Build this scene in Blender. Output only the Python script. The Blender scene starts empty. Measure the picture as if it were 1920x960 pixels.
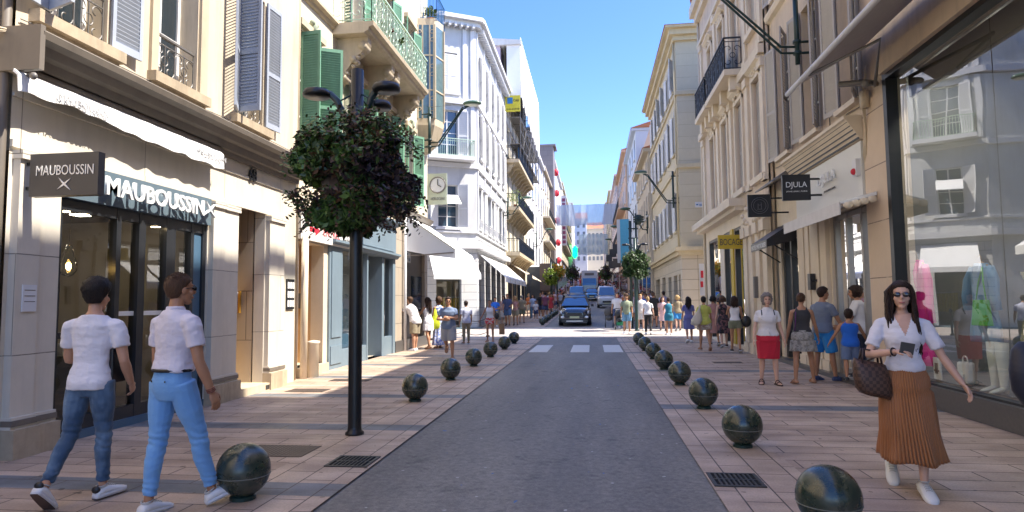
import bpy, math, random
from mathutils import Vector, Matrix, noise, Quaternion
R_ = math.radians
rnd = random.Random(7)
SC = bpy.context.scene
COL = SC.collection
V = Vector

# ---------------------------------------------------------------- materials
MATS = {}
def nodes_of(name):
    m = bpy.data.materials.new(name); m.use_nodes = True
    nt = m.node_tree; b = nt.nodes['Principled BSDF']
    return m, nt, b
def N(nt, t, **kw):
    n = nt.nodes.new(t)
    for k, v in kw.items(): setattr(n, k, v)
    return n
def rgb(c): return (c[0], c[1], c[2], 1.0)
def mix(nt, fac, a, b, mode='MIX'):
    n = N(nt, 'ShaderNodeMix', data_type='RGBA', blend_type=mode)
    L = nt.links
    if isinstance(fac, (int, float)): n.inputs[0].default_value = fac
    else: L.new(fac, n.inputs[0])
    for s, v in ((n.inputs[6], a), (n.inputs[7], b)):
        if isinstance(v, tuple): s.default_value = rgb(v)
        else: L.new(v, s)
    return n.outputs[2]
def ramp(nt, src, p0, p1, c0=(0,0,0), c1=(1,1,1)):
    r = N(nt, 'ShaderNodeValToRGB'); e = r.color_ramp.elements
    e[0].position = p0; e[1].position = p1; e[0].color = rgb(c0); e[1].color = rgb(c1)
    nt.links.new(src, r.inputs[0]); return r.outputs[0]
def mapping(nt, scale=(1,1,1), src='Object', rot=(0,0,0), loc=(0,0,0)):
    tc = N(nt, 'ShaderNodeTexCoord'); mp = N(nt, 'ShaderNodeMapping')
    mp.inputs['Scale'].default_value = scale; mp.inputs['Rotation'].default_value = rot; mp.inputs['Location'].default_value = loc
    nt.links.new(tc.outputs[src], mp.inputs[0]); return mp.outputs[0]
def noise_n(nt, vec, scale, detail=4, rough=.6):
    n = N(nt, 'ShaderNodeTexNoise'); n.inputs['Scale'].default_value = scale
    n.inputs['Detail'].default_value = detail; n.inputs['Roughness'].default_value = rough
    if vec is not None: nt.links.new(vec, n.inputs['Vector'])
    return n.outputs[0]
def bump(nt, b, h, strength=.3, dist=.01):
    bp = N(nt, 'ShaderNodeBump'); bp.inputs['Strength'].default_value = strength; bp.inputs['Distance'].default_value = dist
    nt.links.new(h, bp.inputs['Height']); nt.links.new(bp.outputs[0], b.inputs['Normal']); return bp
def mul(c, k): return tuple(min(1, x*k) for x in c)

def mat(name, col, rough=.6, metal=0, var=.15, scale=6, bstr=0, bscale=60, spec=.5, coat=0, streak=0, emit=None):
    if name in MATS: return MATS[name]
    m, nt, b = nodes_of(name); L = nt.links
    v = mapping(nt)
    c = mix(nt, noise_n(nt, v, scale), mul(col, 1-var), mul(col, 1+var))
    if streak:
        v2 = mapping(nt, (2.2, 2.2, .25)); s = ramp(nt, noise_n(nt, v2, 1.6, 6, .7), .48, .75)
        c = mix(nt, s, c, mul(col, 1-streak))
    if streak: c = mix(nt, 1.0, c, ramp(nt, noise_n(nt, v, .55, 6, .65), .3, .7, (.86,.85,.83), (1.06,1.06,1.05)), 'MULTIPLY')
    L.new(c, b.inputs['Base Color'])
    b.inputs['Roughness'].default_value = rough; b.inputs['Metallic'].default_value = metal
    b.inputs['Specular IOR Level'].default_value = spec; b.inputs['Coat Weight'].default_value = coat
    if bstr: bump(nt, b, noise_n(nt, v, bscale, 5), bstr, .01)
    if emit: b.inputs['Emission Color'].default_value = rgb(emit[0]); b.inputs['Emission Strength'].default_value = emit[1]
    MATS[name] = m; return m

def block_mat(name, col, w, h, joint=(.25,.22,.18), rough=.7, var=.1, jw=.012, off=.5, bstr=.6, streak=0):
    """ashlar / rendered blocks with recessed joints; runs along either wall direction"""
    if name in MATS: return MATS[name]
    m, nt, b = nodes_of(name); L = nt.links
    tc = N(nt, 'ShaderNodeTexCoord'); sp = N(nt, 'ShaderNodeSeparateXYZ'); L.new(tc.outputs['Object'], sp.inputs[0])
    ad = N(nt, 'ShaderNodeMath', operation='ADD'); L.new(sp.outputs[0], ad.inputs[0]); L.new(sp.outputs[1], ad.inputs[1])
    cb = N(nt, 'ShaderNodeCombineXYZ'); L.new(ad.outputs[0], cb.inputs[0]); L.new(sp.outputs[2], cb.inputs[1])
    br = N(nt, 'ShaderNodeTexBrick'); L.new(cb.outputs[0], br.inputs['Vector']); br.offset = off
    br.inputs['Scale'].default_value = 1; br.inputs['Mortar Size'].default_value = jw; br.inputs['Mortar Smooth'].default_value = .2
    br.inputs['Brick Width'].default_value = w; br.inputs['Row Height'].default_value = h
    br.inputs['Color1'].default_value = rgb(mul(col, 1-var*.5)); br.inputs['Color2'].default_value = rgb(mul(col, 1+var*.5)); br.inputs['Mortar'].default_value = rgb(joint)
    v = mapping(nt); c = mix(nt, noise_n(nt, v, 5), (.86,.85,.84), (1,1,1))
    c2 = mix(nt, 1.0, br.outputs[0], c, 'MULTIPLY')
    if streak:
        v2 = mapping(nt, (2.2, 2.2, .25)); s = ramp(nt, noise_n(nt, v2, 1.6, 6, .7), .48, .75)
        c2 = mix(nt, s, c2, mul(col, 1-streak))
    L.new(c2, b.inputs['Base Color'])
    b.inputs['Roughness'].default_value = rough
    iv = N(nt, 'ShaderNodeMath', operation='SUBTRACT'); iv.inputs[0].default_value = 1; L.new(br.outputs[1], iv.inputs[1])
    bump(nt, b, iv.outputs[0], bstr, .02)
    MATS[name] = m; return m

def paver_mat(name, w, h, c1, c2, mortar, rot=0, jw=.007, band=None, bandcol=(.1,.105,.12), rough=.55, off=.5):
    m, nt, b = nodes_of(name); L = nt.links
    v = mapping(nt, rot=(0,0,rot))
    br = N(nt, 'ShaderNodeTexBrick'); L.new(v, br.inputs['Vector']); br.offset = off; br.offset_frequency = 2
    br.inputs['Scale'].default_value = 1; br.inputs['Mortar Size'].default_value = jw; br.inputs['Mortar Smooth'].default_value = .3
    br.inputs['Brick Width'].default_value = w; br.inputs['Row Height'].default_value = h; br.inputs['Bias'].default_value = -.1
    br.inputs['Color1'].default_value = rgb(c1); br.inputs['Color2'].default_value = rgb(c2); br.inputs['Mortar'].default_value = rgb(mortar)
    v0 = mapping(nt)
    c = br.outputs[0]
    if band:
        y0, per, wd = band
        sp = N(nt, 'ShaderNodeSeparateXYZ'); L.new(v0, sp.inputs[0])
        a = N(nt, 'ShaderNodeMath', operation='ADD'); L.new(sp.outputs[1], a.inputs[0]); a.inputs[1].default_value = -y0 + per*20
        md = N(nt, 'ShaderNodeMath', operation='MODULO'); L.new(a.outputs[0], md.inputs[0]); md.inputs[1].default_value = per
        lt = N(nt, 'ShaderNodeMath', operation='LESS_THAN'); L.new(md.outputs[0], lt.inputs[0]); lt.inputs[1].default_value = wd
        iv = N(nt, 'ShaderNodeMath', operation='SUBTRACT'); iv.inputs[0].default_value = 1; L.new(br.outputs[1], iv.inputs[1])
        mm = N(nt, 'ShaderNodeMath', operation='MULTIPLY'); L.new(lt.outputs[0], mm.inputs[0]); L.new(iv.outputs[0], mm.inputs[1])
        bc = mix(nt, 1.0, br.outputs[0], (.62,.9,1.25), 'MULTIPLY'); bc = mix(nt, .65, bc, bandcol)
        c = mix(nt, mm.outputs[0], c, bc)
    big = ramp(nt, noise_n(nt, v0, .9, 5, .65), .3, .75, (.72,.70,.69), (1.12,1.1,1.08))
    c = mix(nt, 1.0, c, big, 'MULTIPLY')
    sp_ = ramp(nt, noise_n(nt, v0, 55, 3, .8), .35, .7, (.82,.82,.82), (1.12,1.1,1.1))
    c = mix(nt, 1.0, c, sp_, 'MULTIPLY')
    st = ramp(nt, noise_n(nt, v0, 3.2, 6, .75), .6, .72)
    c = mix(nt, st, c, mix(nt, 1.0, c, (.66,.66,.68), 'MULTIPLY'))
    gum = ramp(nt, noise_n(nt, v0, 9, 1), .73, .745); c = mix(nt, gum, c, mix(nt, 1.0, c, (.45,.44,.43), 'MULTIPLY'))
    var_ = ramp(nt, noise_n(nt, mapping(nt,(1.3,3.6,1)), 1.0, 0), .35, .65, (.84,.82,.80), (1.1,1.1,1.1)); c = mix(nt, 1.0, c, var_, 'MULTIPLY')
    L.new(c, b.inputs['Base Color'])
    rr = ramp(nt, noise_n(nt, v0, 2.4, 4), .3, .7, (rough-.12,)*3, (rough+.15,)*3); L.new(rr, b.inputs['Roughness'])
    iv2 = N(nt, 'ShaderNodeMath', operation='SUBTRACT'); iv2.inputs[0].default_value = 1; L.new(br.outputs[1], iv2.inputs[1])
    ad = N(nt, 'ShaderNodeMath', operation='MULTIPLY_ADD'); L.new(noise_n(nt, v0, 70, 3), ad.inputs[0]); ad.inputs[1].default_value = .25; L.new(iv2.outputs[0], ad.inputs[2])
    bump(nt, b, ad.outputs[0], .5, .006)
    MATS[name] = m; return m

def glass_mat(name, tint=(.85,.9,.88), refl=.5, ior=1.5, k=1.1):
    m = bpy.data.materials.new(name); m.use_nodes = True; nt = m.node_tree; nt.nodes.clear(); L = nt.links
    o = N(nt, 'ShaderNodeOutputMaterial'); t = N(nt, 'ShaderNodeBsdfTransparent'); t.inputs[0].default_value = rgb(tint)
    g = N(nt, 'ShaderNodeBsdfGlossy'); g.inputs['Roughness'].default_value = .0; g.inputs[0].default_value = (1,1,1,1)
    lw = N(nt, 'ShaderNodeFresnel'); lw.inputs[0].default_value = ior
    v = mapping(nt); bp = N(nt, 'ShaderNodeBump'); bp.inputs['Strength'].default_value = .05; bp.inputs['Distance'].default_value = .05
    L.new(noise_n(nt, v, .8, 1), bp.inputs['Height']); L.new(bp.outputs[0], g.inputs['Normal'])
    ma = N(nt, 'ShaderNodeMath', operation='MULTIPLY_ADD'); L.new(lw.outputs[0], ma.inputs[0]); ma.inputs[1].default_value = k; ma.inputs[2].default_value = refl*.06
    ma.use_clamp = True
    mx = N(nt, 'ShaderNodeMixShader'); L.new(ma.outputs[0], mx.inputs[0]); L.new(t.outputs[0], mx.inputs[1]); L.new(g.outputs[0], mx.inputs[2])
    L.new(mx.outputs[0], o.inputs[0]); MATS[name] = m; return m

# ---------------------------------------------------------------- mesh builder
class MB:
    def __init__(s): s.v = []; s.f = []; s.mi = []; s.cur = 0; s.smooth = []; s.sm = False
    def add(s, vs, fs):
        o = len(s.v); s.v += [tuple(x) for x in vs]
        for f in fs: s.f.append([i+o for i in f]); s.mi.append(s.cur); s.smooth.append(s.sm)
    def hexa(s, p):   # 8 points: bottom 4, top 4
        s.add(p, [(0,3,2,1),(4,5,6,7),(0,1,5,4),(1,2,6,5),(2,3,7,6),(3,0,4,7)])
    def box(s, x0,x1,y0,y1,z0,z1):
        s.hexa([(x0,y0,z0),(x1,y0,z0),(x1,y1,z0),(x0,y1,z0),(x0,y0,z1),(x1,y0,z1),(x1,y1,z1),(x0,y1,z1)])
    def fbox(s, fr, u0,u1,z0,z1,d0,d1):
        P = fr.P; s.hexa([P(u0,z0,d0),P(u1,z0,d0),P(u1,z0,d1),P(u0,z0,d1),P(u0,z1,d0),P(u1,z1,d0),P(u1,z1,d1),P(u0,z1,d1)])
    def quad(s, a,b,c,d): s.add([a,b,c,d], [(0,1,2,3)])
    def bar(s, a, b, w, h=None, up=V((0,0,1))):
        a = V(a); b = V(b); h = h or w; t = (b-a).normalized()
        if abs(t.dot(up)) > .98: up = V((0,1,0))
        x = t.cross(up).normalized()*w/2; y = x.cross(t).normalized()*h/2
        s.hexa([a-x-y,a+x-y,b+x-y,b-x-y,a-x+y,a+x+y,b+x+y,b-x+y])
    def rings(s, rings, cap=True, closed=False):
        n = len(rings[0]); fs = []; vs = [p for r in rings for p in r]
        for i in range(len(rings)-1):
            for j in range(n):
                k = (j+1) % n; fs.append((i*n+j, i*n+k, (i+1)*n+k, (i+1)*n+j))
        if cap: fs.append(tuple(range(n))[::-1]); fs.append(tuple((len(rings)-1)*n+j for j in range(n)))
        s.add(vs, fs)
    def tube(s, pts, rad, n=8, cap=True, ry=1.0, hint=None):
        pts = [V(p) for p in pts]; m = len(pts)
        if isinstance(rad, (int, float)): rad = [rad]*m
        t = (pts[1]-pts[0]).normalized(); h = V(hint) if hint is not None else (V((0,0,1)) if abs(t.z) < .9 else V((0,1,0)))
        rr = []; x = t.cross(h).normalized()
        for i in range(m):
            if i == 0: tt = pts[1]-pts[0]
            elif i == m-1: tt = pts[-1]-pts[-2]
            else: tt = pts[i+1]-pts[i-1]
            tt = tt.normalized() if tt.length > 1e-9 else t
            x = (x - tt*x.dot(tt)); x = x.normalized() if x.length > 1e-6 else tt.orthogonal().normalized()
            y = tt.cross(x)
            rr.append([pts[i] + x*math.cos(2*math.pi*k/n)*rad[i] + y*math.sin(2*math.pi*k/n)*rad[i]*ry for k in range(n)])
        s.rings(rr, cap)
    def lathe(s, prof, c=(0,0,0), n=16, cap=True):
        c = V(c); s.rings([[c+V((r*math.cos(2*math.pi*k/n), r*math.sin(2*math.pi*k/n), z)) for k in range(n)] for r, z in prof], cap)
    def ell(s, c, r, n=12, m=8, M=None):
        c = V(c); rr = []
        for i in range(m+1):
            a = -math.pi/2 + math.pi*i/m; cr = max(math.cos(a), .02)
            ring = [V((r[0]*cr*math.cos(2*math.pi*k/n), r[1]*cr*math.sin(2*math.pi*k/n), r[2]*math.sin(a))) for k in range(n)]
            rr.append([c + (M @ p if M else p) for p in ring])
        s.rings(rr)
    def torus(s, c, R, r, ax=V((0,0,1)), n=16, m=6, a0=0, a1=2*math.pi):
        c = V(c); x = V(ax).orthogonal().normalized(); y = V(ax).cross(x).normalized()
        k = max(3, int(n*(a1-a0)/(2*math.pi)))
        s.tube([c + x*R*math.cos(a0+(a1-a0)*i/k) + y*R*math.sin(a0+(a1-a0)*i/k) for i in range(k+1)], r, m)
    def prism(s, poly, fr_pts):  # poly list of points A -> list of points B
        s.rings([[V(p) for p in poly], [V(p) for p in fr_pts]])
    def mesh(s, name, mats):
        me = bpy.data.meshes.new(name); me.from_pydata(s.v, [], s.f)
        for m in (mats if isinstance(mats, (list, tuple)) else [mats]): me.materials.append(m)
        me.polygons.foreach_set('material_index', s.mi); me.polygons.foreach_set('use_smooth', s.smooth); me.update()
        return me
    def build(s, name, mats, parent=None, bevel=0):
        o = bpy.data.objects.new(name, s.mesh(name, mats)); COL.objects.link(o)
        if bevel:
            b = o.modifiers.new('Bevel', 'BEVEL'); b.width = bevel; b.segments = 2; b.limit_method = 'ANGLE'
        if parent is not None: child(o, parent)
        return o

def child(o, p):
    o.parent = p
    o.matrix_parent_inverse = WM(p).inverted()
def WM(o):
    m = Matrix.LocRotScale(o.location, o.rotation_euler, o.scale)
    return (WM(o.parent) @ o.matrix_parent_inverse @ m) if o.parent else m
def tag(o, label=None, cat=None, group=None, kind=None):
    if label: o['label'] = label
    if cat: o['category'] = cat
    if group: o['group'] = group
    if kind: o['kind'] = kind
    return o
def thing(name, label, cat, loc=(0,0,0), rz=0, group=None):
    o = bpy.data.objects.new(name, None); COL.objects.link(o); o.empty_display_size = .2
    o.location = loc; o.rotation_euler = (0, 0, rz); return tag(o, label, cat, group)
def kids(o): return [c for c in bpy.data.objects if c.parent == o]
def copy_tree(o, parent=None):
    c = o.copy(); COL.objects.link(c); c.parent = parent
    if parent is not None: c.matrix_parent_inverse = o.matrix_parent_inverse.copy()
    for ch in kids(o): copy_tree(ch, c)
    return c
def dup(o, loc, rz=0, label=None, scale=None):
    c = copy_tree(o); c.location = loc; c.rotation_euler = (0, 0, rz)
    if scale: c.scale = scale if isinstance(scale, tuple) else (scale,)*3
    if label: c['label'] = label
    return c

class Fr:
    """wall frame: u runs along the wall, d stands out of it, z up"""
    def __init__(s, o, U, n): s.o = V(o); s.U = V(U).normalized(); s.n = V(n).normalized()
    def P(s, u, z, d=0): p = s.o + s.U*u + s.n*d; return V((p.x, p.y, z))
def left_fr(X): return Fr((X,0,0), (0,1,0), (1,0,0))
def right_fr(X): return Fr((X,0,0), (0,1,0), (-1,0,0))

def text(s, origin, right, up, w, h, ext, m, parent, name='lettering', bold=0, space=1.0):
    cu = bpy.data.curves.new(name, 'FONT'); cu.body = s; cu.extrude = .5; cu.size = 1; cu.offset = bold; cu.space_character = space; cu.resolution_u = 3
    ob = bpy.data.objects.new(name, cu); COL.objects.link(ob)
    dg = bpy.context.evaluated_depsgraph_get(); dg.update()
    me = bpy.data.meshes.new_from_object(ob.evaluated_get(dg)); bpy.data.objects.remove(ob)
    xs = [v.co.x for v in me.vertices]; ys = [v.co.y for v in me.vertices]
    x0, x1, y0, y1 = min(xs), max(xs), min(ys), max(ys)
    r = V(right).normalized(); u = V(up).normalized(); n = r.cross(u); o = V(origin)
    for v in me.vertices:
        c = v.co
        v.co = o + r*((c.x-(x0+x1)/2)/(x1-x0)*w) + u*((c.y-(y0+y1)/2)/(y1-y0)*h) + n*(c.z*ext)
    me.materials.clear(); me.materials.append(m); me.update()
    ob = bpy.data.objects.new(name, me); COL.objects.link(ob)
    if parent is not None: child(ob, parent)
    return ob

def gz(y):
    if y <= 26: return 0.0
    if y <= 65: return .021*(y-26)
    if y <= 85: return .819 + .021*(y-65) + .0011*(y-65)**2
    return 1.679 + (y-85)*.065

# ---------------------------------------------------------------- facade helpers
def wall(fr, u0,u1,z0,z1, ops, m, parent, name='wall', th=.28, d=0, mb=None):
    b = mb or MB(); us = sorted({u0,u1} | {x for o in ops for x in (o[0],o[1])}); zs = sorted({z0,z1} | {x for o in ops for x in (o[2],o[3])})
    us = [u for u in us if u0 <= u <= u1]; zs = [z for z in zs if z0 <= z <= z1]
    for i in range(len(us)-1):
        for j in range(len(zs)-1):
            cu, cz = (us[i]+us[i+1])/2, (zs[j]+zs[j+1])/2
            if any(o[0] < cu < o[1] and o[2] < cz < o[3] for o in ops): continue
            P = fr.P; b.quad(P(us[i],zs[j],d), P(us[i+1],zs[j],d), P(us[i+1],zs[j+1],d), P(us[i],zs[j+1],d))
    for o in ops:
        P = fr.P; a = [P(o[0],o[2],d),P(o[1],o[2],d),P(o[1],o[3],d),P(o[0],o[3],d)]; c = [P(o[0],o[2],d-th),P(o[1],o[2],d-th),P(o[1],o[3],d-th),P(o[0],o[3],d-th)]
        for k in range(4): b.quad(a[k], a[(k+1)%4], c[(k+1)%4], c[k])
    if mb is None: return b.build(name, m, parent)
def window(fr, u0,u1,z0,z1, mf, mg, parent, depth=.2, cols=2, rows=3, fw=.055, name='window', transom=None):
    b = MB(); d = -depth
    b.fbox(fr,u0,u0+fw,z0,z1,d-.05,d); b.fbox(fr,u1-fw,u1,z0,z1,d-.05,d); b.fbox(fr,u0+fw,u1-fw,z1-fw,z1,d-.05,d); b.fbox(fr,u0+fw,u1-fw,z0,z0+fw,d-.05,d)
    for i in range(1, cols):
        u = u0+(u1-u0)*i/cols; b.fbox(fr,u-fw*.6,u+fw*.6,z0+fw,z1-fw,d-.045,d-.004)
    for j in range(1, rows):
        z = z0+(z1-z0)*j/rows; b.fbox(fr,u0+fw,u1-fw,z-.018,z+.018,d-.043,d-.008)
    w = b.build(name, mf, parent)
    g = MB(); P = fr.P; g.quad(P(u0+.01,z0+.01,d-.03),P(u1-.01,z0+.01,d-.03),P(u1-.01,z1-.01,d-.03),P(u0+.01,z1-.01,d-.03))
    g.build('pane', mg, w); return w
def shutter(fr, uh, z0, z1, w, ang, m, parent, sl=.055, side=1, th=.035, tophalf=None, d0=.03):
    """leaf hinged at uh; side=+1 leaf points to +u when flat; ang 0 = flat on wall, 90 = standing out"""
    b = MB(); a = R_(ang); P0 = fr.P(uh, 0, d0); t = fr.U*side*math.cos(a) + fr.n*math.sin(a); nn = fr.n*math.cos(a) - fr.U*side*math.sin(a)
    loc = Fr(P0, t, nn); f = .055
    b.fbox(loc,0,f,z0,z1,0,th); b.fbox(loc,w-f,w,z0,z1,0,th)
    zm = z0+(z1-z0)*.42
    for za, zb in ((z0,z0+.1),(zm,zm+.08),(z1-.08,z1)): b.fbox(loc,f,w-f,za,zb,.001,th-.001)
    for za, zb in ((z0+.1,zm),(zm+.08,z1-.08)):
        n = max(2, int((zb-za)/sl))
        for i in range(n):
            z = za+(i+.5)*(zb-za)/n; P = loc.P; h = (zb-za)/n*.62
            b.hexa([P(f,z-h,.002),P(w-f,z-h,.002),P(w-f,z-h+.006,.002),P(f,z-h+.006,.002),P(f,z+h-.006,th-.004),P(w-f,z+h-.006,th-.004),P(w-f,z+h,th-.004),P(f,z+h,th-.004)])
    return b.build('shutter', m, parent)
def railing(fr, u0,u1,z0,z1,d, m, parent, style='scroll', pitch=.11, ends=0, name='railing', r=.009):
    b = MB(); P = fr.P
    def run(A, B):
        L = (B-A).length; t = (B-A)/L
        for z, rr in ((z1,r*2.2),(z1-.12,r),(z0+.04,r*1.2)): b.bar(V((A.x,A.y,z)), V((B.x,B.y,z)), rr*2, rr*1.6)
        n = max(1, int(L/pitch))
        if style == 'bars':
            for i in range(n+1): q = A+t*(L*i/n); b.bar(V((q.x,q.y,z0)), V((q.x,q.y,z1)), r*1.7)
        else:
            nn = t.cross(V((0,0,1)))
            cell = (z1-z0)*.62; k = max(1, round(L/cell)); cw = L/k
            for i in range(k+1): q = A+t*(cw*i); b.bar(V((q.x,q.y,z0)), V((q.x,q.y,z1)), r*1.7)
            for i in range(k):
                q = A+t*(cw*(i+.5)); zc = (z0+z1-.1)/2; h = (z1-z0)
                for sx in (-1, 1):
                    for sz in (-1, 1):
                        pts = []
                        for j in range(15):
                            an = j/14*4.6; rad = cw*.24*(1-an/6.2)
                            pts.append(V((q.x,q.y,0)) + t*(sx*(cw*.25 + rad*math.cos(an))) + V((0,0,zc + sz*(h*.2 + rad*math.sin(an)))))
                        b.tube(pts, r*.9, 4)
                b.torus(V((q.x,q.y,zc)), cw*.16, r*.9, nn, 12, 4)
                b.bar(V((q.x,q.y,z0)), V((q.x,q.y,z1-.12)), r*1.3)
    A = P(u0,0,d); B = P(u1,0,d); run(A, B)
    if ends: run(P(u0,0,d-ends), A); run(B, P(u1,0,d-ends))
    return b.build(name, m, parent)
def cornice(fr, u0,u1, z, prof, m, parent, name='cornice', mb=None):
    """prof: list of (d, dz) outline, extruded along u"""
    b = mb or MB(); b.rings([[fr.P(u0,z+q,p) for p,q in prof],[fr.P(u1,z+q,p) for p,q in prof]])
    if mb is None: return b.build(name, m, parent)
def awning(fr, u0,u1, zt, d0, zb, d1, val, m, parent, name='awning', wavy=0, arms=None):
    b = MB(); P = fr.P; n = max(2, int((u1-u0)/.25)); top=[]; 
    rr = []
    for i in range(n+1):
        u = u0+(u1-u0)*i/n; w = wavy*math.sin(i*1.7)
        rr.append([P(u,zt,d0), P(u,zb+w*.3,d1), P(u,zb-val+w,d1+.01*math.sin(i*2.1)), P(u,zb-val+w,d1-.01), P(u,zb-.02,d1-.015), P(u,zt-.03,d0)])
    b.rings(rr); o = b.build(name, m, parent)
    return o
def bmass(fr, u0,u1,z0,z1,depth,m,parent,name='back_wall',front=.3):
    """closed body behind a facade"""
    b = MB(); b.fbox(fr,u0,u1,z0,z1,-depth,-front); return b.build(name, m, parent)
# ---------------------------------------------------------------- world, sun, camera
AZ, EL = R_(-4), R_(55)       # direction to the sun: from +X, a touch towards the camera
w = bpy.data.worlds.new('World'); SC.world = w; w.use_nodes = True; nt = w.node_tree
sky = nt.nodes.new('ShaderNodeTexSky'); sky.sky_type = 'NISHITA'; sky.sun_disc = False
sky.sun_elevation = EL; sky.sun_rotation = math.pi/2 - AZ; sky.air_density = .8; sky.dust_density = .7; sky.ozone_density = 2.0
hs = nt.nodes.new('ShaderNodeHueSaturation'); hs.inputs['Saturation'].default_value = 1.26; hs.inputs['Hue'].default_value = .513; nt.links.new(sky.outputs[0], hs.inputs['Color']); nt.links.new(hs.outputs[0], nt.nodes['Background'].inputs[0]); nt.nodes['Background'].inputs[1].default_value = .15
sd = V((math.cos(EL)*math.cos(AZ), math.cos(EL)*math.sin(AZ), math.sin(EL)))
sl = bpy.data.lights.new('sun', 'SUN'); sl.energy = 3.9; sl.angle = R_(.5); sl.color = (1.0, .93, .82)
so = bpy.data.objects.new('sun', sl); COL.objects.link(so); so.rotation_euler = sd.to_track_quat('Z', 'Y').to_euler(); so.location = (20, 0, 40)
cam = bpy.data.cameras.new('camera'); cam.sensor_width = 36; cam.lens = 1200/1920*36; cam.clip_end = 2000; cam.clip_start = .05
co = bpy.data.objects.new('camera', cam); COL.objects.link(co); SC.camera = co
co.matrix_world = Matrix.Translation((0,0,1.55)) @ (Matrix.Rotation(R_(7.115),3,'Z') @ Matrix.Rotation(math.pi/2+R_(4.12),3,'X') @ Matrix.Rotation(-R_(.55),3,'Z')).to_4x4()
SC.render.engine = 'CYCLES'; SC.view_settings.view_transform = 'Standard'; SC.view_settings.look = 'None'
SC.view_settings.exposure = 1.62; SC.view_settings.gamma = 1
SC.render.resolution_x = 1024; SC.render.resolution_y = 512

# ---------------------------------------------------------------- shared materials
M = {}
M['cream'] = mat('cream_render', (.56,.46,.33), .8, var=.08, scale=2, bstr=.15, bscale=90, streak=.16)
M['creamB'] = mat('warm_stone_render', (.62,.53,.41), .8, var=.07, scale=1.5, bstr=.15, bscale=80, streak=.32)
M['taupe'] = block_mat('taupe_cladding', (.66,.605,.51), 1.9, 1.05, (.2,.18,.15), jw=.006, rough=.6, bstr=.4, streak=.22)
M['taupe_dark'] = mat('taupe_paint', (.17,.145,.12), .55, var=.12, streak=.25)
M['stone'] = mat('sill_stone', (.42,.34,.24), .8, var=.25, scale=9, bstr=.35, streak=.35)
M['ivory'] = mat('ivory_render', (.62,.57,.46), .8, var=.06, scale=2, bstr=.12, streak=.16)
M['ivory_trim'] = mat('ivory_trim', (.55,.46,.33), .75, var=.12, bstr=.2, streak=.25)
M['white'] = mat('white_render', (.59,.595,.60), .75, var=.05, bstr=.1, streak=.2)
M['white_block'] = block_mat('white_blocks', (.58,.585,.59), 3.0, .42, (.3,.32,.35), jw=.014, bstr=.8)
M['white_trim'] = mat('white_trim', (.64,.64,.645), .6, var=.04)
M['greyblue'] = mat('grey_blue_shutter', (.37,.41,.49), .5, var=.08, streak=.15)
M['green'] = mat('green_shutter', (.17,.36,.24), .5, var=.1, streak=.2)
M['palegrey'] = mat('pale_grey_shutter', (.50,.50,.48), .55, var=.08, streak=.12)
M['greyshut'] = mat('warm_grey_shutter', (.40,.37,.34), .55, var=.08, streak=.12)
M['glass'] = mat('window_glass', (.02,.03,.04), .04, var=.3, spec=.9)
M['glass_blue'] = mat('bright_window_glass', (.035,.07,.11), .04, var=.3, spec=1)
M['shopglass'] = glass_mat('shop_glass')
M['bigglass'] = glass_mat('tall_shop_window_glass', (.88,.93,.90), .0, 1.5, .25)
M['clear'] = glass_mat('clear_shop_glass', (.92,.95,.93), .1, 1.35)
M['iron'] = mat('wrought_iron_grey', (.16,.15,.14), .5, metal=.3, var=.2)
M['iron_dark'] = mat('wrought_iron_dark', (.03,.035,.045), .5, var=.2)
M['iron_green'] = mat('pale_green_iron', (.42,.55,.44), .5, var=.15)
M['iron_blue'] = mat('blue_balcony_panel', (.04,.16,.36), .5, var=.2)
M['black'] = mat('black_paint', (.012,.013,.015), .35, var=.2, spec=.5)
M['blackm'] = mat('black_metal_frame', (.02,.022,.026), .3, var=.2)
M['lampgreen'] = mat('dark_green_cast_iron', (.012,.035,.03), .35, var=.3, bstr=.1)
M['slate'] = mat('slate_blue_fascia', (.10,.14,.17), .45, var=.06)
M['signgrey'] = mat('charcoal_sign', (.07,.065,.062), .45, var=.06)
M['chrome'] = mat('white_metal_letters', (.82,.82,.80), .25, metal=.2, var=.02)
M['gold'] = mat('ochre_varnished_wood', (.42,.22,.03), .45, var=.25, scale=4)
M['peach'] = mat('peach_panel', (.52,.33,.17), .6, var=.08)
M['bluegrey'] = mat('blue_grey_joinery', (.17,.23,.28), .5, var=.08, streak=.12)
M['bluedeep'] = mat('deep_blue_joinery', (.06,.12,.19), .45, var=.08)
M['beige'] = block_mat('beige_stone_panels', (.44,.37,.29), 1.2, .9, (.15,.13,.11), jw=.008, bstr=.3, rough=.5)
M['bronze'] = mat('bronze_panel', (.12,.10,.085), .35, metal=.4, var=.1)
M['white_cloth'] = mat('white_awning_cloth', (.78,.78,.77), .85, var=.03, bstr=.1, bscale=20)
M['tarp'] = mat('white_scaffold_sheet', (.74,.74,.76), .7, var=.06, bstr=.4, bscale=3)
M['lilac'] = mat('lilac_render', (.50,.42,.50), .8, var=.06, scale=1)
M['pinkwall'] = mat('pale_pink_render', (.64,.52,.40), .8, var=.06, scale=1.5, bstr=.1, streak=.2)
M['pinktrim'] = mat('pale_stucco_trim', (.70,.60,.46), .75, var=.06, bstr=.1, streak=.1)
M['rblock'] = block_mat('warm_render_blocks', (.62,.49,.36), 2.2, .95, (.26,.2,.16), jw=.01, bstr=.5, off=0, streak=.08)
M['rwall'] = mat('warm_beige_render', (.62,.50,.37), .8, var=.06, bstr=.1, streak=.25)
M['ywall'] = block_mat('pale_yellow_render', (.60,.52,.36), 2.6, .62, (.42,.35,.24), jw=.01, bstr=.3, off=0, streak=.1)
M['ytrim'] = mat('pale_yellow_trim', (.60,.50,.32), .75, var=.06, streak=.12)
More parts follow.
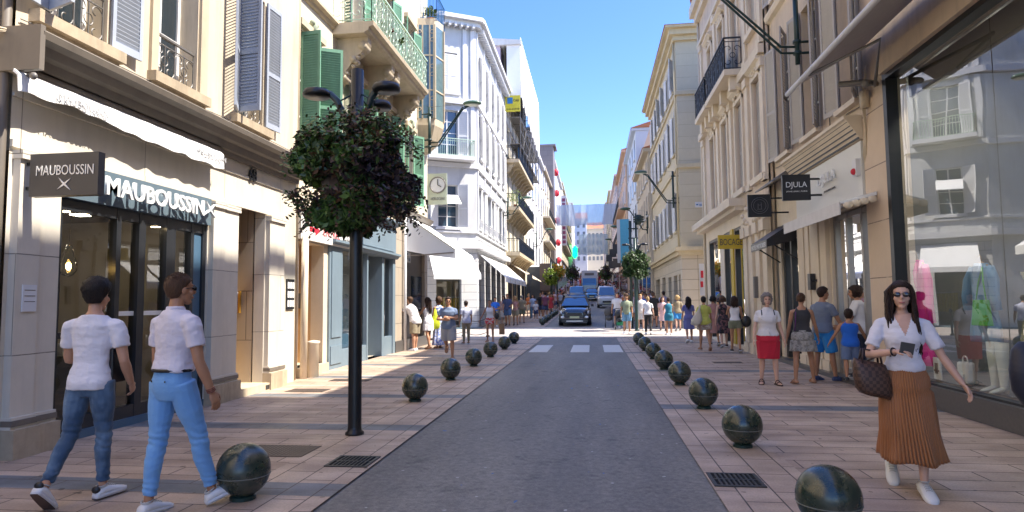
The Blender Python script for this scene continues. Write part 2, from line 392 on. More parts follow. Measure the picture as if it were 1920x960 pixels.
M['tile'] = mat('terracotta_tile', (.38,.15,.08), .85, var=.3, scale=12)
M['ochre'] = mat('ochre_yellow_sign', (.52,.36,.02), .45, var=.04)
M['sequin'] = mat('gold_sequin', (.55,.47,.25), .25, metal=.7, var=.5, scale=60, bstr=1, bscale=120)
M['plinth'] = mat('dark_granite_plinth', (.085,.08,.075), .35, var=.3, scale=30)
M['red'] = mat('red_cloth', (.55,.02,.04), .6, var=.1)
M['skin'] = mat('skin', (.50,.27,.17), .5, var=.10, scale=22, bstr=.12, bscale=160)
M['darkint'] = mat('shop_interior_dark', (.10,.085,.07), .7, var=.3, scale=1.5)
M['warmint'] = mat('shop_interior_warm', (.42,.36,.29), .7, var=.15, scale=1.5)
M['paleint'] = mat('shop_interior_pale', (.20,.20,.185), .7, var=.08, scale=1.5)
M['grate'] = mat('cast_iron_grate', (.05,.05,.048), .5, metal=.3, var=.3)
M['void'] = mat('drain_void', (.004,.004,.004), .9)

# ---------------------------------------------------------------- ground
pav = paver_mat('pink_granite_pavers', .78, .265, (.555,.43,.33), (.42,.318,.24), (.07,.055,.048), band=(5.05,2.65,.36))
pavR = paver_mat('pink_granite_pavers_right', .95, .30, (.555,.435,.335), (.43,.325,.25), (.07,.055,.048), band=(4.55,4.95,.42))
kerb = paver_mat('kerb_pavers', .55, .285, (.585,.465,.365), (.49,.385,.30), (.08,.065,.055), rot=math.pi/2, band=(5.05,2.65,.36), bandcol=(.13,.13,.14))
kerbR = paver_mat('kerb_pavers_right', .55, .285, (.585,.465,.365), (.49,.385,.30), (.08,.065,.055), rot=math.pi/2, band=(4.55,4.95,.42), bandcol=(.13,.13,.14))
cross = paver_mat('pale_crossing_pavers', .9, .4, (.50,.46,.42), (.44,.41,.38), (.22,.2,.18), jw=.006, rough=.7)
def asphalt():
    m, nt, b = nodes_of('asphalt'); L = nt.links; v = mapping(nt)
    c = mix(nt, noise_n(nt, v, 55, 4, .85), (.055,.054,.052), (.32,.305,.275))
    big = ramp(nt, noise_n(nt, mapping(nt,(1,.12,1)), 1.1, 5, .6), .3, .7, (.62,.62,.65), (1.25,1.23,1.18))
    st_ = ramp(nt, noise_n(nt, v, 2.1, 6, .8), .58, .66, (1,1,1), (.72,.72,.74)); c = mix(nt, 1.0, c, st_, 'MULTIPLY')
    c = mix(nt, 1.0, c, big, 'MULTIPLY'); c = mix(nt, 1.0, c, ramp(nt, noise_n(nt, v, 17, 4, .8), .35, .65, (.70,.70,.70), (1.25,1.23,1.2)), 'MULTIPLY')
    st_ = ramp(nt, noise_n(nt, v, 2.1, 6, .8), .56, .64, (1,1,1), (.74,.74,.76)); c = mix(nt, 1.0, c, st_, 'MULTIPLY')
    bl = ramp(nt, noise_n(nt, mapping(nt,(2.2,1.0,1)), 2.6, 2), .715, .735); c = mix(nt, bl, c, (.05,.13,.30))
    wh = ramp(nt, noise_n(nt, v, 11, 1), .765, .775); c = mix(nt, wh, c, (.45,.45,.42))
    L.new(c, b.inputs['Base Color']); b.inputs['Roughness'].default_value = .62
    bump(nt, b, noise_n(nt, v, 75, 3), .55, .006); return m
asph = asphalt()
def strip(name, x0,x1,y0,y1,dz,m,step=2.0):
    b = MB(); n = max(1, int((y1-y0)/step)); rr = []
    for i in range(n):
        a, c = y0+(y1-y0)*i/n, y0+(y1-y0)*(i+1)/n
        b.quad((x0,a,gz(a)+dz),(x1,a,gz(a)+dz),(x1,c,gz(c)+dz),(x0,c,gz(c)+dz))
    return tag(b.build(name, m), kind='structure')
gm = mat('ground_soil', (.2,.18,.15), .9)
strip('ground', -500,500,-60,900,-.09,gm,8)
strip('road', -2.14,.98,-8,27.2,-.012,asph)
strip('road', -2.6,3.0,34.6,300,-.012,asph)
strip('pavement', -6.6,-2.98,-8,27.2,0,pav)
strip('kerb', -2.98,-2.12,-8,27.2,.003,kerb)
strip('pavement', 1.82,5.1,-8,27.2,0,pavR)
strip('kerb', .965,1.82,-8,27.2,.003,kerbR)
strip('road', -70,70,27.2,34.6,-.002,cross)
strip('pavement', -7.0,-2.6,34.6,300,.004,pavR)
strip('pavement', 3.0,6.0,34.6,300,.004,pavR)
# kerb stone faces down to the sunken road, crossing edge
# zebra: three painted blocks
zp = mat('road_paint_white', (.62,.62,.60), .6, var=.22, scale=14)
for i, x in enumerate((-1.72, -.42, .62)):
    b = MB(); b.box(x-.29, x+.29, 20.0, 23.2, -.011, -.006)
    tag(b.build('road_marking', zp), ['white painted crossing block beside the left kerb','white painted crossing block in the middle of the lane','white painted crossing block beside the right kerb'][i], 'road marking', 'painted crossing blocks')
# ================================================================ LEFT SIDE
L6 = left_fr(-6.0); C6 = left_fr(-6.2)
ZP = V((0,0,1))

# ---- the far-left neighbour (a sliver)
A = thing('townhouse', 'cream rendered house cut by the left edge of the photo beside the jewellery shop', 'building', (-6.1,3,0))
AF = left_fr(-6.1)
b = MB(); b.fbox(AF,-9,5.86,0,16,-9,0); b.build('wall', M['cream'], A)
b = MB(); b.fbox(AF,4.2,5.86,0,.5,0,.10); b.build('plinth', M['stone'], A)
b = MB(); b.sm=True; b.tube([(-6.03,5.80,0),(-6.03,5.80,3.0),(-6.03,5.80,9)], .045, 8); b.build('drainpipe', M['taupe_dark'], A)
cab = MB(); cab.sm=True
for i in range(7):
    y = 5.2+rnd.random()*.4; cab.tube([(-6.06,y,4.5+i*.02),(-6.0,y+.25,4.35+.05*rnd.random()),(-5.95,5.9,4.45),(-5.9,6.2+.1*i,4.47+.02*rnd.random()),(-5.98,6.6,4.62)], .008, 5)
cab.build('cable', M['pinktrim'], A)
b = MB(); b.fbox(AF,5.45,5.68,3.35,3.62,0,.11); b.fbox(AF,5.47,5.66,3.2,3.33,0,.06); tag(b.build('alarm_box', M['white_trim'], A))

# ---- B : jewellery shop house
B = thing('townhouse', 'cream house with grey blue shutters over a grey stone jewellery shop front', 'building', (-6,9,0))
Bops = [(6.2,7.14,4.78,7.2),(8.06,8.98,4.78,7.2),(10.08,10.98,4.78,7.2)]
wall(L6,5.87,12.38,4.4,16,Bops+[(u0,u1,8.6,10.8) for u0,u1,_,_ in Bops],M['creamB'],B,th=.4)
bmass(L6,5.87,12.38,4.4,16,9,M['creamB'],B,front=.42)
for i,(u0,u1,z0,z1) in enumerate(Bops+[(u0,u1,8.6,10.8) for u0,u1,_,_ in Bops]):
    w = window(L6,u0,u1,z0,z1,M['white_trim'],M['glass'],B,depth=.3,cols=2,rows=3)
    b = MB(); b.fbox(L6,u0-.18,u1+.18,z0-.15,z0-.01,0,.14); b.fbox(L6,u0-.14,u1+.14,z0-.24,z0-.15,0,.07)
    b.build('sill', M['stone'], w)
    if i < 3: railing(L6,u0+.02,u1-.02,z0+.03,z0+.62,-.05,M['iron'],B,'scroll')
    if i in (1,4):
        for s0,s1 in ((u0-.16,u0-.02),(u1+.02,u1+.2)): b = MB(); b.fbox(L6,s0,s1,z0,z1+.2,0,.05); b.build('window_surround', M['ivory_trim'], B)
shutter(L6,6.2,4.84,7.2,.47,8,M['greyblue'],B,side=-1); shutter(L6,7.16,4.8,7.2,.5,4,M['greyblue'],B)
sh = shutter(L6,6.22,4.84,7.2,.47,70,M['greyblue'],B,side=-1)
shutter(L6,10.07,4.83,7.2,.46,25,M['greyblue'],B,side=-1); shutter(L6,11.0,4.83,7.2,.48,5,M['greyblue'],B)
shutter(L6,10.05,4.83,7.2,.46,82,M['greyblue'],B,side=-1)
# cornice over the shop
prof = [(0,-.42),(.06,-.42),(.07,-.34),(.13,-.33),(.16,-.22),(.24,-.2),(.3,-.12),(.42,-.10),(.44,-.03),(.40,0),(0,.03)]
cornice(L6,5.78,12.36,4.42,prof,M['taupe_dark'],B)
b = MB(); b.fbox(L6,5.74,5.80,3.98,4.45,-.1,.43); b.build('cornice_end', M['taupe_dark'], B)
# stone front of the ground floor
so_ = [(6.5,9.36,.0,3.27),(10.16,11.14,.12,3.30)]
wall(L6,5.87,11.78,0,4.4,so_,M['taupe'],B,'shop_stonework',th=.22)
b = MB(); b.fbox(L6,11.78,12.38,0,4.0,-.3,.0); b.build('pier', M['ivory'], B)
b = MB(); b.fbox(L6,5.87,11.78,3.76,3.80,0,.03); b.fbox(L6,5.87,11.78,3.22,3.30,0.002,.035); b.build('string_course', M['taupe'], B)
for a,c,in_ in ((5.92,6.20,0),(6.22,6.48,.04),(9.38,9.70,.0),(9.74,10.14,.04),(11.16,11.46,.0),(11.48,11.76,.02)):
    pl = MB(); pl.fbox(L6,a,c,.34,3.14,0,.09-in_*.6); pl.fbox(L6,a-.015,c+.015,3.10,3.19,0,.125-in_*.6)
    pl.fbox(L6,a-.01,c+.01,.30,.42,.002,.12-in_*.6)
    o = pl.build('pilaster', M['taupe'], B)
    p2 = MB(); p2.fbox(L6,a-.02,c+.02,.0,.30,0,.17-in_*.5); p2.build('plinth_block', M['stone'], o)
    p3_ = MB(); p3_.fbox(L6,a-.012,c+.012,.33,.39,.003,.135-in_*.6); p3_.build('base_moulding', M['taupe_dark'], o)
# fascia with raised metal letters
b = MB(); b.fbox(L6,6.49,9.37,2.80,3.22,-.12,.05); fa = b.build('fascia', M['slate'], B)
text('MAUBOUSSIN', L6.P(8.02,3.02,.155), (0,1,0), ZP, 1.98, .235, .03, M['chrome'], fa, bold=.02)
def star(c, r, u, s, m, par, th=.02):
    c = V(c); r = V(r).normalized(); u = V(u).normalized(); n = r.cross(u); b = MB()
    pts = []
    tips = [(1.0,.78),(.98,-.86),(-1.05,-.72),(-.86,.9)]; k = 4
    for i in range(4):
        tx,ty = tips[i]; nx,ny = tips[(i+1)%4]
        pts.append((tx,ty)); mx,my = (tx+nx)/2*.22,(ty+ny)/2*.22; pts.append((mx,my))
    b.rings([[c+r*x*s+u*y*s-n*th for x,y in pts],[c+r*x*s+u*y*s+n*th for x,y in pts]]); return b.build('emblem', m, par)
star(L6.P(9.16,3.02,.155),(0,1,0),ZP,.13,M['chrome'],fa)
# shop window frame, panes, interior
b = MB()
for a,c in ((6.50,6.60),(7.45,7.53),(7.86,7.99),(8.42,8.62),(8.98,9.05),(9.27,9.36)): b.fbox(L6,a,c,.05,2.80,-.14,-.02)
for za,zb in ((2.66,2.80),(.02,.26)): b.fbox(L6,6.6,9.27,za,zb,-.13,-.025)
b.fbox(L6,6.6,7.45,1.18,1.25,-.12,-.04)
fr_ = b.build('shop_window_frame', M['blackm'], B)
for a,c in ((6.6,7.45),(7.53,7.86),(7.99,8.42),(8.62,8.98)):
    g = MB(); P = L6.P; g.quad(P(a,.26,-.07),P(c,.26,-.07),P(c,2.66,-.07),P(a,2.66,-.07)); g.build('pane', M['shopglass'], fr_)
    if a > 7.5:
        s_ = MB(); s_.fbox(L6,a,c,1.42,1.48,-.069,-.066); s_.build('safety_strip', M['chrome'], fr_)
b = MB(); b.fbox(L6,9.05,9.27,.26,2.66,-.12,-.05); b.build('door_panel', M['bluedeep'], fr_)
b = MB(); b.fbox(L6,6.5,9.36,0,.10,-.3,.0); b.build('threshold', M['bluedeep'], B)
b = MB()   # interior room
P = L6.P
b.quad(P(6.3,0.02,-3.4),P(10.1,0.02,-3.4),P(10.1,3.3,-3.4),P(6.3,3.3,-3.4)); b.quad(P(6.3,0.02,-.3),P(6.3,0.02,-3.4),P(6.3,3.3,-3.4),P(6.3,3.3,-.3))
b.quad(P(10.1,0.02,-.3),P(10.1,0.02,-3.4),P(10.1,3.3,-3.4),P(10.1,3.3,-.3)); 
b.cur = 1; b.quad(P(6.3,.03,-.2),P(10.1,.03,-.2),P(10.1,.03,-3.4),P(6.3,.03,-3.4)); b.quad(P(6.3,3.0,-.2),P(10.1,3.0,-.2),P(10.1,3.0,-3.4),P(6.3,3.0,-3.4))
b.build('interior', [M['warmint'], M['darkint']], B)
for yy in (7.0,8.0,9.0):
    b = MB(); b.box(-8.0,-7.8,yy-.1,yy+.1,2.96,2.98); b.build('added_fill_lamp', mat('added_fill_glow_warm',(1,.85,.6),.4,emit=((1,.86,.66),9)), B)  # added glowing panels that warm and brighten the dark room
b = MB(); 
for k in range(6): b.fbox(L6,6.75+k*.42,7.0+k*.42,.03,1.9+.2*(k%3),-3.3,-3.1)
b.build('display_shelf', M['darkint'], B)
# shop window goods
cs = thing('display_case', 'dark jewellery counter with white stands seen through the shop window', 'display case', (-6.4,7.0,.03))
b = MB(); b.fbox(L6,6.65,7.4,.03,.95,-.9,-.25); b.build('counter', M['darkint'], cs)
b = MB(); b.fbox(L6,6.78,7.0,.952,1.5,-.5,-.47); b.fbox(L6,7.04,7.17,.952,1.1,-.5,-.35); b.fbox(L6,7.2,7.33,.952,1.05,-.6,-.4); b.build('stand', M['white_trim'], cs)
b = MB(); b.fbox(L6,6.82,6.96,1.05,1.4,-.469,-.466); b.build('poster', M['chrome'], cs)
pl = thing('pendant_lamp', 'teardrop glass pendant lamp glowing in the jewellery shop window', 'lamp', (-6.35,7.08,2.2))
b = MB(); b.sm=True; b.tube([(-6.35,7.08,2.98),(-6.35,7.08,2.30)], .004, 5); b.build('cord', M['black'], pl)
b = MB(); b.sm=True; b.lathe([(.03,2.30),(.045,2.24),(.07,2.16),(.10,2.06),(.10,1.99),(.07,1.93),(.02,1.91)], (-6.35,7.08,0), 14); b.build('lamp_shade', M['clear'], pl)
b = MB(); b.sm=True; b.ell((-6.35,7.08,2.04),(.03,.03,.05)); b.build('bulb', mat('bulb_glow',(1,.7,.3),.4,emit=((1,.55,.15),14)), pl)
# soffit downlights
for y in (6.72,7.0,8.3):
    b = MB(); b.box(-6.16,-6.06,y-.035,y+.035,2.655,2.66); b.build('downlight', mat('downlight_glow',(1,.8,.5),.4,emit=((1,.72,.4),8)), fr_)
# recessed entrance with the ochre door
b = MB(); P = L6.P
b.quad(P(10.16,.12,-.9),P(11.14,.12,-.9),P(11.14,3.3,-.9),P(10.16,3.3,-.9)); b.quad(P(11.14,.12,-.2),P(11.14,.12,-.9),P(11.14,3.3,-.9),P(11.14,3.3,-.2))
b.quad(P(10.16,.12,-.2),P(10.16,.12,-.9),P(10.16,3.3,-.9),P(10.16,3.3,-.2)); b.quad(P(10.16,3.3,-.2),P(11.14,3.3,-.2),P(11.14,3.3,-.9),P(10.16,3.3,-.9))
b.build('porch_lining', M['beige'], B)
b = MB(); b.fbox(L6,10.0,11.3,0,.13,-.9,.14); b.build('doorstep', M['ivory_trim'], B)
b = MB(); b.fbox(L6,11.0,11.13,.02,.1,.14,.145); b.build('vent', M['grate'], B)
d = MB(); d.fbox(L6,10.17,11.12,.13,3.25,-.86,-.78)
for za,zb in ((.25,.9),(1.05,1.9),(2.0,2.5)):
    for a,c in ((10.24,10.58),(10.68,11.04)): d.fbox(L6,a,c,za,zb,-.779,-.75)
d.fbox(L6,10.17,11.12,2.55,2.66,-.779,-.70); d.build('door', M['gold'], B)
b = MB(); b.box(-6.62,-6.50,11.105,11.135,1.42,1.78); b.cur=1; b.box(-6.60,-6.52,11.100,11.104,1.46,1.52); b.box(-6.60,-6.52,11.100,11.104,1.58,1.62); b.box(-6.60,-6.52,11.100,11.104,1.65,1.69); b.cur=2; b.box(-6.47,-6.44,11.08,11.135,1.40,1.80)
b.build('intercom', [M['chrome'],M['black'],M['gold']], B)
# wall plaque
b = MB(); b.fbox(L6,6.0,6.17,1.50,1.78,.09,.105); pq = b.build('wall_plaque', M['white_trim'], B)
b = MB()
for z in (1.72,1.66,1.60): b.fbox(L6,6.02,6.15,z,z+.008,.105,.107)
b.build('plaque_lines', M['iron'], pq)
text('68', L6.P(10.62,3.86,.03), (0,1,0), ZP, .24, .24, .03, M['black'], B, name='house_number', bold=.03)
b = MB(); b.fbox(L6,11.98,12.3,1.45,2.05,.0,.03); pb = b.build('notice_board', M['black'], B)
b = MB()
for i in range(3):
    for j in range(3): b.fbox(L6,12.0+.1*i,12.08+.1*i,1.5+.18*j,1.63+.18*j,.031,.035)
b.build('notice', M['chrome'], pb)
# hanging sign
hs = thing('hanging_sign', 'charcoal projecting jewellery sign with white lettering and a four-pointed emblem', 'sign', (-5.45,6.0,2.7))
b = MB(); b.box(-5.84,-5.05,5.96,6.05,2.70,3.15); sp = b.build('sign_panel', M['signgrey'], hs)
text('MAUBOUSSIN', (-5.43,5.955,2.97), (1,0,0), ZP, .66, .105, .004, M['chrome'], sp)
star((-5.43,5.955,2.82),(1,0,0),ZP,.075,M['chrome'],sp,.004)
for z in (2.78,3.04): b = MB(); b.box(-6.0,-5.84,5.99,6.02,z,z+.03); b.build('bracket', M['black'], hs)
# retracted shop awning with drooping valance
aw = thing('shop_awning', 'half rolled white awning with grey lettering over the jewellery shop', 'awning', (-5.8,7.5,3.8))
b = MB(); b.sm=True; b.tube([(-5.90,5.75,4.02),(-5.90,9.5,4.02)], .06, 10); b.build('roller', M['taupe_dark'], aw)
vb = MB(); nn = 60; rr=[]
for i in range(nn+1):
    t = i/nn; y = 5.72+3.66*t; sag = .10*math.sin(math.pi*min(1,t*1.6))*(1-t*.6); x = -5.77+.012*math.sin(t*38)+.01*math.sin(t*71)
    zt = 3.93-.03*sag; zb = 3.74 - .05*t + .16*math.exp(-((t-.22)/.16)**2)*.35 + .012*math.sin(t*45)
    rr.append([V((-5.84,y,3.99)),V((x-.01,y,zt)),V((x,y,zb)),V((x-.012,y,zb)),V((x-.03,y,zt-.01)),V((-5.85,y,3.96))])
vb.rings(rr); vo = vb.build('valance', M['white_cloth'], aw)
for yy in (6.55,9.05): text('MAUBOUSSIN', (-5.748,yy,3.84), (0,1,0), ZP, .72, .085, .006, mat('pale_grey_print',(.35,.35,.36),.8), vo)
b = MB(); b.sm=True; b.tube([(-5.95,5.80,4.0),(-5.85,5.84,3.92),(-5.72,5.80,3.95),(-5.62,5.74,3.9)], .022, 6); b.ell((-5.62,5.73,3.9),(.04,.03,.04)); b.build('folding_arm', M['iron'], aw)

# ---- C : house with green shutters
C = thing('townhouse', 'ivory house with green shutters and a long bracketed balcony', 'building', (-6.2,18,0))
Cw = [(12.86,13.72,4.95,7.45),(15.75,16.65,4.95,7.45),(18.3,19.2,4.95,7.45),(20.75,21.6,4.95,7.45)]
Cu = [(15.75,16.65,8.75,11.2),(18.3,19.2,8.75,11.2),(12.86,13.72,9.3,11.3),(20.75,21.6,8.9,11.2)]
wall(C6,12.38,23.7,4.55,15.5,Cw+Cu,M['ivory'],C,th=.35)
bmass(C6,12.38,23.7,4.55,15.5,9,M['ivory'],C,front=.37)
b = MB(); b.fbox(C6,12.38,12.7,4.6,15,0,.05)
for k in range(26): b.fbox(C6,12.40,12.69,4.7+k*.4,4.7+k*.4+.36,.05,.075)
b.build('quoins', M['ivory_trim'], C)
for i,(u0,u1,z0,z1) in enumerate(Cw+Cu):
    w = window(C6,u0,u1,z0,z1,M['white_trim'],M['glass'],C,depth=.28)
    b = MB(); b.fbox(C6,u0-.12,u1+.12,z0-.12,z0-.01,0,.1); b.build('sill', M['ivory_trim'], w)
    b = MB(); b.fbox(C6,u0-.2,u1+.2,z1+.1,z1+.24,0,.14); b.fbox(C6,u0-.12,u1+.12,z1+.02,z1+.1,0,.06); b.build('window_head', M['ivory_trim'], w)
shutter(C6,12.85,4.97,7.45,.46,84,M['green'],C,side=-1); shutter(C6,13.73,4.97,7.45,.55,62,M['green'],C)
for u0,u1,z0,z1 in Cw[1:]:
    shutter(C6,u0-.01,z0,z1,.46,25,M['green'],C,side=-1,sl=.07); shutter(C6,u1+.01,z0,z1,.46,38,M['green'],C,sl=.07)
for u0,u1,z0,z1 in Cu: shutter(C6,u0-.01,z0,z1,.46,20,M['green'],C,side=-1,sl=.08); shutter(C6,u1+.01,z0,z1,.46,20,M['green'],C,sl=.08)
cornice(C6,12.38,14.62,8.35,[(0,-.1),(.05,-.08),(.08,0),(.16,.03),(.16,.1),(0,.13)],M['ivory_trim'],C,'string_course')
b = MB(); b.sm=True; b.tube([(-6.08,12.47,0),(-6.08,12.47,15)], .05, 8); b.tube([(-6.1,12.62,0),(-6.1,12.62,15)], .028, 8); b.build('drainpipe', M['ivory_trim'], C)
b = MB(); b.sm=True; b.tube([(-6.02,12.86,0),(-6.02,12.86,3.0)], .075, 10); b.lathe([(.12,0),(.12,.7),(.14,.72),(.14,.76),(.0,.78)],(-5.93,13.12,0),12); b.build('rain_downpipe', M['pinktrim'], C)
# mask heads over windows
def grot(fr,u,z,s,par,m,name='carved_mask'):
    b = MB(); b.sm=True; b.ell(fr.P(u,z,.08),(s*.5,s*.38,s*.6),10,8); b.ell(fr.P(u,z-.25*s,.14),(s*.3,s*.2,s*.3)); b.ell(fr.P(u,z-.85*s,.08),(s*.26,s*.3,s*.4))
    for q in (-1,1): b.ell(fr.P(u+q*s*.35,z+.35*s,.12),(s*.25,s*.22,s*.25)); b.ell(fr.P(u+q*s*.32,z-.7*s,.1),(s*.18,s*.18,s*.3))
    return b.build(name, m, par)
gm_ = mat('weathered_green_stone', (.30,.34,.25), .8, var=.3, scale=20)
for u in (13.3,21.2): grot(C6,u,7.72,.26,C,gm_)
# balcony : slab, underside, brackets, railing
sl_ = MB(); prof = [(0,-.14),(.80,-.14),(.84,-.10),(.90,-.08),(.92,0),(1.02,.04),(1.04,.14),(0,.14)]
sl_.rings([[C6.P(14.6,8.28+q,p) for p,q in prof],[C6.P(19.9,8.28+q,p) for p,q in prof]])
bal = sl_.build('balcony', M['ivory_trim'], C)
for u in (15.0,16.9,17.45,19.55):
    b = MB(); b.sm=True; pts = [(.02,7.1),(.10,7.0),(.20,7.12),(.24,7.3),(.34,7.45),(.44,7.62),(.58,7.72),(.72,7.84),(.80,8.0),(.80,8.14),(0,8.14)]
    b.sm=False; b.rings([[C6.P(u-.13,z,dd) for dd,z in pts],[C6.P(u+.13,z,dd) for dd,z in pts]])
    b.sm=True
    for (dd,z,s) in ((.66,7.93,.14),(.17,7.15,.11),(.42,7.6,.10)): b.tube([C6.P(u-.17,z,dd),C6.P(u+.17,z,dd)], s*.8, 12)
    for k in range(7): b.ell(C6.P(u+rnd.uniform(-.1,.1),7.25+k*.1,.25+k*.07),(.06,.07,.05),8,6)
    b.build('bracket', M['ivory_trim'], bal)
railing(C6,14.62,19.88,8.44,9.42,.98,M['iron_green'],bal,'scroll',ends=.98,r=.011)
b = MB()
for k in range(56): b.bar(C6.P(14.66+k*.094,8.46,.975),C6.P(14.66+k*.094,9.3,.975),.012)
b.build('baluster', M['iron_green'], bal)
# corner oriel
orl = MB(); P = C6.P
def orq(z): return [P(22.25,z,0),P(22.35,z,.62),P(23.0,z,.80),P(23.6,z,.62),P(23.7,z,0)]
for za,zb,m_ in ((8.0,8.25,0),(11.75,12.0,0)): orl.rings([orq(za),orq(zb)])
def sc(l,k,c): return [c+(p-c)*k for p in l]
c_ = P(23.0,8,0)
orl.rings([[p+V((0,0,-.9)) - (p-c_)*.75 for p in orq(8.0)],[p+V((0,0,-.5)) - (p-c_)*.25 for p in orq(8.0)],orq(8.0)])
corners = [P(22.25,0,.0),P(22.35,0,.62),P(23.0,0,.80),P(23.6,0,.62)]
for p in corners: orl.box(p.x-.045,p.x+.045,p.y-.045,p.y+.045,8.25,11.75)
for z in (9.3,10.6):
    for i in range(3): q0,q1 = corners[i],corners[i+1]; orl.bar(V((q0.x,q0.y,z)),V((q1.x,q1.y,z)),.05)
q0,q1 = corners[0],corners[1]
for t in (.3,.72): q = q0.lerp(q1,t); orl.bar(V((q.x,q.y,8.25)),V((q.x,q.y,11.75)),.045)
for z in (8.6,9.0,9.9,10.2,11.2,11.5):
    q = q0.lerp(q1,.87); orl.torus((q.x,q.y-.01,z),.07,.012,V((0,1,0)),12,4); q = q0.lerp(q1,.14); orl.torus((q.x,q.y-.01,z),.06,.012,V((0,1,0)),12,4)
oo = orl.build('corner_oriel', M['ivory_trim'], C)
g = MB()
for i in range(4):
    q0 = corners[i]; q1 = corners[i+1] if i < 3 else P(23.7,0,0); g.quad(V((q0.x,q0.y,8.25)),V((q1.x,q1.y,8.25)),V((q1.x,q1.y,11.75)),V((q0.x,q0.y,11.75)))
g.build('pane', mat('oriel_glass',(.10,.16,.17),.05,var=.4,spec=1), oo)
railing(C6,22.3,23.6,12.0,12.9,.7,M['iron_blue'],oo,'bars',ends=.6)
# ground floor of C
gop = [(12.95,14.22,.2,2.9),(14.45,19.55,0,4.15),(20.6,23.3,0,3.55)]
wall(C6,12.38,19.6,0,4.55,gop[:2],M['pinktrim'],C,'ground_floor_wall',th=.3)
wall(C6,19.6,23.7,0,4.55,gop[2:],M['beige'],C,'shop_stonework',th=.3)
b = MB(); b.fbox(C6,19.6,23.7,0,.35,0,.06); b.build('plinth', M['plinth'], C)
cornice(C6,19.6,23.7,4.6,[(0,-.15),(.12,-.12),(.22,-.02),(.25,.05),(0,.08)],M['taupe_dark'],C)
b = MB(); P = C6.P     # entrance recess
b.quad(P(14.22,.2,-.3),P(14.22,.2,-1.2),P(14.22,2.9,-1.2),P(14.22,2.9,-.3)); b.quad(P(12.95,.2,-1.2),P(14.22,.2,-1.2),P(14.22,2.9,-1.2),P(12.95,2.9,-1.2))
b.quad(P(12.95,.2,-.3),P(12.95,.2,-1.2),P(12.95,2.9,-1.2),P(12.95,2.9,-.3)); b.quad(P(12.95,2.9,-.3),P(14.22,2.9,-.3),P(14.22,2.9,-1.2),P(12.95,2.9,-1.2))
b.build('porch_lining', M['peach'], C)
b = MB(); b.fbox(C6,12.9,14.3,0,.2,-1.2,.12); b.build('doorstep', M['ivory_trim'], C)
b = MB(); b.fbox(C6,13.0,14.1,.2,2.85,-1.18,-1.1); b.build('door', M['gold'], C)
b = MB(); b.box(-6.95,-6.83,14.17,14.215,1.5,1.8); b.box(-6.80,-6.66,14.17,14.215,1.45,1.8); b.build('intercom', M['iron'], C)
b = MB(); b.box(-6.92,-6.62,14.16,14.215,.65,1.0); b.build('letter_box', M['peach'], C)
# blue-grey shop front
b = MB()
b.fbox(C6,14.45,15.25,.0,2.92,-.2,.05); b.fbox(C6,14.55,15.15,.75,2.8,.05,.075); b.fbox(C6,14.52,15.18,.12,.55,.05,.075)
b.fbox(C6,15.25,17.05,.0,.42,-.2,.02); b.fbox(C6,17.05,17.15,0,3.0,-.2,.03); b.fbox(C6,18.35,18.55,0,3.0,-.9,.02); b.fbox(C6,19.3,19.55,0,3.0,-.2,.05)
b.fbox(C6,18.55,19.3,0,.55,-.2,.02); b.fbox(C6,15.25,19.3,2.92,3.0,-.2,.03)
b.fbox(C6,14.42,19.58,3.0,3.95,-.2,.06); b.fbox(C6,14.6,16.4,3.15,3.8,.06,.08); b.fbox(C6,16.6,19.4,3.15,3.8,.06,.08)
cornice(C6,14.40,19.62,3.0,[(0.06,-.08),(.12,-.06),(.16,0),(.22,.02),(.22,.08),(.06,.1)],M['bluegrey'],C,mb=b)
cornice(C6,14.40,19.62,4.0,[(0.0,-.08),(.12,-.06),(.16,0),(.26,.02),(.26,.08),(.0,.16)],M['bluegrey'],C,mb=b)
sf = b.build('shopfront', M['bluegrey'], C)
for a,c,z0 in ((15.25,17.05,.42),(18.55,19.3,.55)): g = MB(); g.quad(P(a,z0,-.08),P(c,z0,-.08),P(c,2.92,-.08),P(a,2.92,-.08)); g.build('pane', M['shopglass'], sf)
b = MB(); b.fbox(C6,17.2,17.35,.05,2.5,-.85,-.78); b.fbox(C6,18.15,18.3,.05,2.5,-.85,-.78); b.fbox(C6,17.35,18.15,2.38,2.5,-.85,-.78); b.fbox(C6,17.35,18.15,.05,.7,-.85,-.78); b.fbox(C6,17.15,18.35,2.5,2.92,-.85,-.8)
b.cur=1; b.fbox(C6,17.35,18.15,.7,2.38,-.83,-.80); b.build('door', [M['bluedeep'],M['shopglass']], sf)
b = MB(); b.quad(P(14.5,.02,-3.2),P(19.55,.02,-3.2),P(19.55,3,-3.2),P(14.5,3,-3.2)); b.quad(P(14.5,.02,-.2),P(14.5,.02,-3.2),P(14.5,3,-3.2),P(14.5,3,-.2)); b.quad(P(19.55,.02,-.2),P(19.55,.02,-3.2),P(19.55,3,-3.2),P(19.55,3,-.2)); b.quad(P(14.5,.02,-.2),P(19.55,.02,-.2),P(19.55,.02,-3.2),P(14.5,.02,-3.2)); b.quad(P(14.5,2.99,-.2),P(19.55,2.99,-.2),P(19.55,2.99,-3.2),P(14.5,2.99,-3.2))
b.build('interior', M['warmint'], C)
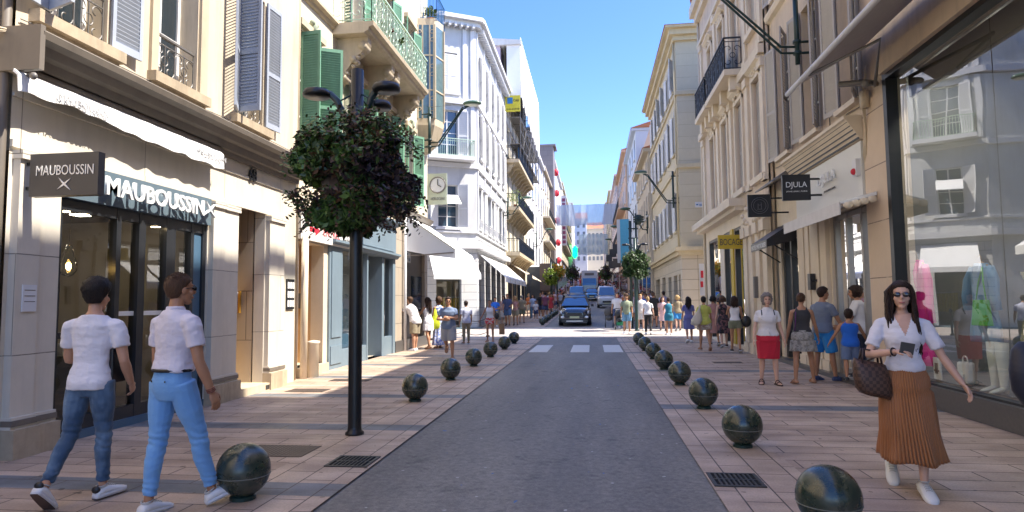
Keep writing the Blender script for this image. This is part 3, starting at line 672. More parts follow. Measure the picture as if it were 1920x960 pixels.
# entrance sign
es = thing('entrance_sign', 'white board with red lettering fixed over the house entrance', 'sign', (-6.15,14.2,3.1))
b = MB(); b.fbox(C6,12.75,15.75,2.93,3.55,.07,.14); sp = b.build('sign_panel', mat('sign_white',(.66,.64,.60),.5,var=.03), es)
text('ENTREE', C6.P(14.35,3.18,.145), (0,1,0), ZP, .95, .17, .004, M['red'], sp)
text('1er étage', C6.P(15.3,3.26,.145), (0,1,0), ZP, .55, .10, .004, M['black'], sp); text('First floor', C6.P(15.3,3.12,.145), (0,1,0), ZP, .58, .09, .004, M['black'], sp)
b = MB(); b.rings([[C6.P(13.45+x,3.18+z,.142) for x,z in ((-.3,-.05),(0,-.05),(0,-.12),(.25,0),(0,.12),(0,.05),(-.3,.05))],[C6.P(13.45+x,3.18+z,.148) for x,z in ((-.3,-.05),(0,-.05),(0,-.12),(.25,0),(0,.12),(0,.05),(-.3,.05))]]); b.build('arrow', M['red'], sp)
# mannequin in the doorway
mq = thing('mannequin', 'headless mannequin in a pale top and skirt inside the blue shop door', 'mannequin', (-7.3,18.0,.05))
b = MB(); b.sm=True; b.tube([(-7.3,18,.05),(-7.3,18,1.0)], .012, 6); b.lathe([(.16,.05),(.16,.07),(.02,.09)],(-7.3,18,0)); b.build('stand', M['black'], mq)
b = MB(); b.sm=True; b.lathe([(.13,1.22),(.10,1.32),(.13,1.45),(.16,1.58),(.12,1.68),(.045,1.73),(.04,1.8)],(-7.3,18,0),14); b.build('torso', M['white_cloth'], mq)
b = MB(); b.sm=True; b.lathe([(.24,.95),(.17,1.1),(.12,1.24)],(-7.3,18,0),14); b.build('skirt', mat('pale_grey_cloth',(.5,.5,.52),.8), mq)
# bank panel in the beige shop
b = MB(); b.fbox(C6,20.6,23.3,0,3.55,-.3,-.12); b.fbox(C6,20.7,21.7,.1,2.55,-.12,-.09); b.build('bronze_panel', M['bronze'], C)
b = MB(); b.fbox(C6,21.9,23.2,.9,2.5,-.119,-.08); b.build('glazed_panel', M['glass'], C)
b = MB(); b.fbox(C6,21.2,21.7,2.95,3.3,-.118,-.08); lg = b.build('shop_logo', M['chrome'], C)
b = MB(); b.fbox(C6,21.28,21.38,3.05,3.25,-.079,-.075); b.fbox(C6,21.45,21.62,3.0,3.1,-.079,-.075); b.build('logo_mark', M['bluedeep'], lg)
a2 = thing('shop_awning', 'white projecting awning with open sides over the beige stone shop', 'awning', (-6.2,22,3.5))
b = MB(); P = C6.P; n=1
b.rings([[P(20.6,4.5,.02),P(20.6,3.28,1.75),P(20.6,3.24,1.75),P(20.6,4.44,.02)],[P(23.66,4.5,.02),P(23.66,3.28,1.75),P(23.66,3.24,1.75),P(23.66,4.44,.02)]]); b.build('canopy', M['white_cloth'], a2)
b = MB()
b.rings([[P(20.595,4.46,.02),P(20.595,3.26,1.74),P(20.595,3.0,1.74),P(20.595,3.1,1.0),P(20.595,3.3,.02)],[P(20.61,4.46,.02),P(20.61,3.26,1.74),P(20.61,3.0,1.74),P(20.61,3.1,1.0),P(20.61,3.3,.02)]]); b.build('side_cloth', M['white_cloth'], a2)
b = MB(); b.fbox(C6,20.6,23.66,3.0,3.27,1.74,1.76); b.build('valance', M['white_cloth'], a2)
b = MB(); b.bar(P(20.58,4.5,.02),P(20.58,3.28,1.76),.03); b.bar(P(20.58,3.1,.02),P(20.58,3.2,1.7),.03); b.build('frame', M['taupe_dark'], a2)
b = MB(); b.sm=True; b.tube([(-6.1,20.45,0),(-6.1,20.45,4.4)], .05, 8); b.build('drainpipe', M['white_trim'], C)
# balcony plants
leafm = [mat('leaf_green_a',(.05,.10,.02),.5,var=.4), mat('leaf_green_b',(.12,.17,.04),.5,var=.4), mat('leaf_green_c',(.03,.06,.015),.5,var=.4)]
def foliage(c, r, n, mats, size=.05, seed=1, shell=.5, droop=0, wts=None, squash=True):
    q = random.Random(seed); b = MB(); c = V(c)
    for i in range(n):
        while True:
            p = V((q.uniform(-1,1),q.uniform(-1,1),q.uniform(-1,1)))
            L = p.length
            if L > 1 or L < shell*q.random(): continue
            if L > .72+.45*noise.noise(p*2.3+V((seed,0,0))) : continue
            break
        p = c + V((p.x*r[0],p.y*r[1],p.z*r[2]))
        s = size*q.uniform(.6,1.35); nrm = V((q.gauss(0,1),q.gauss(0,1),q.gauss(.5,1))).normalized(); a = nrm.orthogonal().normalized(); a.rotate(Quaternion(nrm, q.uniform(0,6.28))); t = nrm.cross(a)
        k = noise.noise(p*2.1+V((seed*3,0,0)))+q.uniform(-.25,.25)
        b.cur = 0 if len(mats) == 1 else (min(len(mats)-1, max(0, int((k+.5)*len(mats)))) if wts is None else wts(k,p,q))
        b.add([p-a*s, p+t*s*.45+nrm*s*.12, p+a*s*.15+t*s*.5, p+a*s*1.1, p+a*s*.15-t*s*.5, p-t*s*.45+nrm*s*.12],[(0,1,2,3),(0,3,4,5)])
    return b
def planter(name, loc, label, r=.3, n=260, mats=None, cat='potted plant', group=None, h=.3, seed=3):
    t = thing(name, label, cat, loc, group=group)
    b = MB(); b.sm=True; x,y,z = loc; b.lathe([(.10,z),(.14,z+.25),(.15,z+.27),(.12,z+.27)],(x,y,0),12); b.build('pot', M['tile'], t)
    foliage((x,y,z+.27+h*.8),(r,r,h),n,mats or leafm,.06,seed).build('foliage', mats or leafm, t); return t
planter('potted_plant',(-5.45,17.0,8.42),'bright green bushy plant on the middle of the long balcony',.35,320,seed=4)
planter('potted_plant',(-5.4,16.2,8.42),'reddish plant on the long balcony left of the bright green one',.25,220,[mat('leaf_red',(.16,.05,.03),.6,var=.4),leafm[0]],seed=5)
planter('potted_plant',(-5.4,18.7,8.42),'small plant near the far end of the long balcony',.25,220,seed=6)
planter('potted_plant',(-5.9,23.0,12.02),'dark plant on the roof balcony above the corner oriel',.3,240,seed=8)

# ---- D : white corner house
D = thing('corner_building', 'white corner building with pilasters and white shutters beyond the side street', 'building', (-6.2,40,0))
p1, p2 = V((-9.0,32.6,0)), V((-6.2,34.2,0))
U = (p2-p1).normalized(); DC = Fr(p1, U, (U.y,-U.x,0)); LW = (p2-p1).length
D6 = left_fr(-6.2)
def dn(fr, ops, u0,u1, z0,z1,m=M['white']): return wall(fr,u0,u1,z0,z1,ops,m,D,th=.3)
chw = [(1.05,2.15,5.6,7.9),(1.0,2.2,9.5,12.0),(1.05,2.15,13.0,15.2)]
wall(DC,0,LW,4.45,17.1,chw,M['white'],D,th=.3)
wall(DC,0,LW,0,4.45,[(.95,2.35,0,3.5)],M['white_block'],D,'ground_floor_wall',th=.4)
rows = []
for z0,z1,n in ((5.65,7.9,7),(9.7,12.0,5),(13.0,15.4,5)):
    for i in range(n):
        st = 11.2/n; c = 34.5+st*(i+.5); rows.append((c-.42,c+.42,z0,z1))
wall(D6,34.2,46,4.45,17.1,rows,M['white'],D,th=.3)
wall(D6,34.2,46,0,4.45,[(34.9+i*2.2,36.5+i*2.2,0,3.7) for i in range(5)],M['white_block'],D,'ground_floor_wall',th=.4)
b = MB(); P=D6.P
poly = [(-6.55,34.5),(-6.55,46),(-18,46),(-18,32.9),(-9.1,32.9)]
b.rings([[V((x,y,4.5)) for x,y in poly],[V((x,y,17.1)) for x,y in poly]]); b.build('back_wall', M['white'], D)
b = MB(); b.rings([[V((x,y,0)) for x,y in ((-8,36),(-8,46),(-18,46),(-18,32.9),(-10,33.5))],[V((x,y,4.5)) for x,y in ((-8,36),(-8,46),(-18,46),(-18,32.9),(-10,33.5))]]); b.build('interior', M['warmint'], D)
wall(Fr((-18,32.6,0),(1,0,0),(0,-1,0)),0,9,0,17.1,[],M['white'],D)
b = MB()   # eaves, bands
for z,o,h in ((17.0,.55,.22),(16.75,.3,.25),(12.35,.18,.3),(8.85,.12,.25),(4.45,.35,.3),(5.3,.1,.1)):
    e1 = DC.n*o; q = [p1 + V((-8,0,0)) + V((0,-o,0)), p1+V((0,-o,0)), p1+e1*.98, p2+e1+U*o*.4, p2+V((o,0,0)), V((-6.2+o,46,0)), V((-6.6,46,0)), V((-6.6,34.5,0)), V((-9.1,33,0)), V((-17,33,0))]
    b.rings([[V((p.x,p.y,z)) for p in q],[V((p.x,p.y,z+h)) for p in q]])
for k in range(38): b.fbox(D6,34.5+k*.3,34.62+k*.3,16.6,16.8,.0,.42)
for k in range(9): b.fbox(DC,.2+k*.34,.32+k*.34,16.6,16.8,.0,.42)
b.build('cornice', M['white_trim'], D)
def piece(name,m,par,fr,*a):
    b = MB(); b.fbox(fr,*a); return b.build(name, m, par)
for u in (.12,.55,2.45,2.9): piece('pilaster',M['white_trim'],D,DC,u,u+.22,12.7,16.6,0,.08); piece('pilaster',M['white_trim'],D,DC,u,u+.22,9.2,12.3,0,.08)
for i in range(6):
    u = 34.3+i*2.3
    for z0,z1 in ((9.1,12.3),(12.7,16.6),(5.4,8.8)): piece('pilaster',M['white_trim'],D,D6,u,u+.24,z0,z1,0,.08)
for (u0,u1,z0,z1) in chw:
    w = window(DC,u0,u1,z0,z1,M['white_trim'],M['glass_blue'],D,depth=.15,rows=4)
    b = MB(); b.fbox(DC,u0-.15,u1+.15,z0-.15,z0-.01,0,.14); b.build('sill', M['white_trim'], w)
shutter(DC,1.04,13.0,15.1,.55,176,M['white_trim'],D,side=-1,sl=.1); shutter(DC,2.16,13.0,15.1,.55,176,M['white_trim'],D,side=1,sl=.1)
for z0,z1,an in ((9.5,12.0,12),(5.6,7.9,30)): shutter(DC,1.03,z0,z1,.55,an,M['white_trim'],D,side=-1,sl=.1); shutter(DC,2.17,z0,z1,.55,an,M['white_trim'],D,side=1,sl=.1)
b = MB(); b.fbox(DC,.35,2.95,9.15,9.35,0,.75); dbal = b.build('balcony', M['white_trim'], D); railing(DC,.4,2.9,9.35,10.25,.7,M['iron_green'],dbal,'bars',ends=.7,r=.011)
for i,(u0,u1,z0,z1) in enumerate(rows):
    w = window(D6,u0,u1,z0,z1,M['white_trim'],M['glass_blue'],D,depth=.12,rows=3)
    if z0 > 9: 
        shutter(D6,u0-.01,z0,z1,.42,35,M['white_trim'],D,side=-1,sl=.12); shutter(D6,u1+.01,z0,z1,.42,18,M['white_trim'],D,sl=.12)
    else: railing(D6,u0,u1,z0+.02,z0+.5,.1,M['white_trim'],D,'bars',r=.012)
    piece('window_head',M['white_trim'],w,D6,u0-.12,u1+.12,z1+.04,z1+.2,0,.16); piece('sill',M['white_trim'],w,D6,u0-.12,u1+.12,z0-.12,z0-.01,0,.13)
g = MB()
g.quad(DC.P(.95,.1,-.3),DC.P(2.35,.1,-.3),DC.P(2.35,3.1,-.3),DC.P(.95,3.1,-.3))
for i in range(5): g.quad(D6.P(34.9+i*2.2,.1,-.2),D6.P(36.5+i*2.2,.1,-.2),D6.P(36.5+i*2.2,3.7,-.2),D6.P(34.9+i*2.2,3.7,-.2))
g.build('shop_window', M['shopglass'], D)
b = MB(); b.fbox(DC,.95,2.35,3.1,3.5,-.3,-.1); sg = b.build('fascia', mat('grey_fascia',(.34,.35,.34),.5), D)
text('OYSHO', DC.P(1.55,3.3,-.09), U, ZP, 1.05, .24, .01, M['white_trim'], sg)
dg_ = MB()
for k in range(9): dg_.box(-8.3+k*.14,-8.22+k*.14,34.6,34.7,.9,1.8)
clm = mat('yellow_garments',(.6,.45,.05),.8,var=.5,scale=8)
ck = thing('clothes_rack', 'rack of yellow and dark garments inside the white corner shop', 'clothes rack', (-7.7,34.6,0)); dg_.build('garments', clm, ck)
b = MB(); b.bar((-8.5,34.65,1.85),(-6.95,34.65,1.85),.03); b.bar((-8.45,34.65,0),(-8.45,34.65,1.85),.03); b.bar((-7.0,34.65,0),(-7.0,34.65,1.85),.03); b.build('rail', M['chrome'], ck)
# small white window blind
b = MB(); b.hexa([DC.P(1.05,7.3,.02),DC.P(2.15,7.3,.02),DC.P(2.15,6.75,.7),DC.P(1.05,6.75,.7),DC.P(1.05,7.34,.02),DC.P(2.15,7.34,.02),DC.P(2.15,6.79,.7),DC.P(1.05,6.79,.7)])
tag(b.build('window_blind', M['white_cloth']), 'small white fabric blind tilted out of the first floor corner window', 'awning')
b = MB(); b.hexa([DC.P(.55,4.1,.03),DC.P(2.9,4.1,.03),DC.P(3.0,2.95,1.3),DC.P(.45,2.95,1.3),DC.P(.55,4.15,.03),DC.P(2.9,4.15,.03),DC.P(3.0,3.0,1.3),DC.P(.45,3.0,1.3)])
b.hexa([DC.P(.45,2.75,1.30),DC.P(3.0,2.75,1.30),DC.P(3.0,2.75,1.32),DC.P(.45,2.75,1.32),DC.P(.45,2.99,1.30),DC.P(3.0,2.99,1.30),DC.P(3.0,2.99,1.32),DC.P(.45,2.99,1.32)])
tag(b.build('shop_awning', M['white_cloth']), 'white awning on the angled corner of the white building above the shop entrance', 'awning')
for i in range(5):
    u0 = 34.75+i*2.2; b = MB(); P = D6.P; n = 10; rr=[]
    b.hexa([P(u0,4.2,.03),P(u0+1.9,4.2,.03),P(u0+1.9,2.9,1.5),P(u0,2.9,1.5),P(u0,4.25,.03),P(u0+1.9,4.25,.03),P(u0+1.9,2.95,1.5),P(u0,2.95,1.5)])
    b.hexa([P(u0,2.65,1.5),P(u0+1.9,2.65,1.5),P(u0+1.9,2.65,1.52),P(u0,2.65,1.52),P(u0,2.94,1.5),P(u0+1.9,2.94,1.5),P(u0+1.9,2.94,1.52),P(u0,2.94,1.52)])
    tag(b.build('shop_awning', M['white_cloth']), ['nearest','second nearest','middle','second farthest','farthest'][i]+' of the five white awnings along the white building', 'awning', 'row of white awnings')
# chimney pot
b = MB(); b.box(-8.2,-7.6,45.2,45.8,17,19.2); b.cur=1; b.sm=True; b.lathe([(.12,19.2),(.12,19.6),(.2,19.65),(.2,19.8),(.14,19.85),(.2,19.95),(.05,20.2)],(-7.9,45.5,0),10); b.build('chimney', [M['lilac'],M['black']], D)
# clock sign in front of D, fixed on C
ck = thing('clock_sign', 'square pale green sign with a round clock face and two words under it', 'sign', (-6.0,23.8,6))
b = MB(); b.box(-6.2,-5.45,23.72,23.80,5.3,6.5); sp = b.build('sign_panel', mat('pale_green_panel',(.42,.46,.36),.5,var=.1), ck)
b = MB(); b.sm=True; b.torus((-5.8,23.70,6.05),.3,.03,V((0,1,0)),24,6); b.build('clock_rim', M['iron'], sp)
b = MB(); b.rings([[V((-5.8+.28*math.cos(k/24*6.283),23.715,6.05+.28*math.sin(k/24*6.283))) for k in range(24)],[V((-5.8+.28*math.cos(k/24*6.283),23.70,6.05+.28*math.sin(k/24*6.283))) for k in range(24)]]); b.build('clock_face', M['white_trim'], sp)
b = MB(); b.bar((-5.8,23.69,6.05),(-5.8,23.69,6.27),.025); b.bar((-5.8,23.69,6.05),(-5.66,23.69,5.97),.03); b.build('clock_hand', M['black'], sp)
text('HORLOGERIE', (-5.8,23.71,5.52), (1,0,0), ZP, .55, .11, .01, M['iron'], sp)

# ---- E : beige building with blue balconies and scaffold
Eb = thing('apartment_building', 'beige building with deep blue balconies partly wrapped in scaffold sheeting', 'building', (-6.2,54,0))
E6 = left_fr(-6.2)
ew = [(u,u+.95,z,z+2.2) for z in (5.4,8.9,12.4,15.6) for u in (47.3,50,52.7,55.4,58.1,60.6)]
wall(E6,46.02,62,0,20.6,ew,M['ivory'],Eb,th=.25)
b = MB(); b.box(-16,-6.48,46.02,62,.0,20.6); b.build('back_wall', M['lilac'], Eb)
b = MB(); b.rings([[V((-16.2,45.8,20.6)),V((-4.9,45.8,20.6)),V((-5.0,62,20.6)),V((-16.2,62,20.6))],[V((-16.2,45.8,22.2)),V((-4.9,45.8,20.9)),V((-5.0,62,20.9)),V((-16.2,62,22.0))]]); b.build('roof', M['white'], Eb)
for u0,u1,z0,z1 in ew: window(E6,u0,u1,z0,z1,M['white_trim'],M['glass'],Eb,depth=.12,rows=2)
for z in (5.2,8.55,12.1):
    b = MB(); b.fbox(E6,46.3,58.5,z-.25,z,0,1.0); 
    for k in range(9): b.rings([[E6.P(46.6+k*1.4,zz,dd) for dd,zz in ((0,z-1.0),(.25,z-.85),(.5,z-.5),(.85,z-.25),(0,z-.25))],[E6.P(46.9+k*1.4,zz,dd) for dd,zz in ((0,z-1.0),(.25,z-.85),(.5,z-.5),(.85,z-.25),(0,z-.25))]])
    bl = b.build('balcony', M['ivory_trim'], Eb)
    railing(E6,46.35,58.45,z,z+1.0,.97,M['iron_dark'],bl,'bars',pitch=.16,ends=.95,r=.014)
    b = MB(); b.fbox(E6,46.4,58.4,z+.1,z+.85,.93,.95); b.build('balcony_panel', M['iron_blue'], bl)
b = MB(); P=E6.P
for u in (46.2,48.2,50.2,52.2,54.2,56.2,58.2,60.2,62): 
    for d_ in (.35,1.15): b.bar(P(u,12.2,d_),P(u,20.6,d_),.05)
    for z in (13.2,15.2,17.2,19.2): b.bar(P(u,z,.35),P(u,z,1.15),.05)
for z in (13.2,14.2,15.2,17.2,19.2):
    for d_ in (.35,1.15): b.bar(P(46.2,z,d_),P(62,z,d_),.045)
for k in range(8): b.bar(P(46.2+k*2,13.2 if k%2 else 15.2,1.15),P(48.2+k*2,15.2 if k%2 else 13.2,1.15),.04)
for z in (13.2,15.2): b.fbox(E6,46.3,62,z,z+.05,.4,1.1)
b.build('scaffold', M['iron'], Eb)
b = MB(); n=60; rr=[]
for i in range(n+1):
    u = 46.05+16.4*i/n; zb = 16.6-.9*(i/n) +.25*math.sin(i*.9); o=.03*math.sin(i*2.3)
    rr.append([P(u,zb,1.22+o),P(u,21.2+.08*math.sin(i*1.3),1.20+o),P(u,21.2,1.24+o),P(u,zb,1.27+o)])
b.rings(rr); b.fbox(E6,46.0,46.06,16.6,21.0,.2,1.2); b.build('scaffold_sheet', M['tarp'], Eb)
yb = thing('banner_sign', 'yellow scaffold company banner with a blue block tied to the scaffold', 'sign', (-5.4,45.8,16))
b = MB(); b.box(-6.1,-5.0,45.75,45.85,15.5,16.7); sp = b.build('sign_panel', mat('banner_yellow',(.55,.48,.03),.5,var=.05), yb)
b = MB(); b.box(-5.95,-5.55,45.72,45.75,16.1,16.55); b.build('logo_block', mat('banner_blue',(.02,.16,.42),.5), sp)
text('CAB', (-5.3,45.73,16.32), (1,0,0), ZP, .42, .17, .01, M['black'], sp); text('03 93 47 89 00', (-5.55,45.73,15.68), (1,0,0), ZP, .95, .14, .01, M['black'], sp)
for i,(y0,zz) in enumerate(((47.0,4.5),(51.2,4.4),(56.0,4.4))):
    b = MB(); b.hexa([P(y0,zz,.05),P(y0+3.6,zz,.05),P(y0+3.6,zz-1.0,1.5),P(y0,zz-1.0,1.5),P(y0,zz+.05,.05),P(y0+3.6,zz+.05,.05),P(y0+3.6,zz-.95,1.5),P(y0,zz-.95,1.5)])
    tag(b.build('shop_awning', mat('cream_awning_cloth',(.55,.47,.36),.85)), ['nearest','middle','farthest'][i]+' cream awning under the blue balconies', 'awning', 'cream awnings')
g = MB()
for i in range(5): g.fbox(E6,47+i*3,49.3+i*3,gz(47+i*3),3.2,.005,.02)
g.build('shop_window', M['glass'], Eb)
planter('potted_plant',(-5.6,47.2,8.56),'pale green bushy plant on the nearest middle blue balcony',.7,300,[mat('leaf_pale',(.30,.38,.14),.6,var=.3)],h=.7,seed=11)
planter('potted_plant',(-5.6,50.0,8.56),'second pale bush farther along the blue balcony',.5,200,[MATS['leaf_pale']],h=.5,seed=12)

b = MB(); b.sm=True
for z0,dz in ((4.56,.10),(4.60,.07)): b.tube([L6.P(5.9+k*.65,z0+dz*abs(math.sin(k*1.3))*.5,.03) for k in range(11)],.007,5)
b.build('facade_cable', M['iron'], B)
b = MB(); b.sm=True; b.tube([C6.P(12.5+k*.7,4.72+.05*math.sin(k*1.7),.03) for k in range(17)],.010,5); b.tube([C6.P(14.9,4.7,.03),C6.P(14.9,8.1,.03)],.010,5); b.build('facade_cable', M['iron'], C)
b = MB(); b.sm=True; b.tube([D6.P(34.3+k*1.2,5.15+.04*math.sin(k*2),.13) for k in range(10)],.02,5); b.build('facade_cable', M['iron'], D)
# ================================================================ RIGHT SIDE
R1 = right_fr(4.85); R3 = right_fr(4.7)
G1 = thing('shop_building', 'beige rendered building with a tall full height fashion shop window at the right edge', 'building', (4.85,6,0))
wall(R1,-9,11.85,0,17.8,[(-8,10.95,.30,5.2),(9.45,12,13.6,18)],M['rwall'],G1,th=.3)
b = MB(); b.fbox(R1,-9,9.45,5.4,17.8,-9,-.31); b.fbox(R1,9.45,11.85,5.4,13.6,-9,-.31); b.build('back_wall', M['rwall'], G1)
b = MB(); b.fbox(R1,10.98,11.86,0,5.0,0,.035); b.build('block_pier', M['rblock'], G1)
b = MB(); b.fbox(R1,-9,10.97,0,.30,-.2,.10); b.build('plinth', M['plinth'], G1)
b = MB(); b.fbox(R1,10.86,10.98,.3,5.3,-.12,.06); b.fbox(R1,-8,10.86,5.12,5.2,-.12,.06); b.fbox(R1,-8,10.86,.30,.33,-.12,.02); b.build('window_frame', M['black'], G1)
b = MB(); P = R1.P
for a,c in ((-8,4.4),(4.42,8.3),(8.32,10.86)): b.quad(P(a,.33,-.05),P(c,.33,-.05),P(c,5.12,-.05),P(a,5.12,-.05))
b.build('shop_window', M['bigglass'], G1)
b = MB(); b.fbox(R1,-9,10.9,5.2,5.5,0,.14); b.build('fascia', M['rwall'], G1)
b = MB()    # interior
b.quad(P(-8,.34,-.2),P(11.5,.34,-.2),P(11.5,.34,-5),P(-8,.34,-5)); b.quad(P(11.4,.3,-.3),P(11.4,.3,-5),P(11.4,5.3,-5),P(11.4,5.3,-.3)); b.quad(P(-8,.3,-2.4),P(11.4,.3,-2.4),P(11.4,5.3,-2.4),P(-8,5.3,-2.4))
b.cur = 1; b.quad(P(-8,5.3,-.2),P(11.4,5.3,-.2),P(11.4,5.3,-5),P(-8,5.3,-5)); b.quad(P(-8,.34,-5),P(-8,5.3,-5),P(-8,5.3,0),P(-8,.34,0))
b.build('interior', [M['paleint'],M['darkint']], G1)
lampm = mat('added_fill_glow',(1,.95,.85),.5,emit=((1,.93,.82),90))  # glow for lamps added to brighten the window display
for yy in (6.2,8.0,9.3,10.6):
    for dd in (-1.6,): b = MB(); b.fbox(R1,yy-.07,yy+.07,5.25,5.27,-.87,-.73); b.build('added_fill_lamp', lampm, G1)
b = MB(); b.fbox(R1,-7.9,11.3,4.92,5.29,-.54,-.50); b.build('added_lamp_screen', M['darkint'], G1)  # board added only to keep the added lamps out of view
# folded awning over the big window
fa = thing('shop_awning', 'grey white awning with a long front bar above the tall glass shop window', 'awning', (4.8,9,5.4))
b = MB(); P = R1.P
b.rings([[P(-4,5.95,.12),P(-4,5.42,1.15),P(-4,5.38,1.15),P(-4,5.9,.12)],[P(11.6,5.95,.12),P(11.9,5.42,1.15),P(11.9,5.38,1.15),P(11.6,5.9,.12)]]); b.build('canopy', mat('greyish_awning',(.50,.46,.44),.85), fa)
b = MB(); b.sm=True; b.tube([P(-4,5.38,1.16),P(12.3,5.38,1.16)], .045, 8); b.build('front_bar', M['white_trim'], fa)
b = MB(); b.sm=True; b.tube([P(11.2,5.15,.05),P(11.0,5.12,.3),P(11.3,5.2,.6)],.05,6); b.tube([P(11.15,5.1,.1),P(9.5,5.25,.7),P(11.2,5.36,1.12)],.03,6); b.ell(P(11.0,5.1,.3),(.07,.07,.07)); b.build('folding_arm', M['iron'], fa)
b = MB(); b.sm=True
for k in range(4): b.tube([P(11.55,5.6,.06),P(11.6,5.0,.08+.02*k),P(11.7,4.5,.05),P(11.75+.04*k,4.1,.04),P(11.86,3.9,.02)],.012,5)
b.box(4.70,4.80,11.5,11.66,4.85,5.15); b.build('cable', M['ivory_trim'], G1)

# display inside
def garment(name,label,cat,y,x,z0,z1,wd,m,sleeves=True,open_=True,hg=True):
    t = thing(name,label,cat,(x,y,z0)); H_ = z1-z0
    b = MB(); b.sm=True; rr=[]
    for i in range(13):
        f = i/12; z = z0+H_*f; w_ = wd*(.62-.18*math.sin(f*3.0)+.05*math.sin(f*9)) if f < .88 else wd*(.5-(f-.88)*2.6); dd = .07+.05*(1-f)
        rr.append([V((x+dd*math.cos(a)*(1+.15*math.sin(a*5)), y+w_*math.sin(a)*(1+.05*math.sin(a*7+f*5)), z)) for a in [k/20*6.283 for k in range(20)]])
    b.rings(rr)
    if sleeves:
        for q in (-1,1): b.tube([(x,y+q*wd*.36,z1-H_*.06),(x-.02,y+q*wd*.56,z1-H_*.22),(x-.04,y+q*wd*.63,z1-H_*.42),(x-.02,y+q*wd*.66,z1-H_*.60)],[.06,.07,.062,.058],10)
        for q in (-1,1): b.tube([(x-.07,y+q*.05,z1-H_*.28),(x-.09,y+q*.10,z1-H_*.12),(x-.03,y+q*.06,z1-.01)],[.02,.035,.02],6)
    b.build('cloth', m, t)
    if hg:
        b = MB(); b.sm=True; b.tube([(x,y-wd*.36,z1-H_*.05),(x,y,z1+.015),(x,y+wd*.36,z1-H_*.05)],.012,6); b.tube([(x,y,z1+.02),(x,y,z1+.09),(x,y+.03,z1+.12),(x,y+.05,z1+.09)],.005,5); b.build('hanger', M['gold'], t)
    return t
pinkm = mat('magenta_cloth',(.80,.015,.30),.7,var=.1); jeanm = mat('pale_denim',(.16,.30,.45),.75,var=.25,scale=5)
garment('jacket','magenta long jacket hanging on a wooden hanger in the tall shop window','jacket',11.02,5.2,.5,2.16,.60,pinkm)
garment('jacket','pale blue denim jacket on a headless dummy in the tall shop window','jacket',9.5,5.3,.95,2.02,.5,jeanm)
t = thing('handbag','bright green handbag hanging from the denim jacket in the shop window','handbag',(5.2,8.15,1.3))
gb = mat('bright_green_leather',(.05,.42,.03),.45,var=.1)
b = MB(); b.hexa([(5.06,9.05,1.18),(5.16,9.05,1.18),(5.16,9.38,1.18),(5.06,9.38,1.18),(5.08,9.08,1.52),(5.14,9.08,1.52),(5.14,9.35,1.52),(5.08,9.35,1.52)]); b.build('bag_body', gb, t, bevel=.01)
b = MB(); b.sm=True; b.tube([(5.11,9.10,1.5),(5.12,9.16,1.75),(5.15,9.22,1.95),(5.12,9.27,1.75),(5.11,9.33,1.5)],.01,5); b.build('strap', gb, t)
for i,(yy,lb) in enumerate(((9.0,'left'),(8.82,'right'))):
    b = MB(); b.sm=True; y = yy; x=5.1
    b.tube([(x,y,.36+.03),(x,y,.45),(x,y,.6),(x,y,.78),(x,y,.98)],[.045,.045,.055,.07,.075],12); b.tube([(x+.02,y,.42),(x-.06,y-.01,.39),(x-.15,y-.02,.365),(x-.19,y-.02,.36)],[.045,.042,.032,.012],10,ry=.7)
    o = b.build('boot', mat('cream_leather',(.62,.60,.50),.4,var=.08)); tag(o,'tall cream boot standing '+('nearer the camera' if i else 'farther from the camera')+' of the pair in the shop window','boot','pair of cream boots')
    hb = MB(); hb.box(x+.01,x+.045,y-.015,y+.015,.335,.42); child(hb.build('heel', M['ivory_trim']), o)
t = thing('backpack','small white leather backpack on the shop window floor','backpack',(5.15,9.0,.34)); wl = mat('white_leather',(.66,.64,.58),.4)
b = MB(); b.box(5.07,5.2,9.58,9.82,.36,.66); b.build('bag_body', wl, t, bevel=.03); b = MB(); b.box(5.04,5.07,9.62,9.78,.38,.5); b.build('pocket', wl, t, bevel=.01)
b = MB(); b.sm=True; b.torus((5.13,9.70,.68),.06,.012,V((1,0,0)),14,6); b.build('handle', wl, t)
t = thing('picture_frame','white framed card with a dark drawing on the shop window floor','picture frame',(5.1,9.45,.34))
b = MB(); b.box(5.1,5.12,10.3,10.5,.34,.66); b.build('frame', wl, t); b = MB(); b.box(5.09,5.1,10.37,10.44,.42,.58); b.box(5.09,5.1,10.34,10.47,.45,.48); b.build('drawing', M['iron'], t)
b = MB(); b.sm=True; rr=[]
for i in range(9): z=.5+i*.17; rr.append([V((5.3+(.16-.004*i*i)*math.cos(a), 8.55+(.24-.05*math.sin(i*.6)-.006*i*i)*math.sin(a), z)) for a in [k/18*6.283 for k in range(18)]])
b.rings(rr); t = thing('dress','gold sequin dress on a stand in the tall shop window','dress',(5.3,8.55,.4)); b.build('cloth', M['sequin'], t)
b = MB(); b.sm=True; b.tube([(5.3,8.55,.34),(5.3,8.55,1.0)],.015,6); b.lathe([(.14,.34),(.14,.36)],(5.3,8.55,0)); b.build('stand', M['black'], t)

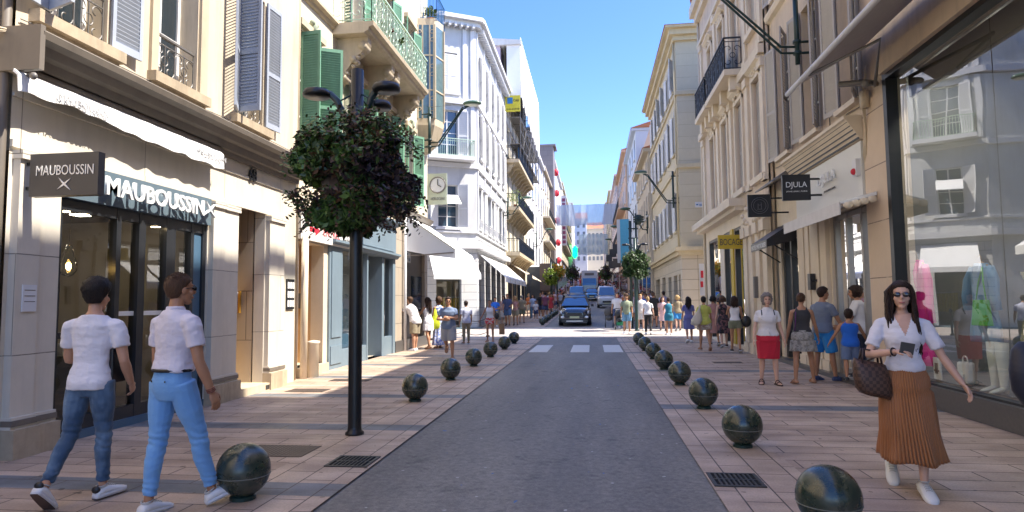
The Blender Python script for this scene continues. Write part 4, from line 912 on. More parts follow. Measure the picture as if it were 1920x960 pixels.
# ---- R2 : house over the white shop front
G2 = thing('townhouse', 'warm beige house with tall grey shutters above the white shop front', 'building', (4.85,14.6,0))
w2 = [(12.05,12.85,5.2,8.1),(14.05,14.95,5.2,8.1),(16.05,16.95,5.2,8.1)]; w2u = [(a,c,9.4,11.9) for a,c,_,_ in w2]
wall(R1,11.87,17.45,4.72,13.6,w2+w2u,M['rwall'],G2,th=.3); bmass(R1,11.87,17.45,4.72,13.6,9,M['rwall'],G2,front=.32)
for (u0,u1,z0,z1) in w2+w2u:
    w = window(R1,u0,u1,z0,z1,M['palegrey'],M['glass'],G2,depth=.2,rows=4)
    shutter(R1,u0-.01,z0-.05,z1,.5,28,M['greyshut'],G2,side=-1,sl=.07); shutter(R1,u1+.01,z0-.05,z1,.5,12,M['greyshut'],G2,sl=.07)
    b = MB(); b.fbox(R1,u0-.1,u1+.1,z0-.12,z0-.02,0,.12); b.build('sill', M['pinktrim'], w)
cornice(R1,11.87,17.45,9.0,[(0,-.1),(.1,-.05),(.14,.04),(.14,.1),(0,.14)],M['pinktrim'],G2,'string_course')
g2 = [(11.95,13.72,.05,3.25),(15.65,17.2,.05,3.3)]
wall(R1,11.87,17.45,0,4.72,g2,M['pinktrim'],G2,'ground_floor_wall',th=.3)
b = MB()
for k in range(5): b.fbox(R1,11.9,15.75,4.40+k*.075,4.44+k*.075,0.001,.10+k*.045)
b.build('striped_moulding', M['iron_dark'], G2)
cornice(R1,11.88,15.77,4.4,[(0,-.02),(.08,0),(.30,.34),(.34,.36),(.34,.42),(0,.42)],M['pinktrim'],G2,'shop_cornice')
b = MB(); b.fbox(R1,11.92,15.62,3.36,4.36,0,.06); fs = b.build('fascia', mat('white_fascia',(.62,.61,.56),.35,var=.03), G2)
text('DJULA', R1.P(13.55,3.98,.10), (0,-1,0), ZP, .95, .26, .03, M['chrome'], fs); text('JOAILLERIE PARIS', R1.P(13.45,3.74,.08), (0,-1,0), ZP, .62, .05, .01, M['iron'], fs)
b = MB(); b.fbox(R1,11.96,12.14,3.75,4.05,.06,.14); o = b.build('alarm_box', M['white_trim'], fs); b = MB(); b.sm=True; b.ell(R1.P(12.05,3.83,.15),(.05,.06,.06)); b.build('alarm_light', M['red'], o)
b = MB()
for a,c in ((11.95,12.02),(12.32,12.40),(13.0,13.1),(13.62,13.72)): b.fbox(R1,a,c,.05,3.22,-.16,-.06)
b.fbox(R1,12.02,13.62,3.12,3.22,-.15,-.07); b.fbox(R1,12.02,13.62,.05,.2,-.15,-.07); sf2 = b.build('shop_window_frame', mat('grey_alu',(.28,.26,.24),.35,metal=.4), G2)
g = MB(); P=R1.P; g.quad(P(12.0,.1,-.11),P(13.65,.1,-.11),P(13.65,3.2,-.11),P(12.0,3.2,-.11)); g.build('pane', M['shopglass'], sf2)
b = MB(); b.quad(P(11.9,.06,-.3),P(17.3,.06,-.3),P(17.3,.06,-3.2),P(11.9,.06,-3.2)); b.quad(P(11.9,.06,-3),P(17.3,.06,-3),P(17.3,4,-3),P(11.9,4,-3)); b.quad(P(15.2,.06,-.3),P(15.2,.06,-3),P(15.2,4,-3),P(15.2,4,-.3)); b.quad(P(17.3,.06,-.3),P(17.3,.06,-3),P(17.3,4,-3),P(17.3,4,-.3)); b.quad(P(11.9,3.8,-.3),P(17.3,3.8,-.3),P(17.3,3.8,-3),P(11.9,3.8,-3)); b.quad(P(11.9,.06,-.3),P(11.9,.06,-3),P(11.9,4,-3),P(11.9,4,-.3)); b.build('interior', M['warmint'], G2)
for a,c in ((13.8,14.15),(14.25,14.75),(14.85,15.1),(15.2,15.6)):
    b = MB(); b.fbox(R1,a,c,.3,3.2,0,.08); b.fbox(R1,a-.02,c+.02,0,.3,0,.12); b.build('pilaster', M['pinktrim'], G2)
piece('capital_band',M['pinktrim'],G2,R1,13.75,15.62,3.2,3.34,0,.12)
b = MB(); b.fbox(R1,11.87,17.45,0,.09,0,.22); b.build('doorstep', M['plinth'], G2)
b = MB(); b.fbox(R1,14.45,14.62,1.75,2.1,.1,.2); b.bar(P(14.4,1.95,.05),P(14.4,1.95,.16),.05); b.build('wall_speaker', M['blackm'], G2)
b = MB(); b.fbox(R1,15.7,15.85,.1,3.2,-.2,-.05); b.fbox(R1,16.5,16.62,.1,3.2,-.2,-.05); b.fbox(R1,17.05,17.2,.1,3.2,-.2,-.05); b.fbox(R1,15.85,17.05,3.05,3.2,-.2,-.06); df = b.build('door_frame', M['black'], G2)
b = MB(); b.quad(P(15.85,.1,-.12),P(17.05,.1,-.12),P(17.05,3.05,-.12),P(15.85,3.05,-.12)); b.build('pane', M['shopglass'], df)
t = thing('shop_awning','white retracted awning with a hanging valance under the white shop fascia','awning',(4.6,12.8,3.2))
b = MB(); b.rings([[P(11.4,3.36,.05),P(11.4,3.20,.65),P(11.4,3.16,.65),P(11.4,3.3,.05)],[P(14.6,3.36,.05),P(14.6,3.20,.65),P(14.6,3.16,.65),P(14.6,3.3,.05)]]); b.build('canopy', M['white_cloth'], t)
b = MB(); b.fbox(R1,11.4,14.6,2.98,3.2,.64,.66); b.build('valance', mat('offwhite_valance',(.62,.60,.57),.8), t); b = MB(); b.sm=True
for q in range(4): b.ell(P(11.34,3.22-.03*q,.15+.13*q),(.08,.05,.06))
b.build('folding_arm', M['pinktrim'], t)
t = thing('shop_awning','small black awning with white capital lettering over the dark shop door','awning',(4.5,16.3,3.1))
b = MB(); b.rings([[P(15.75,3.42,.05),P(15.75,2.98,.72),P(15.75,2.95,.72),P(15.75,3.38,.05)],[P(17.25,3.42,.05),P(17.25,2.98,.72),P(17.25,2.95,.72),P(17.25,3.38,.05)]]); b.build('canopy', M['black'], t)
b = MB(); b.fbox(R1,15.75,17.25,2.78,2.97,.71,.73); vv = b.build('valance', M['black'], t); text('HOTEL PARTICULIER', P(16.5,2.87,.735), (0,-1,0), ZP, 1.35, .11, .004, M['chrome'], vv)
b = MB(); b.rings([[P(15.745,3.38,.05),P(15.745,2.96,.72),P(15.745,2.80,.72),P(15.745,2.95,.05)],[P(15.76,3.38,.05),P(15.76,2.96,.72),P(15.76,2.80,.72),P(15.76,2.95,.05)]]); b.build('side_cloth', M['black'], t)
for u_ in (15.8,17.2): b = MB(); b.bar(P(u_,2.5,.03),P(u_,2.95,.7),.03); b.build('bracket', M['black'], t)
t = thing('grey_awning','narrow dark grey folded awning above the two black square signs','awning',(4.6,16.6,4.6)); 
b = MB(); b.rings([[P(15.9,4.75,.03),P(15.9,4.42,.5),P(15.9,4.38,.5),P(15.9,4.6,.03)],[P(17.6,4.75,.03),P(17.6,4.42,.5),P(17.6,4.38,.5),P(17.6,4.6,.03)]]); b.build('canopy', M['iron'], t)
def hsign(label,x0,x1,y,z0,z1,m,th=.08):
    t = thing('hanging_sign',label,'sign',(x1,y,z0)); b = MB(); b.box(x0,x1,y,y+th,z0,z1); s_ = b.build('sign_panel', m, t)
    
    for z in (z0+.08,z1-.12): b = MB(); b.box(x1,4.86,y+.02,y+.05,z,z+.04); b.build('bracket', M['black'], t)
    return s_
s_ = hsign('black square projecting sign with white jeweller lettering', 4.0,4.56,13.9,3.62,4.16,M['black'])
text('DJULA',(4.28,13.895,3.93),(1,0,0),ZP,.42,.15,.004,M['chrome'],s_); text('JOAILLERIE | PARIS',(4.28,13.895,3.80),(1,0,0),ZP,.42,.035,.004,M['chrome'],s_)
s_ = hsign('black square projecting sign with a round grey emblem', 3.88,4.44,16.4,3.60,4.16,M['black'])
b = MB(); ring=mat('emblem_grey',(.12,.12,.125),.5)
b.torus((4.16,16.395,3.88),.20,.006,V((0,1,0)),30,4); b.torus((4.16,16.395,3.88),.15,.005,V((0,1,0)),30,4)
b.bar((4.12,16.395,3.80),(4.12,16.395,3.93),.01); b.bar((4.20,16.395,3.80),(4.20,16.395,3.93),.01); b.torus((4.16,16.395,3.93),.04,.005,V((0,1,0)),16,4,a0=0,a1=3.14); b.bar((4.1,16.395,3.79),(4.22,16.395,3.79),.01); b.build('emblem', ring, s_)
s_ = hsign('ochre yellow projecting shoe shop sign with black capital letters', 3.9,4.68,20.4,3.13,3.56,M['ochre'],.1)
text('BOCAGE',(4.29,20.395,3.34),(1,0,0),ZP,.66,.2,.004,M['iron_dark'],s_)
b = MB(); b.sm=True; b.tube([P(17.55,0,.05),P(17.55,0+13,.05)],.045,8); b.build('drainpipe', M['rwall'], G2)

# ---- R3 : ornate pink house
G3 = thing('townhouse', 'pale pink ornate stucco house with carved window heads and dark blue balconies', 'building', (4.7,22,0))
w3 = [(17.85,18.75,5.0,7.75),(20.1,21.0,5.0,7.75),(22.3,23.15,5.0,7.75),(24.6,25.4,5.0,7.75)]
w3b = [(18.1,18.95,9.3,11.8),(20.3,21.15,8.75,11.3),(22.4,23.2,8.75,11.3),(24.6,25.4,8.75,11.3)]
wall(R3,17.5,27.3,4.3,14,w3+w3b,M['pinkwall'],G3,th=.3); bmass(R3,17.5,27.3,4.3,14,12,M['pinkwall'],G3,front=.32)
wall(Fr((4.7,27.3,0),(1,0,0),(0,1,0)),0,9,0,14,[],M['pinkwall'],G3)
b = MB(); b.fbox(R3,17.4,27.5,13.6,14.05,-.2,.35); b.fbox(R3,17.45,27.4,13.3,13.6,-.1,.18); b.fbox(R3,17.5,27.35,8.2,8.45,0,.16); b.fbox(R3,17.5,27.35,12.2,12.35,0,.1); b.build('cornice', M['pinktrim'], G3)
for u in (17.55,19.25,21.5,23.75,26.6):
    for z0,z1 in ((4.75,8.1),(8.5,12.1)): pls = MB(); pls.fbox(R3,u,u+.34,z0,z1,0,.07); pls.fbox(R3,u-.04,u+.38,z1-.25,z1,0.002,.12); pls.fbox(R3,u-.04,u+.38,z0,z0+.18,0.002,.11); pls.build('pilaster', M['pinktrim'], G3)
q_ = random.Random(5)
for i,(u0,u1,z0,z1) in enumerate(w3+w3b):
    w = window(R3,u0,u1,z0,z1,M['pinktrim'],M['glass'],G3,depth=.15,rows=4)
    for s0,s1 in ((u0+.03,(u0+u1)/2-.01),((u0+u1)/2+.01,u1-.03)): shutter(Fr(R3.P(0,0,-.1),(0,1,0),(-1,0,0)),s0,z0+.04,z1-.04,s1-s0,0,M['greyshut'],G3,sl=.09,d0=0)
    uc = (u0+u1)/2
    b = MB(); b.fbox(R3,u0-.14,u0-.01,z0-.1,z1+.1,0,.06); b.fbox(R3,u1+.01,u1+.14,z0-.1,z1+.1,0,.06); b.fbox(R3,u0-.2,u1+.2,z0-.2,z0-.03,0.002,.14); b.fbox(R3,u0-.14,u1+.14,z1+.01,z1+.14,0.002,.07)
    if i in (4,): 
        pts = [R3.P(uc-.75,z1+.35),R3.P(uc-.75,z1+.25),R3.P(uc+.75,z1+.25),R3.P(uc+.75,z1+.35)]+[R3.P(uc+.75*math.cos(a),z1+.35+.5*math.sin(a)) for a in [k/8*3.14159 for k in range(1,8)]]
        b.rings([[p for p in pts],[p+R3.n*.28 for p in pts]])
    else: cornice(R3,u0-.22,u1+.22,z1+.36,[(0,-.12),(.1,-.08),(.2,0),(.2,.06),(0,.1)],M['pinktrim'],G3,mb=b)
    b.sm = True
    for k in range(16): b.ell(R3.P(uc+q_.uniform(-.42,.42),z1+.22+q_.uniform(-.1,.12),.05),(.06,q_.uniform(.04,.09),q_.uniform(.04,.08)),7,5)
    for sgn in (-1,1): b.tube([R3.P(uc+sgn*(.1+.05*k),z1+.2+.06*math.sin(k*1.3),.09) for k in range(8)],.03,5)
    b.build('carved_surround', M['pinktrim'], w)
for u0,u1,z in ((20.85-.9,23.3,8.65),(23.45,25.6,8.65)):
    b = MB(); b.fbox(R3,u0,u1,z-.18,z,0,.55); 
    for k in range(3): b.fbox(R3,u0+.15+k*(u1-u0-.5)/2,u0+.4+k*(u1-u0-.5)/2,z-.6,z-.18,0,.35)
    bl = b.build('balcony', M['pinktrim'], G3); railing(R3,u0+.03,u1-.03,z,z+1.0,.52,M['iron_dark'],bl,'scroll',ends=.5,r=.012)
    b = MB(); b.fbox(R3,u0+.05,u1-.05,z+.08,z+.95,.49,.505); b.build('balcony_panel', mat('navy_balcony_panel',(.03,.05,.085),.6), bl)
bl = MB(); bl.fbox(R3,17.6,20.2,12.0,12.2,0,.5); o = bl.build('balcony', M['pinktrim'], G3); railing(R3,17.7,20.1,12.2,13.1,.47,M['iron_dark'],o,'scroll',r=.012)
planter('potted_plant',(4.4,26.8,13.1+.95),'green plant behind blue railing on the roof corner of the pink house',.45,300,seed=21)
railing(R3,26.0,27.3,14.05,15.0,.3,M['iron_blue'],G3,'bars',r=.012)
g3 = [(20.35,21.9,.1,3.9),(22.4,23.6,.1,3.9),(24.3,26.5,.1,3.9)]
wall(R3,17.5,27.3,0,4.3,g3,M['pinktrim'],G3,'ground_floor_wall',th=.3)
b = MB(); b.fbox(R3,20.1,27.5,4.42,4.66,-.2,.5); b.fbox(R3,20.15,27.45,4.3,4.42,-.2,.32); b.build('canopy', M['pinktrim'], G3)
for u in (17.55,18.3,19.1,19.75): b = MB(); b.fbox(R3,u,u+.42,.25,3.4,0,.12); b.fbox(R3,u-.03,u+.45,0,.3,0,.18); b.fbox(R3,u-.03,u+.45,3.4,3.7,0,.2); b.build('pilaster', M['pinktrim'], G3)
b = MB()
b.fbox(R3,17.5,20.3,3.7,4.1,0,.14); b.torus(R3.P(18.15,3.45,.1),.35,.08,V((1,0,0)),16,6,a0=0,a1=6.28)
b.sm=True
for k in range(26): b.ell(R3.P(17.6+q_.random()*2.5,3.75+q_.random()*.5,.16),(.07,.08,.08),7,5)
b.build('carved_frieze', M['pinktrim'], G3)
P=R3.P
b = MB(); b.fbox(R3,21.92,22.3,.1,3.9,-.1,.05); b.build('yellow_column', M['ochre'], G3)
for a,c,_,_ in g3:
    b = MB(); b.fbox(R3,a,a+.07,.1,3.9,-.15,-.02); b.fbox(R3,c-.07,c,.1,3.9,-.15,-.02); b.fbox(R3,a+.07,c-.07,3.8,3.9,-.15,-.02); sf3 = b.build('shop_window_frame', M['black'], G3)
    g = MB(); g.quad(P(a,.1,-.1),P(c,.1,-.1),P(c,3.9,-.1),P(a,3.9,-.1)); g.build('pane', M['shopglass'], sf3)
b = MB(); b.quad(P(17.6,.06,-2.5),P(27.2,.06,-2.5),P(27.2,4.2,-2.5),P(17.6,4.2,-2.5)); b.quad(P(17.6,.06,-.3),P(27.2,.06,-.3),P(27.2,.06,-2.5),P(17.6,.06,-2.5)); b.quad(P(17.6,.06,-.3),P(17.6,.06,-2.5),P(17.6,4.2,-2.5),P(17.6,4.2,-.3)); b.build('interior', M['warmint'], G3)
b = MB(); b.bar(P(18.6,1.6,.15),P(18.6,2.2,.15),.14); b.build('meter_box', M['iron'], G3)
tag(text('05', P(26.0,4.1,.02),(0,-1,0),ZP,.01,.01,.001,M['pinktrim'],G3,name='stucco_mark'),None) if False else None

# ---- R4 : pale yellow corner house across the side street
G4 = thing('corner_building', 'pale yellow corner house with rows of open white shutters across the right side street', 'building', (4.5,40,0))
Y6 = right_fr(4.5); y0,y1 = 33.1,47.6
w4 = []
for z0,z1 in ((5.2,7.15),(9.3,11.4),(12.6,14.3)):
    for k in range(6): c = 34.5+k*2.3; w4.append((c-.42,c+.42,z0,z1))
wall(Y6,y0,y1,4.2,15.5,w4,M['ywall'],G4,th=.25)
YF = Fr((4.5,33.1,0),(1,0,0),(0,-1,0))
wall(YF,0,9,4.2,15.5,[(1.6,2.5,5.3,7.6),(1.5,2.4,9.3,11.6),(1.55,2.5,11.9,12.8)][:2],M['ywall'],G4,th=.25)
bm = MB(); bm.box(4.8,14,33.4,47.5,4.2,15.5); bm.build('back_wall', M['ywall'], G4)
for i,(u0,u1,z0,z1) in enumerate(w4):
    w = window(Y6,u0,u1,z0,z1,M['white_trim'],M['glass'],G4,depth=.12,rows=3); s1 = rnd.choice((8,20,35))
    shutter(Y6,u0-.01,z0,z1,.42,s1,M['white_trim'],G4,side=-1,sl=.1); shutter(Y6,u1+.01,z0,z1,.42,10,M['white_trim'],G4,sl=.1)
    b = MB(); b.fbox(Y6,u0-.1,u1+.1,z0-.12,z0-.01,0,.1); b.build('sill', M['ytrim'], w)
for u0,u1,z0,z1 in ((1.6,2.5,5.3,7.6),(1.5,2.4,9.3,11.6)): window(YF,u0,u1,z0,z1,M['white_trim'],M['glass'],G4,depth=.12,rows=3)
for x0,x1,z in ((1.45,3.4,5.9),(1.35,3.4,11.4)):
    b = MB(); b.fbox(YF,x0,x1,z-.25,z,0,.6); bl = b.build('balcony', M['white_trim'], G4); railing(YF,x0+.03,x1-.03,z,z+1.15,.57,M['iron_dark'],bl,'scroll',ends=.5,r=.016)
b = MB()
for z,h,o in ((15.5,.12,.55),(15.2,.3,.35),(14.95,.25,.15),(12.1,.2,.1),(8.3,.2,.1),(4.05,.2,.32),(3.85,.2,.18)):
    b.box(4.5-o,14,33.1-o,47.7,z,z+h)
b.build('cornice', M['ytrim'], G4)
b = MB(); b.rings([[V((3.9,32.5,15.62)),V((14,32.5,15.62)),V((14,47.8,15.62)),V((3.9,47.8,15.62))],[V((9,38,16.7)),V((12,38,16.7)),V((12,44,16.7)),V((9,44,16.7))]]); b.build('roof', M['tile'], G4)
b = MB(); b.sm=True; b.tube([V((4.42,33.35,4.3)),V((4.42,33.35,15))],.05,8); b.build('drainpipe', M['ytrim'], G4)
yb2 = block_mat('pale_yellow_blocks',(.58,.50,.37),1.6,.52,(.3,.25,.18),jw=.014,off=0,bstr=.6)
wall(Y6,y0,y1,0,3.9,[(33.6,34.3,0,2.9),(34.9,36.4,0,2.9),(37.5,38.9,0,2.9),(40.5,42.3,0,3),(43.8,46.5,0,3)],yb2,G4,'ground_floor_wall',th=.4)
wall(YF,0,9,0,3.9,[],yb2,G4,'ground_floor_wall')
b = MB(); b.box(5.0,13.9,33.3,47.5,-1,4.1); b.build('interior', M['darkint'], G4)
b = MB(); b.fbox(YF,1.15,1.38,2.2,3.0,0,.12); b.build('wall_lantern', M['iron_dark'], G4)
b = MB(); b.fbox(YF,.75,1.3,6.4-.15,6.4+.12,0,.02); sp = b.build('street_plate', M['white_trim'], G4); b = MB(); b.fbox(YF,.8,.9,6.35,6.42,.02,.025); b.fbox(YF,.95,1.25,6.38,6.41,.02,.025); b.fbox(YF,.95,1.25,6.32,6.35,.02,.025); b.build('plate_marks', M['iron_blue'], sp)
b = MB(); b.fbox(YF,1.1,1.3,5.2,5.6,0,.15); b.build('meter_box', M['ytrim'], G4)
t = thing('hanging_sign','dark navy projecting fashion shop sign with white capitals beyond the pale yellow house','sign',(4.3,48,3.9))
b = MB(); b.box(3.45,4.6,48.0,48.1,gz(48)+3.0,gz(48)+3.55); sp = b.build('sign_panel', mat('navy_sign',(.03,.05,.10),.5), t); text('ZARA',(4.02,47.99,gz(48)+3.27),(1,0,0),ZP,.85,.26,.01,M['chrome'],sp,space=1.3)
t = thing('flag_banner','narrow white banner with red marks standing at the corner behind the pink house','banner',(4.6,27.8,2))
b = MB(); b.box(4.52,4.72,27.9,27.93,1.75,3.1); o = b.build('banner_cloth', M['white_trim'], t); b = MB(); b.box(4.55,4.66,27.89,27.9,2.1,2.35); b.box(4.57,4.68,27.89,27.9,2.5,2.8); b.build('red_print', M['red'], o)
b = MB(); b.bar((4.73,27.92,0),(4.73,27.92,3.15),.03); b.build('pole', M['iron'], t)

b = MB(); b.sm=True; b.tube([R1.P(11.9+k*.6,4.98+.05*math.sin(k*2.1),.03) for k in range(10)],.010,5); b.tube([R1.P(13.4,5.0,.03),R1.P(13.4,8.9,.03)],.012,5); b.build('facade_cable', M['iron'], G2)
b = MB(); b.sm=True; b.tube([R3.P(17.6+k*.8,4.85+.05*math.sin(k*1.7),.08) for k in range(12)],.012,5); b.build('facade_cable', M['iron'], G3)
b = MB(); b.sm=True; b.tube([R3.P(27.2,0,.05),R3.P(27.2,13.3,.05)],.05,8); b.build('drainpipe', M['pinktrim'], G3)
# ================================================================ STREET FURNITURE
def bollard_mat():
    m, nt, b = nodes_of('mottled_green_bollard_paint'); L = nt.links; v = mapping(nt)
    c = mix(nt, ramp(nt, noise_n(nt, v, 5, 5, .7), .45, .62), (.014,.030,.022), (.055,.062,.042))
    c = mix(nt, ramp(nt, noise_n(nt, v, 22, 4, .7), .64, .72), c, (.10,.10,.08))
    L.new(c, b.inputs['Base Color']); L.new(ramp(nt, noise_n(nt, v, 7, 4), .35, .7, (.17,)*3, (.42,)*3), b.inputs['Roughness'])
    b.inputs['Specular IOR Level'].default_value = .75; b.inputs['Coat Weight'].default_value = .12; b.inputs['Coat Roughness'].default_value=.1
    return m
bm_ = bollard_mat(); seam = mat('bollard_seam',(.14,.15,.13),.5,var=.3)
def make_bollard():
    t = thing('ball_bollard','x','bollard',(0,0,0),group='ball bollards lining the road')
    r = .207; c = r+.025
    b = MB(); b.sm=True; b.ell((0,0,c),(r,r,r),40,24); b.build('ball', bm_, t)
    b = MB(); b.sm=True; b.torus((0,0,c-.035),r*.988,.004,V((0,0,1)),40,6); b.build('seam', seam, t)
    b = MB(); b.lathe([(.10,-.01),(.10,.03),(.07,.05)],(0,0,0),20); b.build('base', M['lampgreen'], t); return t
bp = make_bollard()
spots = []
ordl = ['nearest the camera','second nearest','third','fourth','fifth','sixth','farthest before the crossing']
for i,(x,y) in enumerate(((-2.80,4.93),(-2.82,10.0),(-2.86,12.75),(-2.9,15.5),(-2.9,18.1),(-2.9,21.0),(-2.95,24.0))):
    ex = [' beside the man in light blue trousers',' just past the black lamp post',' at the feet of the man in grey','','','',' by the pale crossing'][i]
    spots.append((x,y,'dark ball bollard, left kerb, '+ordl[i]+ex))
ordr = ['cut by the bottom edge of the photo','second nearest, before the metal drain','third from the camera','fourth from the camera','fifth from the camera','sixth from the camera','second last before the crossing','last before the crossing by the round flower tree']
for i,y in enumerate((4.61,7.14,9.59,12.19,14.88,17.5,20.4,23.2)): spots.append((1.54+.008*i,y,'dark ball bollard, right kerb, '+ordr[i]))
for i in range(6): spots.append((-2.85,36.6+i*2.7,'small far ball bollard left of the dark blue car, '+['nearest','second','third','fourth','fifth','last'][i]+' of the short row'))
for i,(x,y,lb) in enumerate(spots):
    if i == 0: bp.location = (x,y,gz(y)); bp['label'] = lb; bp.rotation_euler=(0,0,.3)
    else: dup(bp,(x,y,gz(y)),i*1.37,lb)

# drains and covers
def grate(x,y,s,label):
    t = thing('drain_grate',label,'drain grate',(x,y,0)); h = s/2
    b = MB(); b.box(-h,h,-h,-h+.03,.004,.014); b.box(-h,h,h-.03,h,.004,.014); b.box(-h,-h+.03,-h+.03,h-.03,.004,.014); b.box(h-.03,h,-h+.03,h-.03,.004,.014); b.box(-h+.03,h-.03,-.012,.012,.005,.0135)
    n = 9
    for k in range(1,n): xx = -h+.03+(s-.06)*k/n; b.box(xx-.008,xx+.008,-h+.03,h-.03,.0045,.013)
    o = b.build('grate_bars', M['grate']); o.parent = t
    b = MB(); b.quad((-h,-h,.0045),(h,-h,.0045),(h,h,.0045),(-h,h,.0045)); o = b.build('drain_pit', M['void']); o.parent = t
grate(-2.36,6.16,.42,'square iron drain grate by the left kerb near the lamp post'); grate(1.19,5.82,.42,'square iron drain grate by the right kerb between two ball bollards')
def cover(x,y,w,l,label):
    b = MB(); b.box(x-w/2,x+w/2,y-l/2,y+l/2,.001,.007); 
    n=int(w/.045); k=int(l/.045)
    for i in range(n):
        for j in range(k): cx=x-w/2+.03+i*.045; cy=y-l/2+.03+j*.045; b.box(cx-.012,cx+.012,cy-.012,cy+.012,.007,.0095)
    tag(b.build('manhole_cover', mat('worn_iron_cover',(.11,.085,.07),.5,metal=.2,var=.3)), label, 'manhole cover')
cover(-3.32,6.55,.72,.5,'large rectangular metal cover behind the nearest left bollard')
cover(-5.1,11.1,.7,.4,'sunlit metal cover in the left pavement before the house entrance'); cover(-4.9,12.6,.8,.35,'farther sunlit metal cover in the left pavement'); cover(3.3,16.6,.7,.35,'metal cover in the right pavement behind the woman in the red skirt')
b = MB(); b.box(-.2,.35,20.9,21.1,-.02,-.014)

# flower lamp posts
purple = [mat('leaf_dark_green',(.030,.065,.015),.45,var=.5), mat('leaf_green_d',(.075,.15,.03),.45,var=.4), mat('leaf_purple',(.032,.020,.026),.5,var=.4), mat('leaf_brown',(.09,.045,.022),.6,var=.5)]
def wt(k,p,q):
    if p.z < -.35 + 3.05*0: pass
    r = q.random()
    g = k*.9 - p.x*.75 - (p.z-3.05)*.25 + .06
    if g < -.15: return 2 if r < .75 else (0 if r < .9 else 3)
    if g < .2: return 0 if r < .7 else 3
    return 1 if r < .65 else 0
def post(x,y,label,hbasket,rad,rz,n,mats,wts,seed,top=True,size=.055,spots_=True):
    g = gz(y); t = thing('lamp_post',label,'lamp post',(x,y,g),group='flower posts')
    b = MB(); b.sm=True; b.lathe([(.11,0),(.11,.03),(.085,.05),(.08,.1),(.078,2.0),(.075,hbasket+1.35)],(0,0,0),18); 
    b.lathe([(.10,1.24),(.10,1.30)],(0,0,hbasket-.9),18)
    o = b.build('pole', M['lampgreen'] if not top else M['black']); o.parent = t
    b = MB(); b.sm=True; b.lathe([(.25,hbasket-.25),(.45,hbasket),(.5,hbasket+.2),(.1,hbasket+.2)],(0,0,0),16); o = b.build('basket', M['void']); o.parent = t
    if spots_:
        for a,hh,rr_ in ((R_(195),.98,.42),(R_(-25),.92,.42),(R_(75),.9,.40)):
            b = MB(); b.sm=True; c,s_ = math.cos(a),math.sin(a); z0=hbasket+.45
            b.tube([(.02*c,.02*s_,z0),(.14*c,.14*s_,z0+.28),(.24*c,.24*s_,z0+.50),(.32*c,.32*s_,z0+.58),(rr_*1.1*c,rr_*1.1*s_,z0+.60)],.042,10)
            b.tube([(.0,0,z0+.62),(.3*c,.3*s_,z0+.45)],.010,5)
            o = b.build('arm', mat('arm_teal',(.010,.03,.04),.3,var=.2)); o.parent = t
            h_ = MB(); h_.sm=True; h_.lathe([(.16,-.03),(.17,.0),(.15,.05),(.05,.075)],(rr_*1.15*c,rr_*1.15*s_,z0+.57),16); o2 = h_.build('lamp_head', M['black']); o2.parent = o
    f = foliage((0,0,hbasket),(rad,rad,rz),n,mats,size,seed,.55,wts=wts)
    q = random.Random(seed)
    # trailing vines
    for k in range(int(n/130)):
        a = q.uniform(0,6.283); L = q.uniform(.1,.45)*rz; r0 = rad*q.uniform(.55,.92); 
        f.cur=2 if len(mats)>2 else 0
        for j in range(14):
            z = hbasket-rz*.25-L*j/11*1.15; rr_ = r0*(1+.1*math.sin(j*.5)); p = V((rr_*math.cos(a+.02*j)+q.uniform(-.015,.015), rr_*math.sin(a+.02*j)+q.uniform(-.015,.015), z)); s = size*.62
            d_ = V((q.uniform(-1,1),q.uniform(-1,1),q.uniform(-1,.3))).normalized()*s; e = d_.orthogonal().normalized()*s*.5
            f.cur = q.choice((3,2,0)) if len(mats) > 3 else 0; f.add([p-d_,p+e,p+d_,p-e],[(0,1,2,3)])
    # sprigs on top
    for k in range(int(n/70)):
        a = q.uniform(0,6.283); rr_ = rad*q.uniform(.2,1.0); z0=hbasket+rz*.75*math.sqrt(max(0,1-(rr_/rad)**2)); L=q.uniform(.08,.3)*rz
        for j in range(6):
            p = V((rr_*math.cos(a),rr_*math.sin(a),z0+L*j/5))+V((q.uniform(-.03,.03),q.uniform(-.03,.03),0)); d_=V((q.uniform(-1,1),q.uniform(-1,1),.3)).normalized()*size*.6; e=d_.orthogonal().normalized()*size*.35
            f.cur = q.choice((0,1,min(3,len(mats)-1))) if len(mats)>3 else 0; f.add([p-d_,p+e,p+d_,p-e],[(0,1,2,3)])
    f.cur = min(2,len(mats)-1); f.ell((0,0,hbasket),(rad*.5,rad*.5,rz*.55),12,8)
    o = f.build('flowers', mats); o.parent = t
    return t
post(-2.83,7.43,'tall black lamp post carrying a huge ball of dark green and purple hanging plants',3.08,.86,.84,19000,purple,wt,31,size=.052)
grn = [mat('leaf_green_e',(.03,.075,.015),.5,var=.4),mat('leaf_green_f',(.07,.13,.03),.5,var=.4),mat('leaf_green_g',(.02,.045,.012),.5,var=.4),mat('leaf_green_h',(.04,.05,.02),.5,var=.4)]
post(2.08,31.4,'dark post with a round green flower ball on the right kerb by the crossing',3.12,.74,.80,8000,grn,lambda k,p,q: q.choice((0,0,1,2)) ,33,False,.075)
ylg = [mat('leaf_lime',(.22,.30,.03),.5,var=.4),mat('leaf_lime_b',(.14,.22,.03),.5,var=.4)]
post(-3.5,55,'far post with a round yellow green flower ball left of the dark blue car',3.3-.3,.75,.85,900,ylg,lambda k,p,q: q.choice((0,1)),34,False,.12,False)
orr = [mat('flower_orange',(.60,.28,.01),.5,var=.3),mat('flower_yellow',(.50,.38,.02),.5,var=.3),ylg[1]]
post(-3.7,68,'far post with orange and yellow flowers behind the yellow green ball',3.9,1.2,.9,800,orr,lambda k,p,q: q.choice((0,0,1,2)),35,False,.16,False)
